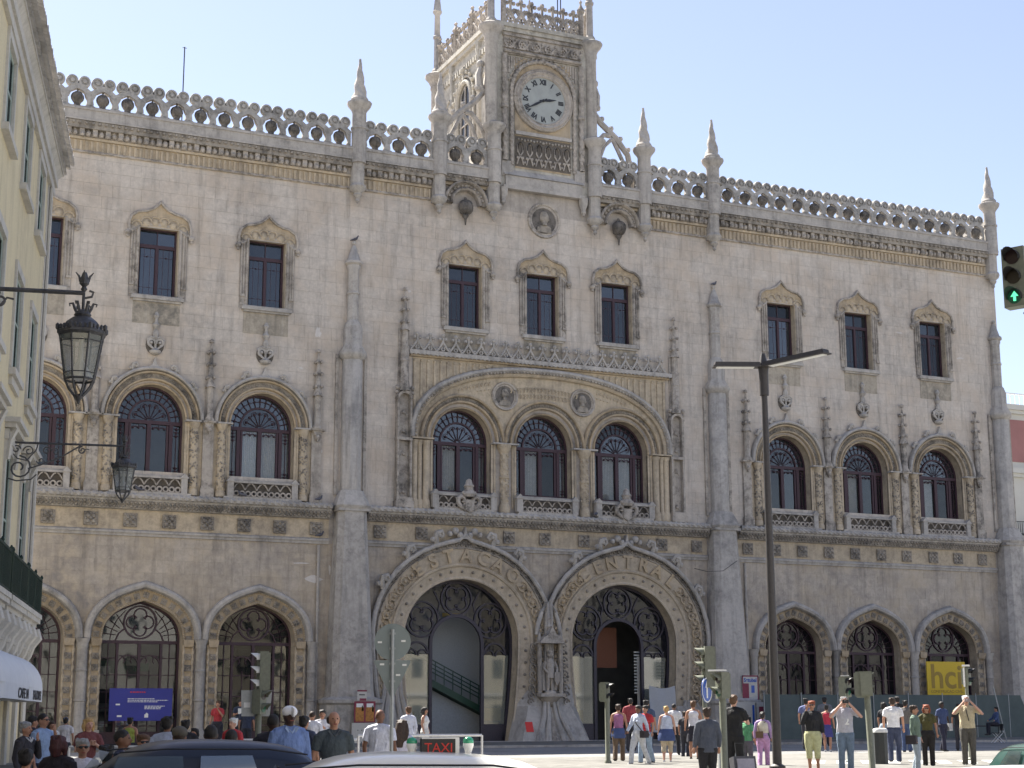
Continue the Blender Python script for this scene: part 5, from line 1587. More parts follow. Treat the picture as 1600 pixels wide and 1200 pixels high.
# pale mortar repairs on the masonry
M['mortar'] = stone('repair_mortar', (.62, .58, .54), (.42, .39, .36), .5, .2, 9)
for i, (px_, py_, w_, h_) in enumerate(((512, 463, 26, 10), (505, 470, 12, 16), (497, 520, 10, 22), (522, 500, 8, 14), (470, 575, 9, 5), (500, 706, 8, 8), (490, 905, 30, 12), (470, 880, 34, 3), (515, 890, 5, 18), (640, 455, 7, 4), (1405, 520, 10, 4), (1500, 560, 12, 5), (450, 400, 14, 5), (120, 1000, 6, 3))):
    c = on_y(px_, py_, 0); a = on_y(px_ + w_ / 2, py_, 0).x - on_y(px_ - w_ / 2, py_, 0).x; b = h_ / 30.0
    r_ = random.Random(i); k = 13
    P = [(c.x + a / 2 * math.cos(2 * PI * j / k) * (.55 + .6 * r_.random()), c.z + b / 2 * math.sin(2 * PI * j / k) * (.5 + .7 * r_.random())) for j in range(k)]
    m_ = MB(); m_.add([(x, -.0165, z) for x, z in P] + [(c.x, -.0168, c.z)], [(j, (j + 1) % k, k) for j in range(k)]); m_.build('mortar_patch', M['mortar'], station)
# ================================================================ GROUND
M['asphalt'] = stone('asphalt', (.25, .245, .235), (.12, .12, .12), .5, .0, 30, bump=.4)
M['paving'] = stone('limestone_paving', (.2, .193, .175), (.12, .116, .105), .8, .0, 12, .06, soot=.5)
M['pave_joint'] = stone('paving_bed', (.24, .23, .21), (.16, .15, .14), .5, .0, 12)
def frange(a, b, n): return [a + (b - a) * i / n for i in range(n + 1)]
xs = [-1200, -500, -200, -110] + frange(-90, 90, 60) + [110, 200, 500, 1200]
ys = [-1200, -500, -250, -150] + frange(-120, 20, 56) + [40, 80, 200, 500, 1200]
mb = MB(); vs = [(x, y, ground_z(x, y)) for y in ys for x in xs]; k = len(xs)
mb.add(vs, [(j * k + i, j * k + i + 1, (j + 1) * k + i + 1, (j + 1) * k + i) for j in range(len(ys) - 1) for i in range(k - 1)], True)
o = mb.build('ground', M['asphalt']); o['kind'] = 'structure'
# sidewalk in front of the station
SWY = -12.0
mb = MB(); mb.box(-45, 60, SWY, .0, .1, .50)
sw = mb.build('sidewalk', M['pave_joint']); sw['kind'] = 'structure'
ks = MB(); ks.box(.01, .99, -.3, 0, .2, .52); kme = ks.mesh('kerb_stone', M['grey'])
for i in range(70):
    o = bpy.data.objects.new('kerb_stone', kme); C.objects.link(o); o.parent = sw; o.location = (-16 + i, SWY, 0)
mb = MB()
y = SWY + .02; r_ = random.Random(3)
while y < -.2:
    x = -40 + r_.random()
    while x < 55:
        L = .9 + .5 * r_.random(); mb.add([(x, y, .505 + .004 * r_.random()), (x + L - .02, y, .506), (x + L - .02, y + .73, .506), (x, y + .73, .506)], [(0, 1, 2, 3)]); x += L
    y += .75
o = mb.build('paving_slabs', M['paving'], sw); o['kind'] = 'stuff'
# pale plaza beyond the road, sunlit in the foreground
mb = MB(); P0 = []
px = frange(-60, 70, 52); py = frange(-74, -30.5, 24)
vs = [(x, y, ground_z(x, y) + .05) for y in py for x in px if True]; k = len(px)
# keep it on the right of the street
fs = []
for j in range(len(py) - 1):
    for i in range(k - 1):
        fs.append((j * k + i, j * k + i + 1, (j + 1) * k + i + 1, (j + 1) * k + i))
fs = [f for f in fs if (Vector(vs[f[0]]) - CAMP).dot(fh) > 36]
mb.add(vs, fs, True)
o = mb.build('plaza', M['paving']); o['kind'] = 'structure'
# painted crossing stripes
mb = MB()
M['road_paint'] = stone('road_paint', (.72, .71, .68), (.4, .39, .37), .5, .2, 14)
for q in range(9):
    p = ground_at(1265 + q * 40, 44.2)
    d1 = Vector((rt.x, rt.y, 0)).normalized(); d2 = fh
    a = [p + d1 * u + d2 * v for u, v in ((0, 0), (.34, 0), (1.0, 3.2), (.6, 3.2))]
    mb.add([(v.x, v.y, ground_z(v.x, v.y) + .056) for v in a], [(0, 1, 2, 3)])
o = mb.build('crossing_stripes', M['road_paint']); o['kind'] = 'structure'

# ================================================================ STREET HOUSE ON THE LEFT
M['cream'] = stone('cream_render', (.62, .545, .37), (.34, .29, .21), .3, .35, 20, bump=.1)
M['house_stone'] = stone('house_limestone', (.52, .50, .46), (.27, .26, .245), .35, .35, 10)
M['green_frame'] = plain('pale_green_frame', (.35, .42, .38), .5)
M['dark_glass'] = glass('dark_pane', (.02, .03, .03), .05, .3)
M['dark_green'] = plain('dark_green_iron', (.012, .03, .022), .6, .2, .3)
M['tile'] = stone('roof_tile_clay', (.62, .59, .55), (.36, .34, .32), .6, .3, 8, .12)
M['canvas'] = plain('awning_canvas', (.62, .64, .68), .9, var=.05, scale=3)
A_H = Vector((-.2325, -.9726, 0))
house = empty('street_house', (-30.1, -22.8, 0), math.atan2(A_H.y, A_H.x))
tag(house, 'cream rendered corner house with tall green-framed windows, balconies and tiled eaves', 'house')
HL = 60
m_ = MB(); WU = [3.75, 8.45, 13.4, 18.4, 23.4, 28.4, 33.4, 38.4, 43.4, 48.4]
hwn = .92
floors = [(16.9, 19.35), (11.45, 14.35), (5.05, 9.15)]
# wall with window recesses: strips
zc = 0.0; brk = sorted(set([0, 4.6, 20.0] + [v for f in floors for v in f]))
for z0, z1 in zip(brk[:-1], brk[1:]):
    isw = any(abs(z0 - f[0]) < 1e-6 for f in floors)
    if not isw: m_.add([(0, 0, z0), (0, 0, z1), (HL, 0, z1), (HL, 0, z0)], [(0, 1, 2, 3)])
    else:
        x = 0
        for u in WU:
            m_.add([(x, 0, z0), (x, 0, z1), (u - hwn, 0, z1), (u - hwn, 0, z0)], [(0, 1, 2, 3)])
            for q, fl_ in ((u - hwn, 0), (u + hwn, 1)): m_.add([(q, 0, z0), (q, -.35, z0), (q, -.35, z1), (q, 0, z1)], [(0, 1, 2, 3)])
            x = u + hwn
        m_.add([(x, 0, z0), (x, 0, z1), (HL, 0, z1), (HL, 0, z0)], [(0, 1, 2, 3)])
m_.add([(0, 0, -.5), (0, 0, 20.5), (0, -12, 20.5), (0, -12, -.5)], [(3, 2, 1, 0)])
m_.add([(HL, 0, -.5), (HL, 0, 20.5), (HL, -12, 20.5), (HL, -12, -.5)], [(0, 1, 2, 3)]); m_.add([(0, -12, -.5), (0, -12, 20.5), (HL, -12, 20.5), (HL, -12, -.5)], [(0, 3, 2, 1)])
m_.add([(0, 0, 20.3), (HL, 0, 20.3), (HL, -12, 20.3), (0, -12, 20.3)], [(0, 1, 2, 3)])
m_.build('wall', M['cream'], house)
m_ = MB(); m_.box(-.03, .75, -.6, .07, 4.9, 19.7); m_.box(-.03, HL, -.01, .07, 4.5, 4.95); m_.box(.85, 1.25, 0, .035, 4.95, 19.7)
m_.box(-.03, .9, -.6, .12, -.4, 4.5)
m_.build('quoin', M['house_stone'], house)
m_ = MB(); m_.box(-.15, HL, -.3, .12, 19.62, 19.95); m_.box(-.2, HL, -.3, .2, 19.95, 20.25)
m_.add([(-.2, .2, 20.25), (-.2, .34, 20.42), (HL, .34, 20.42), (HL, .2, 20.25)], [(0, 1, 2, 3)]); m_.box(-.3, HL, -.3, .38, 20.42, 20.5)
m_.build('cornice', M['house_stone'], house)
# roof tiles: eave rows as separate half-round tiles
tm = MB(); n = 8
vs = []; 
for i, (y, z) in enumerate(((.46, 20.5), (.0, 20.62))):
    for j in range(n + 1):
        a = PI * j / n; vs.append((.115 * math.cos(a), y, z + .15 * math.sin(a)))
tm.add(vs, [(j, j + 1, n + 1 + j + 1, n + 1 + j) for j in range(n)], True)
tm.add([(v[0] * .8, v[1] - .0, v[2] - .02) for v in vs[:n + 1]] + vs[:n + 1], [(j, n + 1 + j, n + 2 + j, j + 1) for j in range(n)])
tme = tm.mesh('roof_tile', M['tile'])
tn = 0; st = MB()
for i in range(250):
    u = -.25 + i * .235
    for row in range(3):
        if tn < 296 and u < 24:
            o = bpy.data.objects.new('roof_tile', tme); C.objects.link(o); o.parent = house; o.location = (u + .115 * (row % 2), .13 * row + (rnd.random() - .5) * .03, .17 * row); tn += 1
m_ = MB(); m_.add([(-.3, .4, 20.86), (HL, .4, 20.86), (HL, -6, 23.0), (-.3, -6, 23.0)], [(0, 1, 2, 3)]); m_.add([(-.3, .4, 20.86), (-.3, -6, 23.0), (-.3, -12.6, 20.56)], [(0, 1, 2)]); m_.add([(-.3, -12.6, 20.56), (-.3, -6, 23), (HL, -6, 23), (HL, -12.6, 20.56)], [(0, 1, 2, 3)])
m_.build('roof', M['tile'], house)
def house_window(kind):
    z0, z1 = floors[kind]
    m_ = MB(); t = .2
    m_.box(-hwn - t, -hwn, -.02, .07, z0 - (.0), z1 + .02); m_.box(hwn, hwn + t, -.02, .07, z0, z1 + .02)
    m_.box(-hwn - t, hwn + t, -.02, .08, z1, z1 + .26)
    if kind < 2: m_.box(-hwn - t - .1, hwn + t + .1, -.2, .2, z0 - .2, z0 - .002)
    if kind == 1:
        m_.box(-hwn - .1, hwn + .1, 0, .1, z0 - .45, z0 - .2)
    if kind == 2:
        m_.box(-hwn - t - .05, hwn + t + .05, 0, .12, z1 + .26, z1 + .55); m_.box(-hwn - t - .2, hwn + t + .2, 0, .42, z1 + .72, z1 + .86); m_.box(-hwn - t - .12, hwn + t + .12, 0, .3, z1 + .58, z1 + .72)
        for s in (-1, 1): m_.tube([(s * (hwn + .1), .1, z1 - .3), (s * (hwn + .1), .14, z1 + .2), (s * (hwn + .1), .3, z1 + .58)], .08, 5)
    root = m_.build('window', M['house_stone'], house)
    m_ = MB(); y0, y1 = -.1, -.02; h = z1 - z0
    for a, b in ((-hwn, -hwn + .1), (hwn - .1, hwn), (-.06, .06)): m_.box(a, b, y0, y1, z0, z1)
    for zz in (z0, z1 - .1): m_.box(-hwn, hwn, y0, y1 - .003, zz, zz + .1)
    zt = z0 + h * .55; m_.box(-hwn + .1, hwn - .1, y0, y1 - .005, zt - .03, zt + .03)
    m_.build('frame', M['green_frame'], root)
    for a, b in ((-hwn + .1, -.06), (.06, hwn - .1)):
        for c, d in ((z0 + .1, zt - .03), (zt + .03, z1 - .1)):
            p = MB(); p.box(a, b, -.06, -.05, c, d); p.build('pane', M['dark_glass'], root)
    p = MB(); p.box(-hwn - .05, hwn + .05, -.7, -.6, z0, z1); p.build('room', M['dark'], root)
    return root
protos = [house_window(k_) for k_ in range(3)]
chmap = {}
for c in bpy.data.objects:
    if c.parent: chmap.setdefault(c.parent.name, []).append(c)
for p_ in protos: p_.location.x = WU[0]
for u in WU[1:7]:
    for p_ in protos:
        c = copy_tree(p_, house, chmap); c.location.x = u
# balconies
def balcony():
    m_ = MB(); m_.box(-2.25, 2.25, 0, .56, 4.72, 4.86); m_.box(-2.3, 2.3, 0, .6, 4.86, 5.0); m_.box(-2.2, 2.2, 0, .45, 4.6, 4.72)
    root = m_.build('balcony', M['house_stone'], house)
    m_ = MB()
    for x in (-1.7, 0, 1.7):
        m_.prism([(0, 0)] * 0 or [(x - .28, 4.6), (x + .28, 4.6), (x + .24, 3.9), (x + .16, 3.4), (x - .16, 3.4), (x - .24, 3.9)], 0, .3)
        m_.tube([(x, .44, 4.5), (x, .5, 4.25), (x, .34, 4.0), (x, .26, 3.7), (x, .12, 3.4)], [.16, .2, .16, .14, .1], 8)
        for s in (-1, 1): m_.ball((x + s * .2, .38, 4.3), .13, 6, 4); m_.ball((x + s * .16, .3, 3.9), .1, 6, 4)
    m_.build('corbel', M['house_stone'], root)
    m_ = MB(); y = .54
    m_.box(-2.25, 2.25, y - .04, y + .02, 6.08, 6.15); m_.box(-2.25, 2.25, y - .03, y + .01, 5.06, 5.1)
    x = -2.22
    while x < 2.24: m_.box(x - .016, x + .016, y - .03, y, 5.05, 6.1); x += .09
    for s in (-1, 1):
        m_.box(s * 2.22 - .02, s * 2.22 + .02, 0, y, 6.08, 6.14); m_.box(s * 2.22 - .02, s * 2.22 + .02, 0, y, 5.06, 5.1)
        for q in range(4):
            m_.box(s * 2.22 - .012, s * 2.22 + .012, .06 + q * .13, .085 + q * .13, 5.06, 6.1)
            m_.ball((s * 2.22, .13 + q * .11, 5.3 + .2 * (q % 2)), .05, 5, 3); m_.ball((s * 2.22, .13 + q * .11, 5.75), .045, 5, 3)
    for x in (-2.22, 0, 2.22): m_.lathe(x, y - .01, [(.03, 5.0), (.035, 6.15), (.06, 6.2), (.02, 6.28)], 6)
    m_.build('railing', M['dark_green'], root)
    return root
bp = balcony(); chmap = {}
for c in bpy.data.objects:
    if c.parent: chmap.setdefault(c.parent.name, []).append(c)
bp.location.x = WU[0]
for u in WU[1:6]:
    c = copy_tree(bp, house, chmap); c.location.x = u
# ground floor: shop fronts between stone piers
m_ = MB()
for u in frange(0, 50, 20): m_.box(u - .0, u + .7, -.2, .1, -.5, 4.5)
m_.build('pier', M['house_stone'], house)
m_ = MB(); m_.box(.7, HL, -.25, -.2, -.5, 3.3); m_.build('shop_glass', M['dark_glass'], house)
# awnings of the cafe
def awning(u0, u1, words, label, twx, tsx):
    m_ = MB(); n = 8; prof = []
    for i in range(n + 1):
        t = PI / 2 * i / n; prof.append((.12 + .95 * math.sin(t), 3.55 - .95 * (1 - math.cos(t))))
    vs = [(u0, y, z) for y, z in prof] + [(u1, y, z) for y, z in prof]
    k = n + 1
    m_.add(vs, [(i, i + 1, k + i + 1, k + i) for i in range(n)], True)
    # rounded ends
    for uu, s in ((u0, -1), (u1, 1)):
        e = []
        for i in range(n + 1):
            for j in range(5):
                f = PI / 2 * j / 4
                e.append((uu + s * .75 * math.sin(f) * (prof[i][0] / 1.07), .1 + (prof[i][0] - .1) * math.cos(f), prof[i][1]))
        m_.add(e, [(i * 5 + j, i * 5 + j + 1, (i + 1) * 5 + j + 1, (i + 1) * 5 + j) for i in range(n) for j in range(4)], True)
        m_.add([(uu + s * .75, .1, 2.6), (uu + s * .75 * .7, .1 + .97 * .7, 2.6), (uu, 1.07, 2.6), (uu + s * .75, .1, 2.22), (uu + s * .75 * .7, .1 + .97 * .7, 2.22), (uu, 1.07, 2.22)], [(0, 1, 4, 3), (1, 2, 5, 4)], True)
    m_.add([(u0, 1.07, 2.6), (u1, 1.07, 2.6), (u1, 1.07, 2.22), (u0, 1.07, 2.22)], [(0, 1, 2, 3)])
    root = m_.build('awning', M['canvas'], None)
    root.matrix_world = house.matrix_world.copy() if False else Matrix.Translation((-30.1, -22.8, 0)) @ Matrix.Rotation(math.atan2(A_H.y, A_H.x), 4, 'Z')
    tag(root, label, 'awning', 'white awnings of the cafe')
    # lettering runs towards the corner (local -x), facing +y
    text(words, .36, (twx, 1.085, 2.27), (PI / 2, 0, PI), M['black'], root, sx=tsx, offset=.006)
    m_ = MB(); m_.tube([(u0, 1.05, 2.24), (u1, 1.05, 2.24)], .02, 5); m_.tube([((u0 + u1) / 2, .1, 2.5), ((u0 + u1) / 2, 1.05, 2.3)], .02, 5); m_.build('bar', M['iron'], root)
    return root
awning(10.0, 16.0, 'CAFE N', 'nearer domed white cafe awning lettered CAFE', 12.9, 2.3)
awning(5.6, 9.0, 'SAUDRES', 'farther domed white cafe awning beside the corner pier of the cream house', 8.7, 1.75)

# ---------------------------------------------------------------- lanterns on wall brackets
M['lantern_iron'] = plain('lantern_iron', (.07, .07, .075), .55, .3, .3)
M['frost'] = glass('frosted_lantern_glass', (.2, .225, .22), .08, .5)
def lantern_tree():
    root = empty('wall_lantern'); y = 0
    n = 8; rt0, rb = .335, .225   # body radii; origin at arm end, z = 0 arm level
    zt, zb = -.66, -1.33
    m_ = MB()
    # rim, dome
    m_.lathe(0, 0, [(.33, zt - .02), (.37, zt + .02), (.37, zt + .06), (.30, zt + .10), (.24, zt + .2), (.14, zt + .28), (.08, zt + .3)], n, False, ph=PI / 8)
    for i in range(n):
        a = PI / 8 + i * PI / 4; b = a + PI / 4
        for f in (0, .25, .5, .75):
            p = Vector((math.cos(a), math.sin(a), 0)) * (1 - f) + Vector((math.cos(b), math.sin(b), 0)) * f
            m_.ball((p.x * .37, p.y * .37, zt + .1), .028 if f else .04, 5, 3, sz=1.5)
    m_.build('roof', M['lantern_iron'], root)
    m_ = MB()
    for i in range(n):
        a = PI / 8 + i * PI / 4
        m_.tube([(rt0 * math.cos(a), rt0 * math.sin(a), zt), (rb * math.cos(a), rb * math.sin(a), zb)], .014, 4)
        m_.tube([(rb * math.cos(a), rb * math.sin(a), zb), (.17 * math.cos(a), .17 * math.sin(a), zb - .12), (.05 * math.cos(a), .05 * math.sin(a), zb - .26)], .016, 4)
        for f in (0.0, .16, .86, 1.0):
            r = rt0 + (rb - rt0) * f; z = zt + (zb - zt) * f; b = a + PI / 4
            m_.tube([(r * math.cos(a), r * math.sin(a), z), (r * math.cos(b), r * math.sin(b), z)], .008 if 0 < f < 1 else .018, 4)
    m_.lathe(0, 0, [(.01, zb - .36), (.04, zb - .3), (.07, zb - .26), (.05, zb - .22)], 8)
    m_.build('cage', M['lantern_iron'], root)
    for i in range(n):
        a = PI / 8 + i * PI / 4; b = a + PI / 4; p = MB(); q = .985
        vs = [(rt0 * q * math.cos(a), rt0 * q * math.sin(a), zt), (rt0 * q * math.cos(b), rt0 * q * math.sin(b), zt), (rb * q * math.cos(b), rb * q * math.sin(b), zb), (rb * q * math.cos(a), rb * q * math.sin(a), zb)]
        p.add(vs, [(3, 2, 1, 0)]); p.build('pane', M['frost'], root)
    m_ = MB(); m_.lathe(0, 0, [(.03, zb + .02), (.19, zb + .03), (.19, zb + .05), (.04, zb + .3), (.03, zt)], 8); m_.build('reflector', M['white'], root)
    # crown, stem, finial
    m_ = MB()
    m_.tube([(0, 0, .06), (0, 0, zt + .3)], .025, 6)
    m_.lathe(0, 0, [(.1, zt + .28), (.13, zt + .32), (.1, zt + .37), (.05, zt + .4)], 8)
    for i in range(6):
        a = i * PI / 3; c, s = math.cos(a), math.sin(a)
        m_.tube([(.08 * c, .08 * s, zt + .34), (.12 * c, .12 * s, zt + .42), (.15 * c, .15 * s, zt + .5), (.2 * c, .2 * s, zt + .49), (.19 * c, .19 * s, zt + .45)], [.022, .024, .02, .014, .01], 5)
    m_.lathe(0, 0, [(.03, .03), (.05, .06), (.03, .1), (.07, .14), (.075, .2), (.05, .26), (.03, .32)], 8)
    for i in range(4):
        a = i * PI / 2; c, s = math.cos(a), math.sin(a); m_.tube([(.06 * c, .06 * s, .18), (.08 * c, .08 * s, .26), (.13 * c, .13 * s, .32)], [.02, .018, .008], 5)
    m_.build('crown', M['lantern_iron'], root)
    # arm: along -X local to the wall
    L = 3.35; m_ = MB()
    m_.tube([(0.02, 0, 0), (-L, 0, .02)], .035, 6)
    m_.tube([(-.0, 0, -.08), (.12, 0, -.05), (.14, 0, .02), (.08, 0, .04)], .02, 5)
    m_.tube([(-L + .02, 0, .12), (-L + .02, 0, -1.15)], .035, 6)
    m_.tube([(-1.25, 0, -.02), (-1.75, 0, -.35), (-2.35, 0, -.62), (-2.7, 0, -.74)], .025, 5)
    def spiral(cx, cz, r, a0, turns, s=1, th=.02):
        m_.tube([(cx + r * (1 - .8 * i / 18) * math.cos(a0 + s * turns * 2 * PI * i / 18), 0, cz + r * (1 - .8 * i / 18) * math.sin(a0 + s * turns * 2 * PI * i / 18)) for i in range(19)], th, 5)
    spiral(-2.95, -.72, .36, PI * .5, 1.4, -1, .028); spiral(-2.2, -.2, .13, 0, 1.3); spiral(-1.95, -.22, .12, PI, 1.3, -1); spiral(-1.2, -.16, .12, PI / 2, 1.4, 1)
    spiral(-3.05, -.18, .13, 0, 1.3); spiral(-2.7, -.22, .16, PI, 1.3, -1); spiral(-2.35, -.5, .12, PI, 1.2, 1)
    m_.tube([(-L, 0, -1.0), (-3.0, 0, -1.1), (-2.6, 0, -1.05), (-2.45, 0, -.9)], .022, 5); m_.tube([(-L, 0, -.1), (-3.0, 0, -.45), (-2.75, 0, -.5), (-2.5, 0, -.2), (-2.45, 0, 0)], .02, 5)
    m_.tube([(-1.2, 0, -.25), (-1.1, 0, -.12), (-1.0, 0, -.14)], .018, 5)
    m_.build('bracket', M['lantern_iron'], root)
    return root
lt = lantern_tree()
tag(lt, 'nearer octagonal iron wall lantern, large, in front of the upper arched windows', 'wall lantern', 'iron lanterns bracketed from the cream house')
chmap = {}
for c in bpy.data.objects:
    if c.parent: chmap.setdefault(c.parent.name, []).append(c)
l2 = copy_tree(lt, None, chmap); l2['label'] = 'farther octagonal iron wall lantern, smaller, in front of the balustrade of the first floor'
nang = math.atan2(-.2325, .9726)
p = at_depth(131, 458, 24.3); lt.location = p; lt.rotation_euler = (0, 0, nang)
p = at_depth(195, 697, 47.5); l2.location = p; l2.rotation_euler = (0, 0, nang)

# ================================================================ BUILDING BEYOND THE RIGHT CORNER
M['pink'] = plain('pink_render', (.36, .17, .155), .85, var=.08, scale=.6)
M['cream2'] = plain('white_facade', (.58, .56, .50), .8, var=.06, scale=.6)
bb = empty('corner_building', (49, 26, 0), 0)
tag(bb, 'white and pink house with balconies seen past the right corner of the station', 'house')
m_ = MB(); m_.box(-9, 30, 0, 20, 0, 27.4); m_.build('wall', M['cream2'], bb)
m_ = MB()
for x in (1.2, 7.2, 13.2, -4.8): m_.box(x, x + 3.4, -.06, 0, 22.6, 26.2)
m_.build('pink_panel', M['pink'], bb)
m_ = MB()
for z in (4.8, 10.6, 16.0, 21.6, 27.0): m_.box(-9.2, 30.2, -.5, 0, z, z + .45); m_.box(-9.1, 30.1, -.3, 0, z - .3, z)
m_.build('cornice', M['cream2'], bb)
for z in (6, 11.6, 17.0, 22.6):
    for x in (-7.5, -1.6, 4.9, 10.9, 16.9, 22.9):
        f = MB(); f.box(x - .95, x - .8, -.1, 0, z - .1, z + 3.1); f.box(x + .8, x + .95, -.1, 0, z - .1, z + 3.1); f.box(x - .95, x + .95, -.1, 0, z + 2.95, z + 3.1); f.box(x - .06, x + .06, -.08, 0, z, z + 2.95); f.box(x - .8, x + .8, -.07, 0, z + 1.9, z + 2.0)
        fo = f.build('window', M['white'], bb)
        p = MB(); p.box(x - .8, x + .8, -.05, -.03, z, z + 2.95); p.build('pane', M['dark_glass'], fo)
m_ = MB()
for z in (16.5, 11.1, 5.3):
    m_.box(-9, 28, -.75, 0, z - .15, z); x = -9
    m_.box(-9, 28, -.75, -.7, z + .95, z + 1.0)
    while x < 28: m_.box(x, x + .04, -.74, -.71, z, z + .95); x += .22
m_.build('balcony', M['iron'], bb)
# terrace railing on top
m_ = MB(); m_.box(-9, 30, -.1, 0, 28.4, 28.5); x = -9
while x < 30: m_.box(x, x + .05, -.08, -.03, 27.45, 28.4); x += .5
m_.build('roof_railing', M['white'], bb)
# buildings across the square, behind the viewer: they light the shaded front and show in the panes
M['far_cream'] = plain('far_cream_wall', (.42, .37, .28), .9); M['far_cream2'] = plain('far_white_wall', (.42, .40, .36), .9)
for i, (x, wd, col, h) in enumerate(((-120, 44, 'cream2', 21), (-74, 38, 'cream', 24), (-34, 40, 'cream2', 22), (8, 50, 'cream', 20), (60, 50, 'cream2', 23))):
    b = empty('opposite_building', (x, -108, -.3)); tag(b, ('%s block %s across the square, reflected in the station windows' % ('white' if col == 'cream2' else 'cream', ['at the far left', 'left of the middle', 'in the middle', 'right of the middle', 'at the far right'][i])), 'building', 'buildings across the square')
    m_ = MB(); m_.box(0, wd, -14, 0, 0, h); m_.build('wall', M['far_' + col], b)
    m_ = MB(); m_.box(-.3, wd + .3, -14, .6, h - .6, h); m_.box(-.1, wd + .1, -14, .3, 4.6, 5.0); m_.build('cornice', M['house_stone'], b)
    wm = MB(); wm.box(-.7, .7, 0, .05, 0, 2.3); wme = wm.mesh('window', M['dark_glass'])
    for r in range(4):
        q = 0
        while 2.5 + q * 3.6 < wd - 2:
            o = bpy.data.objects.new('window', wme); C.objects.link(o); o.parent = b; o.location = (2.5 + q * 3.6, 0, 1.2 + r * 4.6 + (1 if r else 0)); q += 1
# ================================================================ STREET FURNITURE
M['post_grey'] = plain('post_grey_paint', (.06, .054, .052), .55, .2, .15)
M['signal_green'] = plain('signal_olive_paint', (.16, .17, .13), .6, .0, .15)
M['signal_black'] = plain('signal_black', (.02, .02, .022), .5)
M['galv'] = plain('galvanised_steel', (.33, .35, .36), .5, .4, .1)
M['blue_sign'] = plain('blue_sign', (.02, .09, .42), .4, var=.03)
M['red_sign'] = plain('red_paper', (.62, .04, .03), .6, var=.05)
M['bin'] = plain('bin_plastic', (.03, .034, .035), .5)
M['alu'] = plain('bare_aluminium', (.7, .7, .7), .35, .3)
def place(o, p, faz=None):
    o.location = p
    if faz is not None: o.rotation_euler = (0, 0, faz)
def cam_frame(p):
    """unit vectors: toward camera and image right at point p"""
    c = Vector((CAMP.x - p.x, CAMP.y - p.y, 0)).normalized()
    return c, Vector((-c.y, c.x, 0))
def face_rot(p, deg):
    """z rotation turning local -Y to 'deg' (0 = to the camera, 90 = image right, -90 = image left, 180 = away)"""
    c, r = cam_frame(p); f = c * math.cos(R(deg)) + r * math.sin(R(deg))
    return math.atan2(f.y, f.x) + PI / 2
# twin-arm lamp post
lp = empty('lamp_post'); p = ground_at(1212, 40); lp.location = p
tag(lp, 'tall slim grey lamp post with two flat horizontal lamp arms before the right wing', 'lamp post')
topz = z_over(p, 1203, 573)
m_ = MB(); m_.lathe(0, 0, [(.2, 0), (.2, .15), (.115, .2), (.105, 4), (.075, topz - p.z - .3), (.075, topz - p.z)], 14); m_.lathe(0, 0, [(.12, topz - p.z - .75), (.12, topz - p.z - .2), (.14, topz - p.z), (.12, topz - p.z + .08), (.05, topz - p.z + .35)], 12)
m_.build('pole', M['post_grey'], lp)
for (px_, py_, dd) in ((1116, 573, 0), (1291, 552, 0)):
    e = at_z(px_, py_, topz) - p; e.z = topz - p.z; d = Vector((e.x, e.y, 0)); L = d.length; an = math.atan2(d.y, d.x)
    m_ = MB(); m_.prism([(.1, .02), (.1, .11), (L - .02, .11), (L, .02)], -.12, .12); m_.box(.08, L + .04, -.16, .16, -.015, .02)
    o = m_.build('lamp_arm', M['post_grey'], lp); o.location = (0, 0, topz - p.z); o.rotation_euler = (0, 0, an)
    m_ = MB(); m_.box(.25, L - .05, -.09, .09, -.03, -.016); q = m_.build('diffuser', M['white'], o)
# traffic signals
def lens_mat(name, col, on=0): return plain(name, col, .3, emit=col if on else None, estr=on)
M['lens_red'] = lens_mat('red_lens', (.02, .008, .01)); M['lens_amber'] = lens_mat('amber_lens', (.02, .015, .01)); M['lens_green'] = lens_mat('green_lens', (.01, .09, .05)); M['arrow_on'] = lens_mat('lit_green_arrow', (.1, .7, .35), .5)
def signal_head(root, x, y, z, deg, n=3, s=1.0, visor='signal_green', lit=False, name='signal_head', w_=.15):
    """head facing local direction deg (0 = -Y); top at z"""
    h = MB(); cell = .3 * s
    h.box(-w_ * s, w_ * s, 0, .2 * s, -n * cell, 0)
    h.box(-w_ * s * .9, w_ * s * .9, .2 * s, .24 * s, -n * cell + .03, -.03)
    o = h.build(name, M['signal_green'], root); o.location = (x, y, z); o.rotation_euler = (0, 0, R(deg))
    for i in range(n):
        c = -cell * (i + .5); v = MB(); r = .115 * s; k = 10
        vs = []
        for j in range(k + 1):
            a = -PI * .12 + (PI * 1.24) * j / k
            L = .22 * s * (.35 + .65 * max(0, math.sin(a)))
            vs += [(r * math.cos(a), 0, c + r * math.sin(a)), (r * math.cos(a), -L, c + r * math.sin(a) - .0)]
        v.add(vs, [(2 * j, 2 * j + 1, 2 * j + 3, 2 * j + 2) for j in range(k)], True)
        vo = v.build('visor', M[visor], o)
        l = MB(); l.prism(arc(0, c, r * .95, 0, 2 * PI, 16)[:-1], -.012, -.004)
        l.build('lens', M[['lens_red', 'lens_amber', 'lens_green'][i if n == 3 else i * 2]], o)
    if lit:
        l = MB(); c = -cell * (n - .5); l.prism([(-.02 * s, c - .07 * s), (.02 * s, c - .07 * s), (.02 * s, c + .0), (.06 * s, c + .0), (0, c + .08 * s), (-.06 * s, c + .0), (-.02 * s, c + .0)], -.02, -.014)
        l.build('green_arrow', M['arrow_on'], o)
    return o
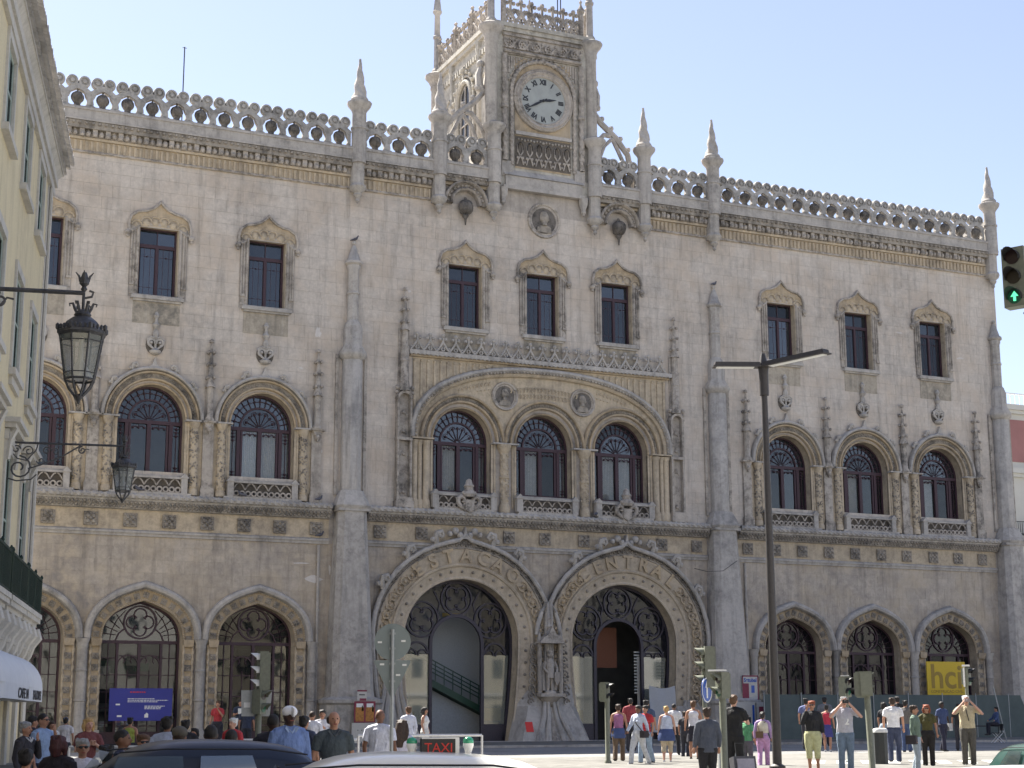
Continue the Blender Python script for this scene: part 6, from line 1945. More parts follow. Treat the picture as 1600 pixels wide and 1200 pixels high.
def signal_post(px_, depth, topy, label, r=.055):
    root = empty('traffic_light'); p = ground_at(px_, depth); root.location = p; root.rotation_euler = (0, 0, face_rot(p, 0))
    tag(root, label, 'traffic light')
    zt = z_over(p, px_, topy) - p.z
    m_ = MB(); m_.lathe(0, 0, [(.1, 0), (.1, .1), (r, .14), (r, zt)], 10); m_.build('pole', M['signal_green'], root)
    return root, zt
# 1 left: three white-visored lamps in profile over a white board with a second head
t1, z = signal_post(404, 38, 1018, 'traffic light before the left wing with three white visors in profile above a grey board', .07)
signal_head(t1, .0, -.02, z, -90, 3, 1.02, 'white')
signal_head(t1, .1, -.1, z - .88, 60, 2, .95)
m_ = MB(); m_.prism([(-.4, z - 1.5), (.26, z - 1.5), (.3, z - .9), (-.42, z - .9)], .08, .1); m_.build('back_board', M['galv'], t1)
m_ = MB(); m_.prism([(-.35, z - 1.3), (-.2, z - 1.3), (-.2, z - 1.18), (-.35, z - 1.18)], .06, .078); m_.build('sticker', M['white'], t1)
# 2 small pedestrian signal
t2, z = signal_post(949, 45.5, 1066, 'short pedestrian signal on a green post before the right portal', .07)
signal_head(t2, .02, -.0, z, 65, 2, .9, 'signal_black'); 
# 3, 4 right cluster
t3, z = signal_post(1102, 41, 1010, 'taller signal of the pair by the right portal, carrying a round blue arrow sign', .06)
signal_head(t3, -.0, -.05, z, -78, 3, 1.15, 'signal_green')
st = empty('direction_sign', (0, 0, 0), 0, None); bpy.data.objects.remove(st)
m_ = MB(); m_.prism(arc(0, 0, .31, 0, 2 * PI, 28)[:-1], -.01, .01); sg = m_.build('sign_disc', M['blue_sign'], t3); sg.location = (.05, -.2, z - 1.1); sg.rotation_euler = (0, 0, R(66))
m_ = MB(); m_.sweep(arc(0, 0, .3, PI, -PI, 28), [(-.02, -.016), (.012, -.016)]); m_.prism([(-.04, -.2), (.04, -.2), (.04, .06), (.11, .06), (0, .24), (-.11, .06), (-.04, .06)], -.018, -.012); m_.build('arrow', M['white'], sg)
t4, z = signal_post(1130, 35, 1050, 'nearer signal of the pair by the right portal with a pale green post', .075)
signal_head(t4, -.08, -.02, z, -60, 2, .95, 'signal_green')
m_ = MB(); m_.box(-.3, .1, -.15, .15, z + .02, z + .05); m_.build('cap', M['white'], t4)
t5, z = signal_post(1324, 45.5, 1057, 'small dark signal behind the photographer in the numbered shirt', .06); signal_head(t5, .05, 0, z, 50, 2, .95, 'signal_black')
m_ = MB(); m_.box(-.14, .1, -.1, .1, z + .01, z + .03); m_.build('cap', M['white'], t5)
t6, z = signal_post(1360, 36, 1049, 'leaning green signal post standing before the middle arch of the right wing', .07); signal_head(t6, -.02, 0, z, 80, 2, .95, 'signal_green', w_=.13); signal_head(t6, .0, .02, z, 180, 2, .9)
t6.rotation_euler.y = R(-1.5)
t7, z = signal_post(1513, 47, 1043, 'signal whose sunlit edge is a painted bright strip beside the yellow banner', .05); signal_head(t7, .1, 0, z, 70, 2, .85, 'signal_black')
m_ = MB(); m_.box(-.08, -.03, -.12, .1, z - .55, z); m_.box(-.1, .12, -.12, .1, z + .03, z + .08); m_.build('edge', M['alu'], t7)  # sunlit edge of the head put in as pale strips
# 8 big close one, top right
t8 = empty('traffic_light'); p = at_depth(1583, 389, 24.5); g = ground_z(p.x, p.y); t8.location = (p.x, p.y, g); t8.rotation_euler = (0, 0, face_rot(p, 0))
tag(t8, 'large close three-lamp traffic light at the right edge with its green arrow lit', 'traffic light')
signal_head(t8, -.02, -.1, p.z - g, -22, 3, 1.02, 'signal_black', True, w_=.17)
m_ = MB(); m_.tube([(.35, .1, p.z - g - .5), (.1, .1, p.z - g - .5)], .04, 6); m_.tube([(.12, .12, p.z - g - .95), (.3, .12, p.z - g - 1.2), (.35, .1, 0)], .05, 8); m_.tube([(.35, .1, p.z - g - .1), (.35, .1, 0)], .07, 8); m_.build('pole', M['post_grey'], t8)
# back of two road signs on one post
sp = empty('road_sign'); p = ground_at(612, 26); sp.location = p; sp.rotation_euler = (0, 0, face_rot(p, 0)); tag(sp, 'grey back of a round sign above a downward triangle on one post', 'road sign')
def zpx(py_, d, pz): return at_depth(612, py_, d).z - pz
zc, zt = zpx(1002, 26, p.z), zpx(1036, 26, p.z)
M['sign_back'] = plain('sign_back_grey', (.20, .235, .235), .55, .2, .06, 3)
m_ = MB(); m_.prism(arc(0, zc, .295, 0, 2 * PI, 32)[:-1], -.01, .01); m_.build('round_plate', M['sign_back'], sp)
m_ = MB(); m_.prism([(-.3, zt + .03), (-.28, zt + .05), (.28, zt + .05), (.3, zt + .03), (.03, zt - .52), (-.03, zt - .52)], -.016, .004 - .018); m_.build('triangle_plate', M['sign_back'], sp)
m_ = MB(); m_.lathe(0, -.045, [(.03, 0), (.03, zc + .2)], 8); 
for z_ in (zc + .12, zc - .12, zt - .02, zt - .3): m_.box(-.05, .05, -.05, -.012, z_, z_ + .03)
m_.build('pole', M['galv'], sp)
m_ = MB()
for x, z_ in ((-.24, zc - .02), (.14, zc - .0), (-.2, zt - .03), (.16, zt - .04), (.06, zt - .2)): m_.box(x, x + .07, -.02, -.0165, z_, z_ + .03)
m_.build('sticker', M['white'], sp)
# bins
def litter_bin(px_, depth, w_, h_, label, lid):
    root = empty('litter_bin'); p = ground_at(px_, depth); root.location = p; root.rotation_euler = (0, 0, face_rot(p, 10)); tag(root, label, 'bin')
    m_ = MB(); m_.lathe(0, 0, [(w_ * .92, 0), (w_, .06), (w_, h_ * .86), (w_ * 1.02, h_ * .9)], 8 if lid == 'white' else 14, False, ph=PI / 8); m_.build('body', M['bin'] if lid == 'white' else M['galv'], root)
    m_ = MB(); m_.lathe(0, 0, [(w_ * 1.1, h_ * .9), (w_ * 1.12, h_ * .95), (w_ * 1.0, h_), (w_ * .6, h_ + .02)], 14); m_.build('lid', M[lid], root)
litter_bin(1374, 44, .185, .98, 'dark square litter bin with a pale rim behind the leaning signal post', 'white')
litter_bin(1134, 37, .2, .95, 'round grey litter bin beside the man in the grey jacket', 'galv')
# pedestrian rails
def rail(x0, x1, y0, depth0, depth1, label, nm='pedestrian_rail'):
    root = empty(nm); a = at_depth(x0, y0, depth0); b = at_depth(x1, y0 + 0, depth1); a.z = b.z = (a.z + b.z) / 2; root.location = (a.x, a.y, 0); tag(root, label, 'railing', 'pale metal rails along the kerb')
    d = b - a; L = Vector((d.x, d.y, 0)).length; root.rotation_euler = (0, 0, math.atan2(d.y, d.x)); g = ground_z(a.x, a.y)
    m_ = MB(); m_.tube([(0, 0, a.z), (L, 0, a.z)], .03, 6); m_.tube([(0, 0, g + .35), (L, 0, g + .35)], .025, 6); m_.build('rail', M['alu'], root)
    k = max(1, round(L / 1.8))
    for i in range(k + 1):
        q = MB(); q.tube([(L * i / k, 0, g - .15), (L * i / k, 0, a.z)], .028, 6); q.build('post', M['alu'], root)
rail(345, 560, 1156, 34, 34, 'pale rail behind the crowd left of the round road sign')
rail(560, 753, 1149, 34, 34, 'pale rail ending behind the taxi sign')
rail(108, 230, 1167, 32, 32, 'low pale rail behind the grey-haired man in sunglasses')
# hoarding in front of the right wing
M['mesh_green'] = plain('hoarding_mesh', (.10, .125, .12), .9, var=.12, scale=1.5)
hd = empty('hoarding', (0, -3, 0)); tag(hd, 'long grey-green site hoarding under the arches of the right wing', 'hoarding')
pn = MB(); pn.box(.01, 2.39, -.03, .03, .5, 2.9); pme_ = pn.mesh('panel', M['mesh_green'])
x = 11.7
while x < 28.0:
    o = bpy.data.objects.new('panel', pme_); C.objects.link(o); o.parent = hd; o.location = (x, (rnd.random() - .5) * .06, 0); x += 2.42
q = MB(); q.prism([(x, .5), (x + 1.9, .5), (x + .9, 2.9), (x, 2.9)], -.03, .03); q.build('panel', M['mesh_green'], hd)
x = 11.7
while x < 29:
    q = MB(); q.tube([(x - .01, -.05, .5), (x - .01, -.05, 3.0)], .03, 5); q.build('post', M['galv'], hd); x += 2.42
# banners
by = MB(); by.box(0, 2.85, -.03, .03, 0, 1.95); o = by.build('banner', M['yellow']); o.location = (24.72, -.62, 2.93); tag(o, 'yellow banner lettered hci hung before the rightmost ground floor arch', 'banner')
M['ochre'] = plain('ochre_print', (.33, .215, .03), .6)
text('hci', 2.0, (1.42, -.036, .42), (PI / 2, 0, 0), M['ochre'], o, 'lettering', .002, .03, 1.05, 'CENTER')
text('CONSTRUCAO CIVIL', .22, (1.42, -.036, .14), (PI / 2, 0, 0), M['ochre'], o, 'lettering', .002, .004, 1.15, 'CENTER')
M['banner_blue'] = plain('blue_banner', (.035, .04, .26), .6, var=.1, scale=1)
bl = MB(); bl.box(0, 2.95, -.03, .03, 0, 1.5); o = bl.build('banner', M['banner_blue']); o.location = (-23.0, -.75, 1.62); tag(o, 'blue banner with lines of pale print before the second arch of the left wing', 'banner')
m_ = MB(); r_ = random.Random(2)
def lines(m_, x0, x1, z, h):
    x = x0
    while x < x1: L = .04 + .1 * r_.random(); m_.box(x, min(x1, x + L), -.036, -.031, z, z + h); x += L + .03
for x0, x1, z in ((.85, 2.1, 1.0), (.85, 2.75, .93), (.85, 2.25, .86), (1.65, 2.6, .66), (1.65, 2.45, .6), (1.65, 2.4, .54)): lines(m_, x0, x1, z, .035)
m_.box(.3, .5, -.036, -.031, .72, .79); m_.box(.38, .6, -.036, -.031, .18, .26); m_.prism([(1.66, .15), (1.84, .15), (1.84, .32), (1.75, .38), (1.7, .3), (1.66, .3)], -.036, -.031)
m_.build('print', M['white'], o)
m_ = MB(); lines(m_, .95, 1.7, 1.3, .05); m_.build('print', M['red_sign'], o)
cl = MB(); n = 8
vs = []
for i in range(n + 1):
    for j in range(n + 1): vs.append((6.25 + 1.6 * i / n, -.12 - .08 * math.sin(i * 1.3 + j * .7) * (1 - j / n * .4), .9 + 2.5 * j / n - .25 * math.sin(PI * i / n) * (j / n) * .6))
cl.add(vs, [(i * (n + 1) + j, (i + 1) * (n + 1) + j, (i + 1) * (n + 1) + j + 1, i * (n + 1) + j + 1) for i in range(n) for j in range(n)], True)
M['cloth'] = plain('grey_white_cloth', (.42, .43, .45), .9, var=.06)
o = cl.build('cloth_banner', M['cloth']); tag(o, 'pale cloth banner numbered 16 hung low in the right portal', 'banner')
text('16:', .5, (6.75, -.24, 1.0), (PI / 2, 0, 0), M['black'], o, 'lettering', .002, .004)
# posters
M['poster_paper'] = plain('poster_paper', (.52, .50, .46), .7, var=.05)
M['beer'] = plain('amber_print', (.38, .16, .03), .5, var=.4, scale=9); M['maroon_print'] = plain('maroon_print', (.22, .03, .06), .6)
def poster(nm, x, z, w_, h_, y, mat, label, parts, cat='poster', grp=None):
    m_ = MB(); m_.box(x, x + w_, y - .01, y + .0, z, z + h_); o = m_.build(nm, M[mat]); tag(o, label, cat, grp)
    for pm, L in parts:
        q = MB()
        for a in L:
            if len(a) == 4: q.box(x + a[0] * w_, x + a[2] * w_, y - .016, y - .011, z + a[1] * h_, z + a[3] * h_)
        q.build('print', M[pm], o)
    return o
# on the left buttress (x about -10.9), faces at y -1.8
poster('poster', -11.15, 2.55, .5, .52, -1.78, 'poster_paper', 'small red and white bill topmost of the posters on the left buttress', [('maroon_print', [(0, .85, 1, 1), (.25, .0, .95, .22)]), ('black', [(.2, .5, .8, .6)])])
poster('poster', -11.3, 1.5, 1.1, 1.02, -1.8, 'maroon_print', 'poster of two beer glasses on the left buttress', [('beer', [(.06, .05, .46, .72), (.54, .05, .94, .72)]), ('white', [(.1, .72, .42, .9), (.36, .55, .44, .8), (.58, .72, .9, .9), (.84, .5, .92, .8)])])
poster('notice_sheet', -11.42, .02 + .1, 1.2, 1.36, -1.82, 'poster_paper', 'large pale notice sheet below the beer glass poster', [('black', [(.25, .72, .28, .76), (.42, .72, .45, .76), (.6, .72, .63, .76), (.78, .72, .81, .76), (.25, .3, .28, .34), (.42, .3, .45, .34), (.6, .3, .63, .34)]), ('beer', [(.1, .0, .85, .14)])], 'notice')
poster('poster', 11.35, 2.6, 1.05, 1.35, -1.45, 'poster_paper', 'poster lettered Setubal with a maroon border on the right buttress', [('maroon_print', [(0, 0, 1, .05), (0, 0, .06, 1), (.94, 0, 1, 1), (0, .95, 1, 1), (.06, .05, .4, .68)]), ('blue_sign', [(.55, .3, .75, .6)])])
text('Setubal', .3, (11.45, -1.475, 3.6), (PI / 2, 0, 0), M['blue_sign'], bpy.data.objects[[o.name for o in bpy.data.objects if o.get('label', '').startswith('poster lettered Setubal')][0]], 'lettering', .002, .008, .95)
poster('notice_board', 10.3, .9, 1.6, 1.6, -1.83, 'poster_paper', 'wide notice board on the foot of the right buttress', [('beer', [(.05, .1, .4, .4)]), ('black', [(.05, .5, .3, .8), (.5, .2, .8, .5)]), ('blue_sign', [(.88, .1, .96, .9)])], 'notice')
poster('notice_board', 12.0, .9, .75, 1.6, -1.81, 'poster_paper', 'narrow notice board with a dark picture right of the wide one', [('maroon_print', [(.2, .5, .8, .85)]), ('black', [(.2, .3, .8, .45)])], 'notice')
o = poster('red_bill', -.21, -.27, .42, .55, 0, 'red_sign', 'plain red bill stuck on the foot of the pier between the portals', [], 'notice')
c = on_y(827, 1136, -.97); o.rotation_euler = (R(-23), 0, 0); o.location = (c.x, -1.35 + .425 * (c.z - .3) - .03, c.z)
# folding desk with umbrella pole by the hoarding
dk = empty('folding_table'); p = ground_at(1532, 78); p.z = .5; dk.location = p; dk.rotation_euler = (0, 0, face_rot(p, 0)); tag(dk, 'dark folding table by the right end of the hoarding', 'table')
m_ = MB(); m_.box(-.9, .9, -.35, .35, .72, .77); m_.build('table_top', M['iron'], dk)
for a in (-.8, .8):
    q = MB(); q.tube([(a, -.3, 0), (a, .3, .72)], .02, 5); q.tube([(a, .3, 0), (a, -.3, .72)], .02, 5); q.build('leg', M['iron'], dk)
pl = MB(); p = ground_at(1563, 76); pl.tube([(p.x + .3, p.y, .5), (p.x - .3, p.y, 3.0)], .03, 6); o = pl.build('leaning_pole', M['galv']); tag(o, 'thin leaning metal pole in front of the hoarding end', 'pole')
m_ = MB(); P = [on_y(1085, 888, -1.5), on_y(1105, 893, -1.6), on_y(1130, 892, -1.6), on_y(1152, 876, -1.3)]
m_.tube(P, .018, 5); o = m_.build('cable', M['iron'], station)
m_ = MB(); m_.tube([(.95, .1, -.2), (.95, .1, 19.6)], .06, 6); m_.build('downpipe', M['house_stone'], house)
m_ = MB(); m_.tube([(.0, .13, 4.9), (10, .14, 4.86), (22, .13, 4.92), (40, .14, 4.88)], .018, 4); m_.build('cable', M['iron'], house)
# pigeons on the ledges
M['pigeon'] = plain('pigeon_grey', (.09, .09, .11), .8, var=.4)
for i, (x, y, z, lab) in enumerate(((-16.9, -.5, 12.47, 'pigeon on the ledge below the third window of the left wing'), (-12.9, -.5, 12.47, 'pigeon on the ledge just left of the left buttress'), (-22.0, -.5, 12.47, 'pigeon on the ledge right of the farther lantern'), (2.9, -.5, 12.47, 'pigeon on the ledge between middle and right central windows'), (-12.7, -.15, 10.68, 'pigeon on the lower moulding beside the left buttress'), (-11.1, -.16, 26.45, 'pigeon atop the left buttress shaft'), (11.1, -.16, 26.45, 'pigeon atop the right buttress shaft'))):
    m_ = MB(); m_.tube([(-.26, 0, .08), (-.12, 0, .11), (0, 0, .13), (.1, 0, .17), (.14, 0, .24), (.16, 0, .28)], [.02, .05, .08, .07, .04, .035], 8); m_.ball((.17, 0, .29), .04, 6, 5); m_.tube([(.2, 0, .285), (.235, 0, .275)], [.012, .004], 4)
    m_.tube([(0, .02, .06), (0, .02, 0)], .008, 4); m_.tube([(0, -.02, .06), (0, -.02, 0)], .008, 4)
    o = m_.build('pigeon', M['pigeon']); o.location = (x, y, z); o.rotation_euler = (0, 0, [2.6, .3, 2.9, .5, 0, -.6, .2][i]); tag(o, lab, 'pigeon', 'pigeons on the stonework')

# ================================================================ CARS
M['tyre'] = plain('tyre', (.02, .02, .02), .9); M['rim'] = plain('wheel_rim', (.45, .45, .46), .35, .7)
M['chrome'] = plain('headlamp_glass', (.6, .62, .65), .1, .5); M['tail'] = plain('tail_lamp', (.45, .01, .01), .25, coat=.5)
def car(name, label, cat, body, p, deg, L=4.2, W=1.7, H=1.45, glassm='car_glass', roofm=None):
    root = empty(name, p, face_rot(p, deg)); tag(root, label, cat)
    # local: front toward -Y. stations along y
    H *= 1.045
    sh = [(-.5, .3, .55, .62, .62, .40), (-.47, .25, .7, .78, .8, .46), (-.3, .22, .82, .86, .92, .55), (-.2, .22, .84, .9, 1.0, .60), (-.02, .22, .85, .92, H * .965, .62), (.1, .22, .85, .92, H, .63), (.3, .22, .85, .93, H * .985, .63), (.4, .24, .84, .95, H * .93, .60), (.46, .28, .8, .96, 1.05, .55), (.5, .35, .7, .8, .82, .5)]
    m_ = MB(); vs = []; k = 12
    for (f, zl, wm, zb, zt, wr) in sh:
        y = f * L; s = W / 1.7
        half = [(wm * .9 * s, zl), (wm * s, zl + .15), (wm * s, .6 if zb > .6 else zb), (wm * .97 * s, zb), (wr * s if zt > zb + .06 else wm * .9 * s, zt - .03 if zt > zb + .06 else zt - .01), (wr * .6 * s, zt)]
        ring = half + [(-x, z) for x, z in reversed(half)]
        vs += [(x, y, z) for x, z in ring]
    n = len(sh)
    m_.add(vs, [(i * k + j, (i + 1) * k + j, (i + 1) * k + (j + 1) % k, i * k + (j + 1) % k) for i in range(n - 1) for j in range(k)] + [tuple(range(k)), tuple((n - 1) * k + j for j in range(k - 1, -1, -1))], True)
    b = m_.build('body', M[body], root)
    mod = b.modifiers.new('s', 'SUBSURF'); mod.levels = mod.render_levels = 2
    s = W / 1.7
    # side glass
    for sx in (-1, 1):
        for y0, y1 in ((-.13, .1), (.125, .33)):
            def wp(f, z):
                # width of greenhouse at height z
                t = (z - .93) / (H - .93); return sx * ((.845 + (.64 - .845) * t) * s + .012)
            ya, yb = y0 * L + (.12 if y0 < 0 else 0), y1 * L - (.15 if y1 > .2 else 0); zt_ = H - .16; zb_ = 1.0
            ya2 = ya + (.25 if y0 < 0 else 0.03); yb2 = yb - (.12 if y1 > .2 else .03)
            g = MB(); pts = [(wp(0, zb_), ya, zb_), (wp(0, zb_), yb, zb_), (wp(0, zt_), yb2 - (.1 if y1 > .2 else 0), zt_), (wp(0, zt_), ya2, zt_)]
            g.add(pts + [(x - sx * .012, y, z) for x, y, z in pts], [(0, 1, 2, 3) if sx > 0 else (3, 2, 1, 0)] + [(i, (i + 1) % 4, 4 + (i + 1) % 4, 4 + i) for i in range(4)])
            g.build('side_window', M[glassm], root)
        dl = MB(); dl.tube([(sx * (.63 * s), -.04 * L, H - .125), (sx * .65 * s, .06 * L, H - .095), (sx * .65 * s, .28 * L, H - .105), (sx * .62 * s, .37 * L, H - .16)], .008, 5); dl.build('gutter', M['signal_black'], root)
        mm = MB(); mm.ball((sx * .95 * s, -.17 * L, 1.0), .12, 8, 6, sy=.6, sz=.7); mm.tube([(sx * .8 * s, -.17 * L, .95), (sx * .92 * s, -.17 * L, .98)], .03, 5); mm.build('mirror', M[body], root)
        for f in (-.31, .29):
            w_ = MB(); st = 0; w_.lathe(0, 0, [(.2, -.1), (.3, -.1), (.315, -.06), (.315, .06), (.3, .1), (.2, .1)], 20); w_.xf(Matrix.Translation((sx * .76 * s, f * L, .315)) @ Matrix.Rotation(PI / 2, 4, 'Y')); wo = w_.build('wheel', M['tyre'], root)
            w_ = MB(); w_.lathe(0, 0, [(.02, .02), (.19, .03), (.2, .08), (.17, .085), (.05, .1)], 12); w_.xf(Matrix.Translation((sx * .78 * s, f * L, .315)) @ Matrix.Rotation(sx * PI / 2, 4, 'Y')); w_.build('rim', M['rim'], wo)
        q = MB(); q.ball((sx * .6 * s, -.47 * L, .66), .14, 8, 5, sy=.6, sz=.6); q.build('headlight', M['chrome'], root)
        q = MB(); q.ball((sx * .68 * s, .475 * L, .85), .13, 8, 5, sy=.5, sz=1.2); q.build('tail_light', M['tail'], root)
    g = MB(); g.add([(-.6 * s, -.17 * L, 1.02), (.6 * s, -.17 * L, 1.02), (.5 * s, -.05 * L, H - .14), (-.5 * s, -.05 * L, H - .14)], [(0, 1, 2, 3)]); g.xf(Matrix.Translation((0, -.035, .02))); g.build('windscreen', M[glassm], root)
    g = MB(); g.add([(-.55 * s, .44 * L, 1.0), (.55 * s, .44 * L, 1.0), (.48 * s, .395 * L, H - .22), (-.48 * s, .395 * L, H - .22)], [(3, 2, 1, 0)]); g.xf(Matrix.Translation((0, .0, .0))); g.build('rear_window', M[glassm], root)
    g = MB(); g.box(-.7 * s, .7 * s, -.51 * L, -.49 * L, .35, .5); g.box(-.7 * s, .7 * s, .49 * L, .51 * L, .38, .55); g.build('bumper', M['signal_black'], root)
    g = MB(); g.box(-.26, .26, -.515 * L, -.512 * L, .42, .53); g.build('number_plate', M['white'], root)
    return root
M['car_glass'] = glass('car_glass', (.03, .045, .05), .16, .4)
M['car_blue'] = plain('dark_blue_car_paint', (.006, .011, .028), .45, .0, .05, coat=.15); M['car_cream'] = plain('cream_taxi_paint', (.86, .84, .76), .3, .0, .02, coat=.5); M['car_teal'] = plain('dark_teal_car_paint', (.02, .07, .06), .3, .2, .05, coat=1); M['car_white'] = plain('white_car_paint', (.78, .78, .78), .3, .0, .02, coat=.6)
def car_at(px_, roof_y, depth, **k):
    p = at_depth(px_, roof_y, depth); H = p.z - ground_z(p.x, p.y); p.z = ground_z(p.x, p.y); return p, H
p, H = car_at(205, 1166, 15.6); blue = car('parked_car', 'dark blue car in front of the crowd at the lower left', 'car', 'car_blue', p, -84, 4.3, 1.75, H)
p, H = car_at(490, 1188, 12.3); taxi = car('taxi', 'cream taxi with a TAXI roof sign, only its roof in view', 'taxi', 'car_cream', p, -86, 4.5, 1.8, H)
sgn = empty('sign_bar', (0, .05, H), 0, taxi)
bpy.data.objects.remove(sgn)
m_ = MB(); m_.box(-.05, .05, .6, 1.42, H + .0, H + .022); m_.build('roof_bar', M['car_cream'], taxi)
m_ = MB(); m_.box(-.06, .06, .82, 1.08, H + .022, H + .155); 
sb = m_.build('taxi_sign', M['signal_black'], taxi)
m_ = MB(); m_.box(-.065, .065, .82, 1.08, H + .155, H + .165); m_.box(-.065, .065, 1.08, 1.11, H + .022, H + .165); m_.build('housing', M['white'], sb)
sx_ = 1
for s_ in (-1, 1):
    text('TAXI', .1, (s_ * .063, .95, H + .055), (PI / 2, 0, PI / 2 if s_ > 0 else -PI / 2), M['red_sign'], sb, 'lettering', .002, .0, 1.0, 'CENTER')
for y_ in (.75, 1.19):
    m_ = MB(); m_.ball((0, y_, H + .13), .043, 12, 8, sz=.95); m_.build('green_lamp', plain('green_lamp', (.03, .30, .16), .25, coat=.5), taxi)
    m_ = MB(); m_.lathe(0, y_, [(.02, H + .02), (.03, H + .07), (.042, H + .1), (.042, H + .12)], 12); m_.build('lamp_holder', M['white'], taxi)
p = ground_at(1592, 27.5); p.z -= .0; teal = car('parked_car', 'dark teal car with a red tail lamp at the lower right edge', 'car', 'car_teal', p + Vector((1.2, -.0, 0)), 30, 4.2, 1.7, 1.4)
p = ground_at(1625, 17); car('parked_car', 'white car whose corner shows at the lower right edge', 'car', 'car_white', p + Vector((.6, 0, -.0)), 80, 4.2, 1.7, 1.42)
# ================================================================ PEOPLE
SK = {}
def flat(name, col, rough=.8, var=.15, scale=9):
    if name not in M: M[name] = plain(name, col, rough, var=var, scale=scale, crease=.05 if name.startswith('garment') else (.02 if name.startswith('hair') else 0))
    return M[name]
SKIN = {'pale': (.52, .30, .22), 'tan': (.38, .20, .13), 'brown': (.16, .075, .045), 'dark': (.045, .022, .016)}
HAIR = {'black': (.012, .01, .01), 'dbrown': (.035, .02, .013), 'brown': (.09, .045, .022), 'blond': (.45, .29, .12), 'grey': (.25, .25, .25), 'white': (.6, .6, .58), 'red': (.22, .055, .02), 'maroon': (.05, .012, .014)}
def limb(m_, pts, rs, n=10, el=1.0): m_.tube(pts, rs, n, True, True, el)
def ell(m_, c, rx, ry, rz, nu=14, nv=10):
    m_.ball(c, rx, nu, nv, sy=ry / rx, sz=rz / rx)
ARM = {  # elbow, hand for the right side (+x) seen from behind; mirrored for the left
    'down': ((.25, .02, 1.16), (.26, -.06, .93)), 'swing_f': ((.25, -.07, 1.17), (.25, -.24, .98)), 'swing_b': ((.25, .1, 1.17), (.26, .12, .94)),
    'chin': ((.25, -.12, 1.18), (.06, -.19, 1.46)), 'phone': ((.27, -.08, 1.16), (.12, -.1, 1.52)), 'camera': ((.36, -.18, 1.28), (.07, -.2, 1.60)),
    'fold': ((.27, -.04, 1.17), (.02, -.22, 1.2)), 'chest': ((.26, -.1, 1.17), (.06, -.24, 1.28)), 'hip': ((.36, .06, 1.2), (.2, -.02, 1.02)), 'out': ((.3, -.1, 1.2), (.4, -.26, 1.1))}
pid = 0
def remesh(o, v):
    md = o.modifiers.new('r', 'REMESH'); md.mode = 'VOXEL'; md.voxel_size = v; md.use_smooth_shade = True
    s = o.modifiers.new('s', 'SMOOTH'); s.iterations = 2; s.factor = .5
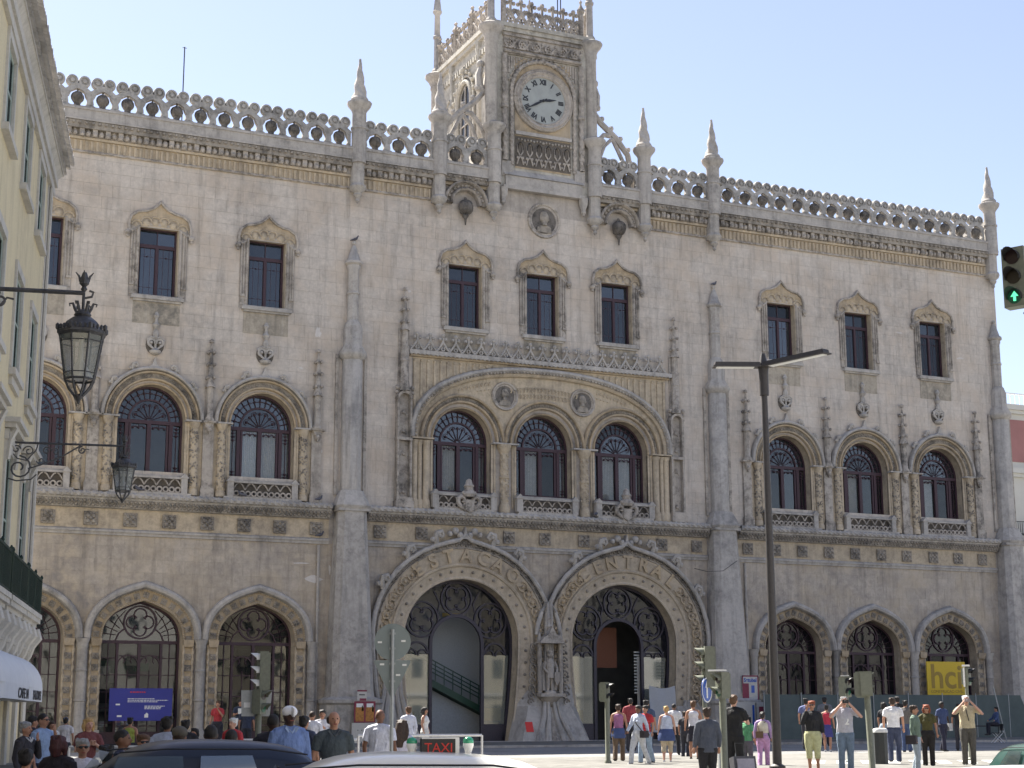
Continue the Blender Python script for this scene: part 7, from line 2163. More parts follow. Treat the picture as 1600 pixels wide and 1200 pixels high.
def person(label, px_, py_, depth, deg, top='tshirt', tc=(.6, .6, .6), bottom='trousers', bc=(.03, .03, .04), hair='short', hc='dbrown', skin='tan', la='down', ra='down', stride=.0, glasses=False, H=None, group=None, shoe=(.03, .03, .03), collar=None, female=False, fat=1.0, hat=None, floor=None, seated=False, name='person', ex=None):
    global pid; pid += 1
    hp = at_depth(px_, py_, depth); gz = ground_z(hp.x, hp.y) if floor is None else floor
    Ht = max(1.5, min(1.9, hp.z - gz)) if H is None else H
    if seated: Ht = 1.7
    s = Ht / 1.72
    root = empty(name, (hp.x, hp.y, hp.z - (Ht if not seated else Ht - .45 * s)), face_rot(hp, deg)); root.scale = (s, s, s)
    tag(root, label, 'person', group)
    vox = .014 if depth < 34 else (.017 if depth < 50 else .022)
    sk = SKIN[skin]; g = rnd
    sw = .185 * (0.92 if female else 1.0)
    # joints
    hips = [(-.09, 0, .92), (.09, 0, .92)]
    if seated:
        knee = [(-.12, -.42, .95), (.12, -.42, .95)]; ank = [(-.14, -.4, .5), (.14, -.45, .5)]
    else:
        knee = [(-.1, -.03 - stride * .35, .5), (.1, -.03 + stride * .3, .5)]
        ank = [(-.1, .03 - stride * .62, .085), (.1, .03 + stride * .7, .085 + abs(stride) * .08)]
    arms = []
    for sx, nm in ((-1, la), (1, ra)):
        e, h = ARM[nm]; arms.append(((sx * sw, .0, 1.42), (sx * (e[0] - .185 + sw), e[1], e[2]), (sx * h[0], h[1], h[2])))
    b = MB()
    fr = 1.1 if fat > 1.1 else 1
    # trunk
    limb(b, [(0, 0, .86), (0, 0, .96), (0, -.005, 1.08), (0, -.01, 1.22), (0, 0, 1.34), (0, .01, 1.42), (0, .015, 1.47)], [.13, .155, .13 * fr, .145 * fr, .155, .12, .06], 14, .7)
    limb(b, [(-sw, .0, 1.41), (0, .01, 1.44), (sw, 0, 1.41)], [.055, .07, .055])
    # neck, head
    limb(b, [(0, .015, 1.42), (0, .0, 1.5), (0, -.01, 1.56)], [.065, .052, .05])
    ell(b, (0, .0, 1.625), .074, .092, .098); ell(b, (0, -.035, 1.575), .052, .055, .055)
    limb(b, [(0, -.088, 1.635), (0, -.11, 1.598), (0, -.095, 1.59)], [.01, .016, .012], 6)
    for sx in (-1, 1): ell(b, (sx * .076, .005, 1.61), .012, .022, .032, 6, 6)
    for (S, E_, Hd) in arms:
        S, E_, Hd = Vector(S), Vector(E_), Vector(Hd)
        limb(b, [S, (S + E_) / 2, E_, (E_ + Hd) / 2, Hd], [.052, .046, .038, .036, .025])
        d = (Hd - E_).normalized(); pa = Hd + d * .045
        limb(b, [Hd, pa, pa + d * .035], [.026, .036, .032], 8, .6)
        side = d.cross(Vector((0, 1, 0)))
        if side.length < .2: side = Vector((1, 0, 0))
        side.normalize(); nrm = side.cross(d).normalized()
        curl = nrm * (-.02 if nrm.y > 0 else .02)
        if depth < 47:
            for q, Lf in ((-1.5, .05), (-.5, .065), (.5, .07), (1.5, .062)):
                f0 = pa + d * .03 + side * q * .017
                limb(b, [f0, f0 + d * Lf * .55, f0 + d * Lf * .9 + curl], [.0105, .010, .008], 6)
            f0 = pa - d * .02 + side * .03; limb(b, [f0, f0 + side * .02 + d * .03, f0 + side * .022 + d * .055 + curl * .5], [.012, .011, .009], 6)
    for i in range(2):
        h, k_, a = Vector(hips[i]), Vector(knee[i]), Vector(ank[i])
        limb(b, [h, (h + k_) / 2, k_, (k_ * 2 + a) / 3, (k_ + a * 2) / 3, a], [.095, .078, .055, .058, .046, .036])
    bo = b.build('body', flat('skin_' + skin, sk, .6, .06), root); remesh(bo, vox if depth > 40 else .0125)
    # eyes, mouth
    if depth < 60 and abs(deg) < 110:
        e = MB()
        for sx in (-1, 1): e.ball((sx * .03, -.084, 1.632), .0085, 6, 4)
        e.build('eyes', flat('eye_dark', (.02, .015, .015)), root)
        e = MB(); e.tube([(-.022, -.088, 1.565), (0, -.094, 1.563), (.022, -.088, 1.565)], .006, 5); e.build('mouth', flat('lips', (.25, .07, .06)), root)
    if glasses:
        e = MB()
        for sx in (-1, 1): e.ball((sx * .032, -.094, 1.632), .026, 8, 5, sy=.4, sz=.75); e.tube([(sx * .055, -.088, 1.637), (sx * .078, 0, 1.63)], .005, 4)
        e.tube([(-.02, -.1, 1.637), (.02, -.1, 1.637)], .006, 4); e.build('sunglasses', M['signal_black'], root)
    # hair
    hm = flat('hair_' + hc, HAIR[hc], .7, .35, 30)
    if hair != 'bald':
        hr = MB()
        if hair == 'crop': ell(hr, (0, .012, 1.645), .079, .094, .09)
        elif hair == 'rim': 
            for sx in (-1, 1): ell(hr, (sx * .062, .03, 1.615), .03, .06, .05)
            ell(hr, (0, .075, 1.61), .06, .035, .05)
        else:
            ell(hr, (0, .02, 1.655), .088, .1, .09); ell(hr, (0, -.03, 1.69), .07, .06, .045); ell(hr, (0, .05, 1.61), .078, .062, .07)
            for i in range(10): 
                a = g.random() * 6.28; hr.ball((.07 * math.cos(a), .03 + .07 * math.sin(a), 1.68 + .04 * g.random()), .03, 6, 4)
        if hair == 'bob':
            for sx in (-1, 1): limb(hr, [(sx * .07, .0, 1.66), (sx * .088, .01, 1.58), (sx * .08, .0, 1.5)], [.035, .04, .02])
            limb(hr, [(0, .06, 1.68), (0, .075, 1.58), (0, .06, 1.49)], [.08, .075, .05], 10)
        if hair == 'long':
            for sx in (-1, 1): limb(hr, [(sx * .07, .01, 1.67), (sx * .09, .03, 1.55), (sx * .09, .05, 1.42), (sx * .06, .07, 1.3)], [.035, .045, .05, .02])
            limb(hr, [(0, .06, 1.68), (0, .085, 1.55), (0, .1, 1.4), (0, .1, 1.27)], [.08, .09, .095, .05], 12)
        if hair == 'pony': limb(hr, [(0, .1, 1.68), (0, .15, 1.66), (0, .16, 1.56), (0, .14, 1.48)], [.025, .035, .03, .012])
        # clear the face
        ho = hr.build('hair', hm, root); remesh(ho, .009 if depth < 45 else .014)
        if abs(deg) < 100:
            # pull hair back off the face by shaping verts in front
            pass
    if hat:
        h_ = MB(); ell(h_, (0, .005, 1.672), .096, .112, .078); h_.tube([(0, -.07, 1.67), (0, -.17, 1.655)], [.07, .05], 10, True, True, .25); ho = h_.build('cap', flat('cap_%d' % pid, hat), root)
    # trousers / skirt
    tm_ = flat('garment_low_%d' % pid, bc, .85, .18, 14); cl = MB()
    kfat = 1.0
    if bottom in ('trousers', 'capri', 'shorts', 'jeans'):
        wr = (1.12 if female else 1.0) * (1.08 if fat > 1.1 else 1)
        limb(cl, [(0, 0, .84), (0, 0, .92), (0, 0, 1.03)], [.15 * wr, .18 * wr, .15 * wr], 14, .72)
        for i in range(2):
            h, k_, a = Vector(hips[i]), Vector(knee[i]), Vector(ank[i]); 
            if bottom == 'shorts': limb(cl, [h, (h + k_) / 2, k_], [.115 * wr, .1 * wr, .095])
            elif bottom == 'capri': limb(cl, [h, (h + k_) / 2, k_, k_ * .6 + a * .4], [.115 * wr, .1 * wr, .082, .078])
            else: limb(cl, [h, (h + k_) / 2, k_, (k_ + a) / 2, a + Vector((0, 0, -.02))], [.115 * wr, .098 * wr, .078, .076, .074])
        co = cl.build('trousers' if bottom != 'shorts' else 'shorts', tm_, root); remesh(co, vox)
    else:
        cl.lathe(0, 0, [(.23, .55), (.22, .6), (.19, .82), (.17, .95), (.13, 1.05)], 16, True, .75, lobes=7, lobe=.04); co = cl.build('skirt', tm_, root)
    # top
    um = flat('garment_top_%d' % pid, tc, .85, .14, 16); cl = MB()
    f = 1.13 if fat > 1.1 else (.9 if female else 1.0)
    zl = .93 if top != 'jacket' else .84
    limb(cl, [(0, 0, zl), (0, 0, 1.02), (0, -.01, 1.14), (0, -.015, 1.26), (0, 0, 1.36), (0, .01, 1.43), (0, .015, 1.465)], [.172 * f, .17 * f, .158 * f, .172 * f, .176, .14, .075], 14, .72)
    if female: 
        for sx in (-1, 1): ell(cl, (sx * .07, -.09, 1.27), .06, .06, .06)
    sw_r = .068 if top != 'jacket' else .075
    if top != 'sleeveless': limb(cl, [(-sw - .01, .0, 1.405), (0, .01, 1.445), (sw + .01, 0, 1.405)], [sw_r, .08, sw_r])
    if top in ('tshirt', 'shirt', 'jacket', 'long'):
        for (S, E_, Hd) in arms:
            S, E_, Hd = Vector(S), Vector(E_), Vector(Hd)
            if top == 'tshirt': limb(cl, [S, S.lerp(E_, .4), S.lerp(E_, .72)], [.07, .068, .064])
            else: limb(cl, [S, (S + E_) / 2, E_, (E_ + Hd) / 2, E_.lerp(Hd, .93)], [.07, .064, .056, .05, .043])
    # folds
    for i in range(7):
        a = g.random() * 6.28; z0 = 1.0 + .12 * g.random(); r = .158 * f
        limb(cl, [(r * math.cos(a), .72 * r * math.sin(a), z0), (r * math.cos(a + .25), .72 * r * math.sin(a + .25), z0 + .2)], [.012, .02], 6)
    to = cl.build({'tshirt': 'shirt', 'shirt': 'shirt', 'long': 'shirt', 'jacket': 'jacket', 'sleeveless': 'vest'}[top], um, root); remesh(to, vox)
    if pid % 3 == 1 and top in ('tshirt', 'shirt') and 34 < depth < 60 and group != CR:
        st_ = MB()
        for zz in (1.02, 1.1, 1.18, 1.26):
            q_ = [(.171 * f * 1.02 * math.cos(a_), .72 * .171 * f * 1.04 * math.sin(a_) - .008, zz) for a_ in [2 * PI * i_ / 20 for i_ in range(21)]]
            st_.tube(q_, .007, 4, True, False)
        st_.build('stripe', flat('stripe_%d' % pid, tuple(min(.8, c_ * 1.7 + .03) for c_ in tc)), root)
    if collar is not None:
        cl = MB(); cl.sweep([(x, z) for x, z in ((-.07, 1.49), (0, 1.40), (.07, 1.49))], [(.0, -.085), (-.03, -.1)]); cl.tube([(-.07, .02, 1.49), (-.055, -.05, 1.475), (0, -.1, 1.41), (.055, -.05, 1.475), (.07, .02, 1.49), (0, .075, 1.5), (-.07, .02, 1.49)], .018, 6); cl.build('collar', flat('collar_%d' % pid, collar), root)
    # shoes
    for i in range(2):
        a = Vector(ank[i]); q = MB(); limb(q, [a + Vector((0, .05, -.03)), a + Vector((0, 0, -.035)), a + Vector((0, -.1, -.05)), a + Vector((0, -.17, -.055))], [.04, .045, .042, .03], 8)
        q.build('shoe', flat('shoe_%.2f' % sum(shoe), shoe), root)
    if ex: ex(root, s)
    return root
def world_of(root, v): 
    mt = Matrix.Translation(root.location) @ Matrix.Rotation(root.rotation_euler.z, 4, 'Z') @ Matrix.Diagonal((*root.scale, 1))
    return mt @ Vector(v)
def prop(nm, label, cat, root, m_, mat):
    """a thing held or worn by a person, standing free in the scene"""
    mt = Matrix.Translation(root.location) @ Matrix.Rotation(root.rotation_euler.z, 4, 'Z') @ Matrix.Diagonal((*root.scale, 1))
    o = m_.build(nm, mat); o.matrix_world = mt; tag(o, label, cat); return o
CL = 'crowd along the kerb at lower left'; CP_ = 'people crossing before the right portal'; CR = 'people in the sun at lower right'; CB = 'passers-by along the hoarding'
# ---- lower left
person('grey-haired man in a dark suit with hand at his chin, leftmost of the crowd', 41, 1129, 28, 60, 'jacket', (.035, .033, .04), hair='short', hc='grey', ra='chin', collar=(.6, .6, .6), group=CL)
person('policeman in a light blue shirt and sunglasses', 68, 1116, 29, 55, 'tshirt', (.26, .36, .55), bc=(.015, .02, .04), hair='crop', hc='black', ra='chin', glasses=True, group=CL)
person('dark-haired person half hidden behind the policeman', 53, 1120, 33, 100, 'tshirt', (.03, .03, .05), hc='black', group=CL)
person('woman in white just right of the policeman', 81, 1128, 41, 20, 'tshirt', (.65, .65, .64), hc='dbrown', hair='bob', female=True, group=CL)
person('person in a blue cap and white shirt seen from behind', 103, 1122, 46, 170, 'tshirt', (.62, .60, .62), hc='black', hat=(.06, .1, .2), group=CL)
person('blonde girl in a patterned maroon top looking down', 139, 1123, 30, 20, 'tshirt', (.16, .05, .05), hair='bob', hc='blond', skin='pale', la='chest', ra='chest', female=True, bc=(.35, .2, .03), group=CL)
person('woman with dark maroon hair and dark coat, large in front of the crowd', 93, 1151, 20, 150, 'jacket', (.018, .014, .02), hair='bob', hc='maroon', female=True, group=CL)
person('grey-haired man in sunglasses and a white T-shirt', 130, 1156, 20.5, 5, 'tshirt', (.62, .60, .66), hair='short', hc='grey', glasses=True, group=CL)
person('very dark figure at the lower left corner in front of the crowd', 42, 1172, 18, 160, 'jacket', (.012, .012, .02), hair='short', hc='black', group=CL)
person('dark-haired man with blue collar facing right', 192, 1141, 20, 75, 'tshirt', (.03, .035, .07), hair='crop', hc='black', skin='brown', collar=(.4, .4, .45), group=CL)
person('dark head low beside the man with blue collar', 167, 1166, 19, 170, 'jacket', (.02, .015, .02), hc='black', group=CL)
person('woman in a green and yellow print top seen from behind', 204, 1122, 41, 160, 'sleeveless', (.33, .38, .08), hair='short', hc='black', female=True, group=CL)
person('brown-haired woman in sunglasses behind the blue car', 225, 1149, 23, 10, 'tshirt', (.02, .02, .03), hair='short', hc='brown', skin='tan', glasses=True, female=True, group=CL)
person('man in a pale blue shirt seen from behind, dark curly hair', 262, 1121, 27, 165, 'tshirt', (.36, .40, .52), hc='black', skin='brown', group=CL)
person('man in a brown cap seen from behind', 281, 1138, 21, 175, 'jacket', (.03, .03, .04), hc='dbrown', hair='crop', hat=(.09, .08, .065), skin='brown', group=CL)
person('dark figure behind the man in the brown cap', 290, 1126, 31, 180, 'jacket', (.015, .015, .02), hc='black', group=CL)
person('woman in blue with dark hair low between the heads', 304, 1139, 33, -30, 'tshirt', (.05, .08, .2), hc='black', hair='bob', female=True, group=CL)
person('shaven dark head above a pale yellow collar', 330, 1134, 20.5, 180, 'jacket', (.02, .02, .025), hair='crop', hc='black', skin='dark', collar=(.55, .48, .25), group=CL)
person('woman in a red top standing on the step of the third arch', 341, 1096, 64, -20, 'tshirt', (.35, .03, .04), hc='brown', bc=(.02, .02, .03), ra='chin', female=True, group=CL)
person('white-haired man in sunlight behind the dark heads', 364, 1123, 33, -40, 'tshirt', (.45, .04, .05), hair='short', hc='white', skin='pale', group=CL)
person('dark-haired man with a light blue collar seen from behind', 362, 1141, 21.5, 170, 'jacket', (.03, .03, .05), hair='crop', hc='black', skin='brown', collar=(.3, .4, .6), group=CL)
pp = person('man in dark blue in the doorway of the third arch holding a white sheet', 376, 1094, 66, 10, 'tshirt', (.03, .04, .07), hc='black', bc=(.02, .02, .03), la='chest', ra='chest', group=CL)
m_ = MB(); m_.box(-.14, .14, -.33, -.32, 1.22, 1.42); prop('paper_sheet', 'white sheet held by the man in the doorway', 'paper', pp, m_, M['white'])
person('man in dark blue seen from behind below the doorway', 386, 1103, 58, 175, 'tshirt', (.03, .04, .075), hc='black', group=CL)
person('shaven-headed man in a dark jacket seen from behind the blue car', 427, 1117, 23.5, 180, 'jacket', (.014, .014, .024), hair='crop', hc='black', skin='dark', fat=1.2, group=CL)
person('man in a white cap and blue checked shirt', 453, 1106, 22.5, 20, 'shirt', (.14, .21, .42), hair='crop', hc='black', skin='dark', hat=(.75, .75, .78), fat=1.2, collar=(.25, .33, .5), group=CL)
person('dark-haired head right of the white cap', 476, 1120, 30, 150, 'tshirt', (.04, .05, .09), hc='black', group=CL)
person('man in a white shirt seen from behind, close-cropped', 488, 1112, 37, 170, 'shirt', (.62, .63, .70), hair='crop', hc='dbrown', group=CL)
person('dark-haired man in a white shirt facing the camera', 504, 1110, 38, 0, 'shirt', (.6, .6, .64), hair='short', hc='black', ra='chest', group=CL)
person('balding man in a dark grey polo shirt facing the camera', 522, 1112, 23, 12, 'tshirt', (.05, .065, .075), hair='rim', hc='dbrown', skin='tan', collar=(.05, .06, .07), fat=1.1, group=CL)
person('bald man in a loose white shirt seen from behind the round road sign', 594, 1109, 28.5, 160, 'tshirt', (.58, .60, .70), hair='bald', skin='brown', fat=1.2, bc=(.1, .1, .12), group=CL)
person('woman with long brown hair and a white top seen from behind', 629, 1126, 29, 155, 'tshirt', (.56, .56, .66), hair='long', hc='dbrown', female=True, group=CL)
person('man in a white shirt walking left before the left portal', 638, 1105, 44, -150, 'shirt', (.58, .60, .70), hair='short', hc='brown', bc=(.45, .42, .38), stride=.3, group=CL)
pp = person('slim girl in a white top standing in the left portal', 664, 1106, 52, 70, 'sleeveless', (.66, .66, .66), hair='bob', hc='black', bc=(.5, .5, .48), female=True, ra='down', group=CL)
# ---- before the right portal
person('woman in a purple top with a blue shirt round her waist', 966, 1101, 48, 175, 'sleeveless', (.33, .14, .28), bc=(.13, .09, .06), hair='short', hc='dbrown', female=True, stride=.25, group=CP_)
m_ = MB(); m_.lathe(0, 0, [(.21, .72), (.23, .8), (.2, .95), (.18, 1.02)], 12, True, .8, lobes=5, lobe=.08); prop('tied_shirt', 'blue shirt tied round the waist of the woman in purple', 'shirt', bpy.data.objects['person.%03d' % (pid - 1)] if ('person.%03d' % (pid - 1)) in bpy.data.objects else bpy.data.objects['person'], m_, flat('denim_blue', (.05, .08, .2)))
person('dark-haired person in the shadow of the right portal', 985, 1092, 60, 180, 'tshirt', (.25, .04, .05), hc='black', group=CP_)
pp = person('woman in a pale blue top and white trousers walking left', 997, 1103, 45, -40, 'long', (.52, .58, .72), bc=(.56, .58, .62), hair='pony', hc='black', skin='brown', female=True, stride=.45, shoe=(.4, .4, .4), la='swing_f', ra='swing_b', group=CP_)
m_ = MB(); m_.tube([(-.2, 0, 1.42), (.05, -.16, 1.2), (.22, -.08, .98)], .014, 5); m_.box(.16, .34, -.14, .06, .8, 1.0); prop('shoulder_bag', 'dark bag slung across the woman in pale blue', 'bag', pp, m_, flat('dark_leather', (.03, .025, .03)))
person('man in a red shirt and light jeans', 1008, 1103, 46, -30, 'tshirt', (.42, .03, .04), bc=(.26, .34, .44), hair='short', hc='black', skin='tan', stride=.3, ra='down', la='chest', group=CP_)
person('man in a dark blue shirt behind the red one', 1010, 1095, 51, 160, 'tshirt', (.06, .09, .16), hc='black', bc=(.03, .03, .05), group=CP_)
pp = person('blonde woman with a denim jacket round her waist and beige shorts', 1041, 1104, 47, 180, 'sleeveless', (.5, .57, .70), bottom='capri', bc=(.5, .42, .30), hair='short', hc='blond', skin='pale', female=True, fat=1.2, shoe=(.6, .6, .6), stride=.15, group=CP_)
m_ = MB(); m_.lathe(0, 0, [(.26, .68), (.27, .8), (.22, .98), (.19, 1.04)], 12, True, .8, lobes=5, lobe=.06); prop('tied_jacket', 'denim jacket tied round the waist of the blonde woman', 'jacket', pp, m_, flat('denim_blue', (.05, .08, .2)))
person('man in a white shirt and black trousers walking to the portal', 1053, 1100, 57, 170, 'tshirt', (.6, .6, .62), bc=(.015, .015, .02), hair='crop', hc='black', skin='brown', stride=.3, group=CP_)
person('woman in a sleeveless white top and dark skirt seen from behind', 1083, 1096, 50, 178, 'sleeveless', (.62, .62, .68), bottom='skirt', bc=(.02, .02, .03), hair='short', hc='brown', skin='tan', female=True, shoe=(.03, .03, .03), group=CP_)
person('person in dark clothes just behind the sleeveless white top', 1070, 1112, 53, 160, 'tshirt', (.03, .03, .04), hc='dbrown', group=CP_)
person('man in a dark grey jacket and black trousers seen from behind', 1104, 1107, 34, 195, 'jacket', (.065, .075, .10), bc=(.013, .013, .016), hair='short', hc='dbrown', skin='tan', fat=1.15, group=CP_)
pp = person('tall man in a black T-shirt pulling a suitcase', 1146, 1087, 36, 160, 'tshirt', (.012, .012, .014), bc=(.012, .012, .014), hair='short', hc='brown', skin='pale', ra='down', la='chest', group=CP_)
sc = MB(); sc.box(-.26, .26, -.12, .12, .08, .68)
su = sc.build('suitcase', flat('suitcase_grey', (.06, .06, .07), .5)); p = ground_at(1162, 35.2); su.location = p; su.rotation_euler = (R(-12), 0, face_rot(p, 25)); tag(su, 'dark suitcase with a pale grey front pocket beside the tall man in black', 'suitcase')
sc = MB(); sc.box(-.2, .2, -.16, -.12, .3, .62); sc.build('pocket', flat('suitcase_pale', (.3, .29, .34)), su)
sc = MB(); sc.tube([(-.1, .08, .68), (-.1, .08, 1.0), (.1, .08, 1.0), (.1, .08, .68)], .012, 5); sc.build('handle', M['iron'], su)
for a in (-.2, .2):
    sc = MB(); sc.ball((a, .08, .05), .05, 8, 6, sy=1); sc.build('wheel', M['tyre'], su)
person('child in a green T-shirt behind the tall man in black', 1166, 1118, 44, 150, 'tshirt', (.08, .28, .13), bc=(.1, .1, .12), hair='short', hc='brown', skin='pale', group=CP_, H=1.5)
pp = person('woman in pink trousers with a cream cardigan over her shoulders', 1191, 1113, 43.5, 175, 'long', (.40, .28, .52), bc=(.50, .28, .50), hair='pony', hc='black', skin='tan', female=True, stride=.3, shoe=(.5, .45, .4), group=CP_)
m_ = MB(); m_.lathe(0, .02, [(.18, 1.1), (.19, 1.25), (.17, 1.38), (.1, 1.46)], 12, True, .7); prop('cardigan', 'cream cardigan over the shoulders of the woman in pink trousers', 'cardigan', pp, m_, flat('cream_knit', (.6, .56, .46)))
m_ = MB(); m_.box(-.02, .2, .12, .24, .95, 1.15); m_.tube([(.1, .18, 1.15), (.15, .1, 1.3), (-.1, .1, 1.44)], .014, 5); prop('handbag', 'brown bag on the back of the woman in pink trousers', 'bag', pp, m_, flat('brown_leather', (.13, .08, .05)))
# ---- lower right
person('woman in a black jacket and pale lime trousers on the telephone', 1268, 1096, 40, -5, 'long', (.02, .02, .022), bottom='capri', bc=(.50, .50, .28), hair='short', hc='red', skin='tan', female=True, fat=1.15, glasses=True, la='phone', ra='down', shoe=(.2, .08, .05), group=CR)
pp = person('grey-haired man in a T-shirt numbered 2 taking a photograph', 1318, 1090, 39, 10, 'tshirt', (.42, .42, .47), bc=(.13, .18, .25), hair='short', hc='grey', skin='pale', la='camera', ra='camera', fat=1.2, group=CR)
text('2', .2, (-.02, -.14, 1.12), (PI / 2, 0, 0), M['white'], pp, 'lettering', .004, .006)
m_ = MB(); m_.box(-.07, .07, -.24, -.17, 1.59, 1.67); m_.tube([(0, -.24, 1.63), (0, -.3, 1.63)], .035, 8); prop('photo_camera', 'black camera held up by the man in the numbered T-shirt', 'camera', pp, m_, M['signal_black'])
person('man in a white T-shirt and dark jeans seen from behind', 1394, 1091, 46, 178, 'tshirt', (.70, .70, .72), bc=(.03, .04, .08), hair='short', hc='dbrown', skin='tan', stride=.18, group=CR)
pp = person('man in a green jacket facing right with a shoulder bag', 1428, 1103, 38.5, 75, 'long', (.12, .17, .13), bc=(.30, .36, .42), hair='short', hc='dbrown', skin='tan', stride=.1, la='down', group=CR)
m_ = MB(); m_.box(-.36, -.18, -.1, .16, .78, 1.0); m_.tube([(-.24, 0, 1.0), (-.18, 0, 1.42)], .014, 5); prop('shoulder_bag', 'black and white shoulder bag of the man in the green jacket', 'bag', pp, m_, flat('dark_leather', (.03, .025, .03)))
person('red-haired woman in an olive top and black trousers', 1447, 1102, 42.5, 0, 'tshirt', (.07, .065, .02), bc=(.014, .012, .012), hair='bob', hc='red', skin='tan', female=True, glasses=True, group=CR)
pp = person('stout man in khaki shirt and grey trousers photographing with both arms raised', 1509, 1088, 43, 8, 'tshirt', (.48, .42, .28), bc=(.085, .08, .07), hair='short', hc='white', skin='pale', la='camera', ra='camera', fat=1.25, group=CR)
m_ = MB(); m_.box(-.07, .07, -.26, -.19, 1.58, 1.66); m_.tube([(0, -.26, 1.62), (0, -.31, 1.62)], .035, 8); prop('photo_camera', 'camera held up by the stout man in khaki', 'camera', pp, m_, flat('pale_camera', (.3, .25, .25)))
m_ = MB(); m_.tube([(-.04, -.15, 1.45), (-.02, -.17, 1.3), (.02, -.17, 1.12)], .012, 5); prop('camera_strap', 'dark strap hanging on the khaki shirt', 'strap', pp, m_, M['signal_black'])
person('woman in red with a blue skirt seen from behind', 1291, 1102, 61, 178, 'sleeveless', (.42, .03, .06), bottom='skirt', bc=(.05, .05, .2), hair='short', hc='black', female=True, shoe=(.6, .6, .6), group=CB)
person('man in blue behind the woman on the telephone', 1259, 1092, 62, 170, 'tshirt', (.12, .14, .28), hc='black', group=CB)
person('man in grey before the hoarding behind the woman in red', 1288, 1090, 65, 180, 'tshirt', (.14, .15, .17), hc='black', group=CB)
person('dark-haired woman in black left of the white T-shirt', 1381, 1098, 57, 150, 'tshirt', (.015, .015, .02), hc='black', hair='bob', bc=(.25, .3, .36), female=True, group=CB)
person('man in grey right of the white T-shirt', 1414, 1095, 59, 170, 'tshirt', (.14, .13, .12), hc='black', bc=(.06, .09, .18), group=CB)
person('dark head just behind the white T-shirt', 1402, 1089, 62, 180, 'tshirt', (.02, .02, .02), hc='black', group=CB)
pp = person('man in a dark blue shirt carrying a bag along the hoarding', 1471, 1097, 61, 40, 'tshirt', (.04, .06, .14), bc=(.02, .02, .04), hc='black', skin='dark', stride=.3, group=CB)
m_ = MB(); m_.box(.2, .36, -.1, .12, .72, .98); prop('carrier_bag', 'pale bag carried along the hoarding', 'bag', pp, m_, flat('pale_bag', (.4, .4, .4)))
person('person in dark clothes behind the khaki shirt', 1497, 1100, 62, 170, 'tshirt', (.02, .02, .02), hc='black', group=CB)
ch = empty('folding_chair'); pp = person('man in blue seated at the table by the hoarding end', 1557, 1120, 76, -70, 'long', (.05, .08, .17), bc=(.02, .02, .03), hc='black', seated=True, la='out', ra='out', group=CB)
q = pp.location; ch.location = (q.x, q.y, ground_z(q.x, q.y) + .08); ch.rotation_euler = (0, 0, pp.rotation_euler.z); tag(ch, 'folding chair under the seated man in blue', 'chair')
m_ = MB(); m_.box(-.22, .22, -.25, .2, .42, .45); m_.build('seat', M['iron'], ch); m_ = MB(); m_.box(-.22, .22, .2, .23, .55, .85); m_.build('backrest', M['iron'], ch)
for sx in (-.2, .2):
    m_ = MB(); m_.tube([(sx, -.25, 0), (sx, .2, .45), (sx, .22, .85)], .014, 5); m_.tube([(sx, .25, 0), (sx, -.2, .45)], .014, 5); m_.build('leg', M['alu'], ch)
# ================================================================ pieces that stand apart become objects of their own
def split_apart(me, gap):
    nv = len(me.vertices); par = list(range(nv))
    def find(a):
        while par[a] != a:
            par[a] = par[par[a]]; a = par[a]
        return a
    for p in me.polygons:
        vs = p.vertices; a = find(vs[0])
        for v in vs[1:]:
            b = find(v)
            if a != b: par[b] = a
    box = {}
    for i, v in enumerate(me.vertices):
        r = find(i); c = v.co
        b = box.get(r)
        if b is None: box[r] = [c.x, c.y, c.z, c.x, c.y, c.z]
        else:
            b[0] = min(b[0], c.x); b[1] = min(b[1], c.y); b[2] = min(b[2], c.z); b[3] = max(b[3], c.x); b[4] = max(b[4], c.y); b[5] = max(b[5], c.z)
    keys = sorted(box, key=lambda k: box[k][0]); n = len(keys)
    if n < 2 or n > 4000: return None
    cp = {k: k for k in keys}
    def cf(a):
        while cp[a] != a:
            cp[a] = cp[cp[a]]; a = cp[a]
        return a
    active = []
    for k in keys:
        b = box[k]; active = [q for q in active if box[q][3] + gap >= b[0]]
        for q in active:
            c = box[q]
            if c[1] <= b[4] + gap and b[1] <= c[4] + gap and c[2] <= b[5] + gap and b[2] <= c[5] + gap:
                x, y = cf(q), cf(k)
                if x != y: cp[y] = x
        active.append(k)
    groups = {}
    for k in keys: groups.setdefault(cf(k), len(groups))
    if len(groups) < 2: return None
    return [groups[cf(find(p.vertices[0]))] for p in me.polygons], len(groups)
def sub_mesh(me, sel):
    idx = {}; vs = []; fs = []; sm = []
    for p in sel:
        f = []
        for v in p.vertices:
            if v not in idx: idx[v] = len(vs); vs.append(tuple(me.vertices[v].co))
            f.append(idx[v])
        fs.append(f); sm.append(p.use_smooth)
    m2 = bpy.data.meshes.new(me.name); m2.from_pydata(vs, [], fs); m2.polygons.foreach_set('use_smooth', sm)
    for m_ in me.materials: m2.materials.append(m_)
    if any(sm): m2.set_sharp_from_angle(angle=R(38))
    m2.update(); return m2
STUFF_NAMES = ('beading', 'carved_band', 'leaf_band', 'vine_relief', 'flower_band', 'relief_ornament', 'bead_band', 'corbel_band', 'crest_tracery', 'hood_leaves', 'boss', 'fluted_band', 'ribbed_panel', 'tower_frieze', 'trellis', 'shop_fitting', 'balustrade')
users = {}
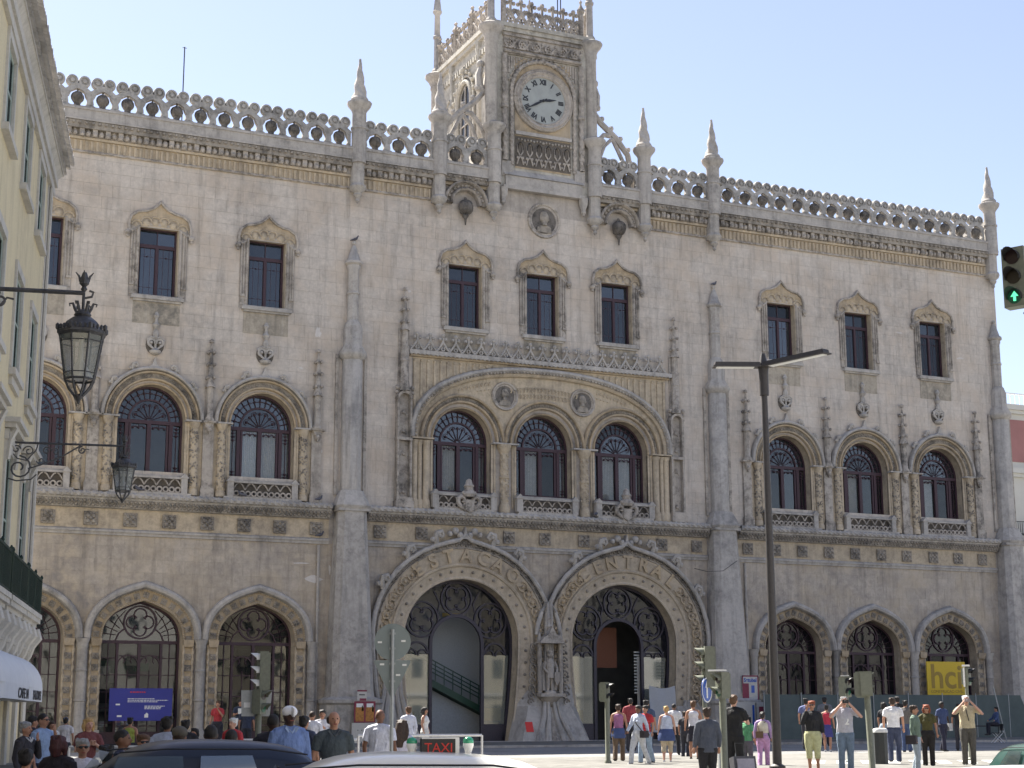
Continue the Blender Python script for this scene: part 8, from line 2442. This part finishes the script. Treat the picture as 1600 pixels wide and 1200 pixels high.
def root_of(o):
    while o.parent: o = o.parent
    return o
SPLIT_IN = ('railway_station', 'street_house', 'corner_building')
for o in list(bpy.data.objects):
    if o.type != 'MESH' or o.get('kind') in ('stuff', 'structure'): continue
    r = root_of(o)
    if r.name.split('.')[0] not in SPLIT_IN: continue
    if o.name.split('.')[0] in STUFF_NAMES: o['kind'] = 'stuff'; continue
    if o.name.split('.')[0] in ('stone', 'roof_tile', 'letter', 'numeral', 'lettering', 'curtain', 'pane', 'orb', 'frame', 'hands', 'railing', 'wall', 'tracery', 'balcony', 'bust', 'statue', 'spire', 'tower_parapet', 'coat_of_arms'): continue
    users.setdefault(o.data.name, []).append(o)
for mn, objs in users.items():
    me = bpy.data.meshes[mn]; r = split_apart(me, .03)
    if not r: continue
    lab, n = r
    if n > 24:
        for o in objs: o['kind'] = 'stuff'
        continue
    parts_ = [[] for _ in range(n)]
    for p, l in zip(me.polygons, lab): parts_[l].append(p)
    ms = [sub_mesh(me, q) for q in parts_]
    ms.sort(key=lambda q: -len(q.vertices))
    for o in objs:
        o.data = ms[0]
        for q in ms[1:]:
            c = bpy.data.objects.new(o.name.split('.')[0], q); C.objects.link(c)
            if o.parent and not o.parent.get('category') and o.parent.parent and o.parent.parent.parent: c.parent = o.parent
            c.parent = o.parent; c.matrix_basis = o.matrix_basis.copy(); c.matrix_parent_inverse = o.matrix_parent_inverse.copy()
# dark interior of the right wing put into darker, less reflecting panes
for o in bpy.data.objects:
    if o.name.split('.')[0] == 'arch_window' and o.location.x > 10:
        for k in o.children:
            if k.name.split('.')[0] == 'pane':
                k.material_slots[0].link = 'OBJECT'; k.material_slots[0].material = M['pane_dark']

# darker panes stand in for the dark open doorway of the third left arch
for o in bpy.data.objects:
    if o.name.split('.')[0] == 'arch_window' and abs(o.location.x + 15.8) < .1:
        for k in o.children:
            if k.name.split('.')[0] == 'pane' and abs(sum(v.co.x for v in k.data.vertices) / len(k.data.vertices)) < .8:
                k.material_slots[0].link = 'OBJECT'; k.material_slots[0].material = M['pane_dark']
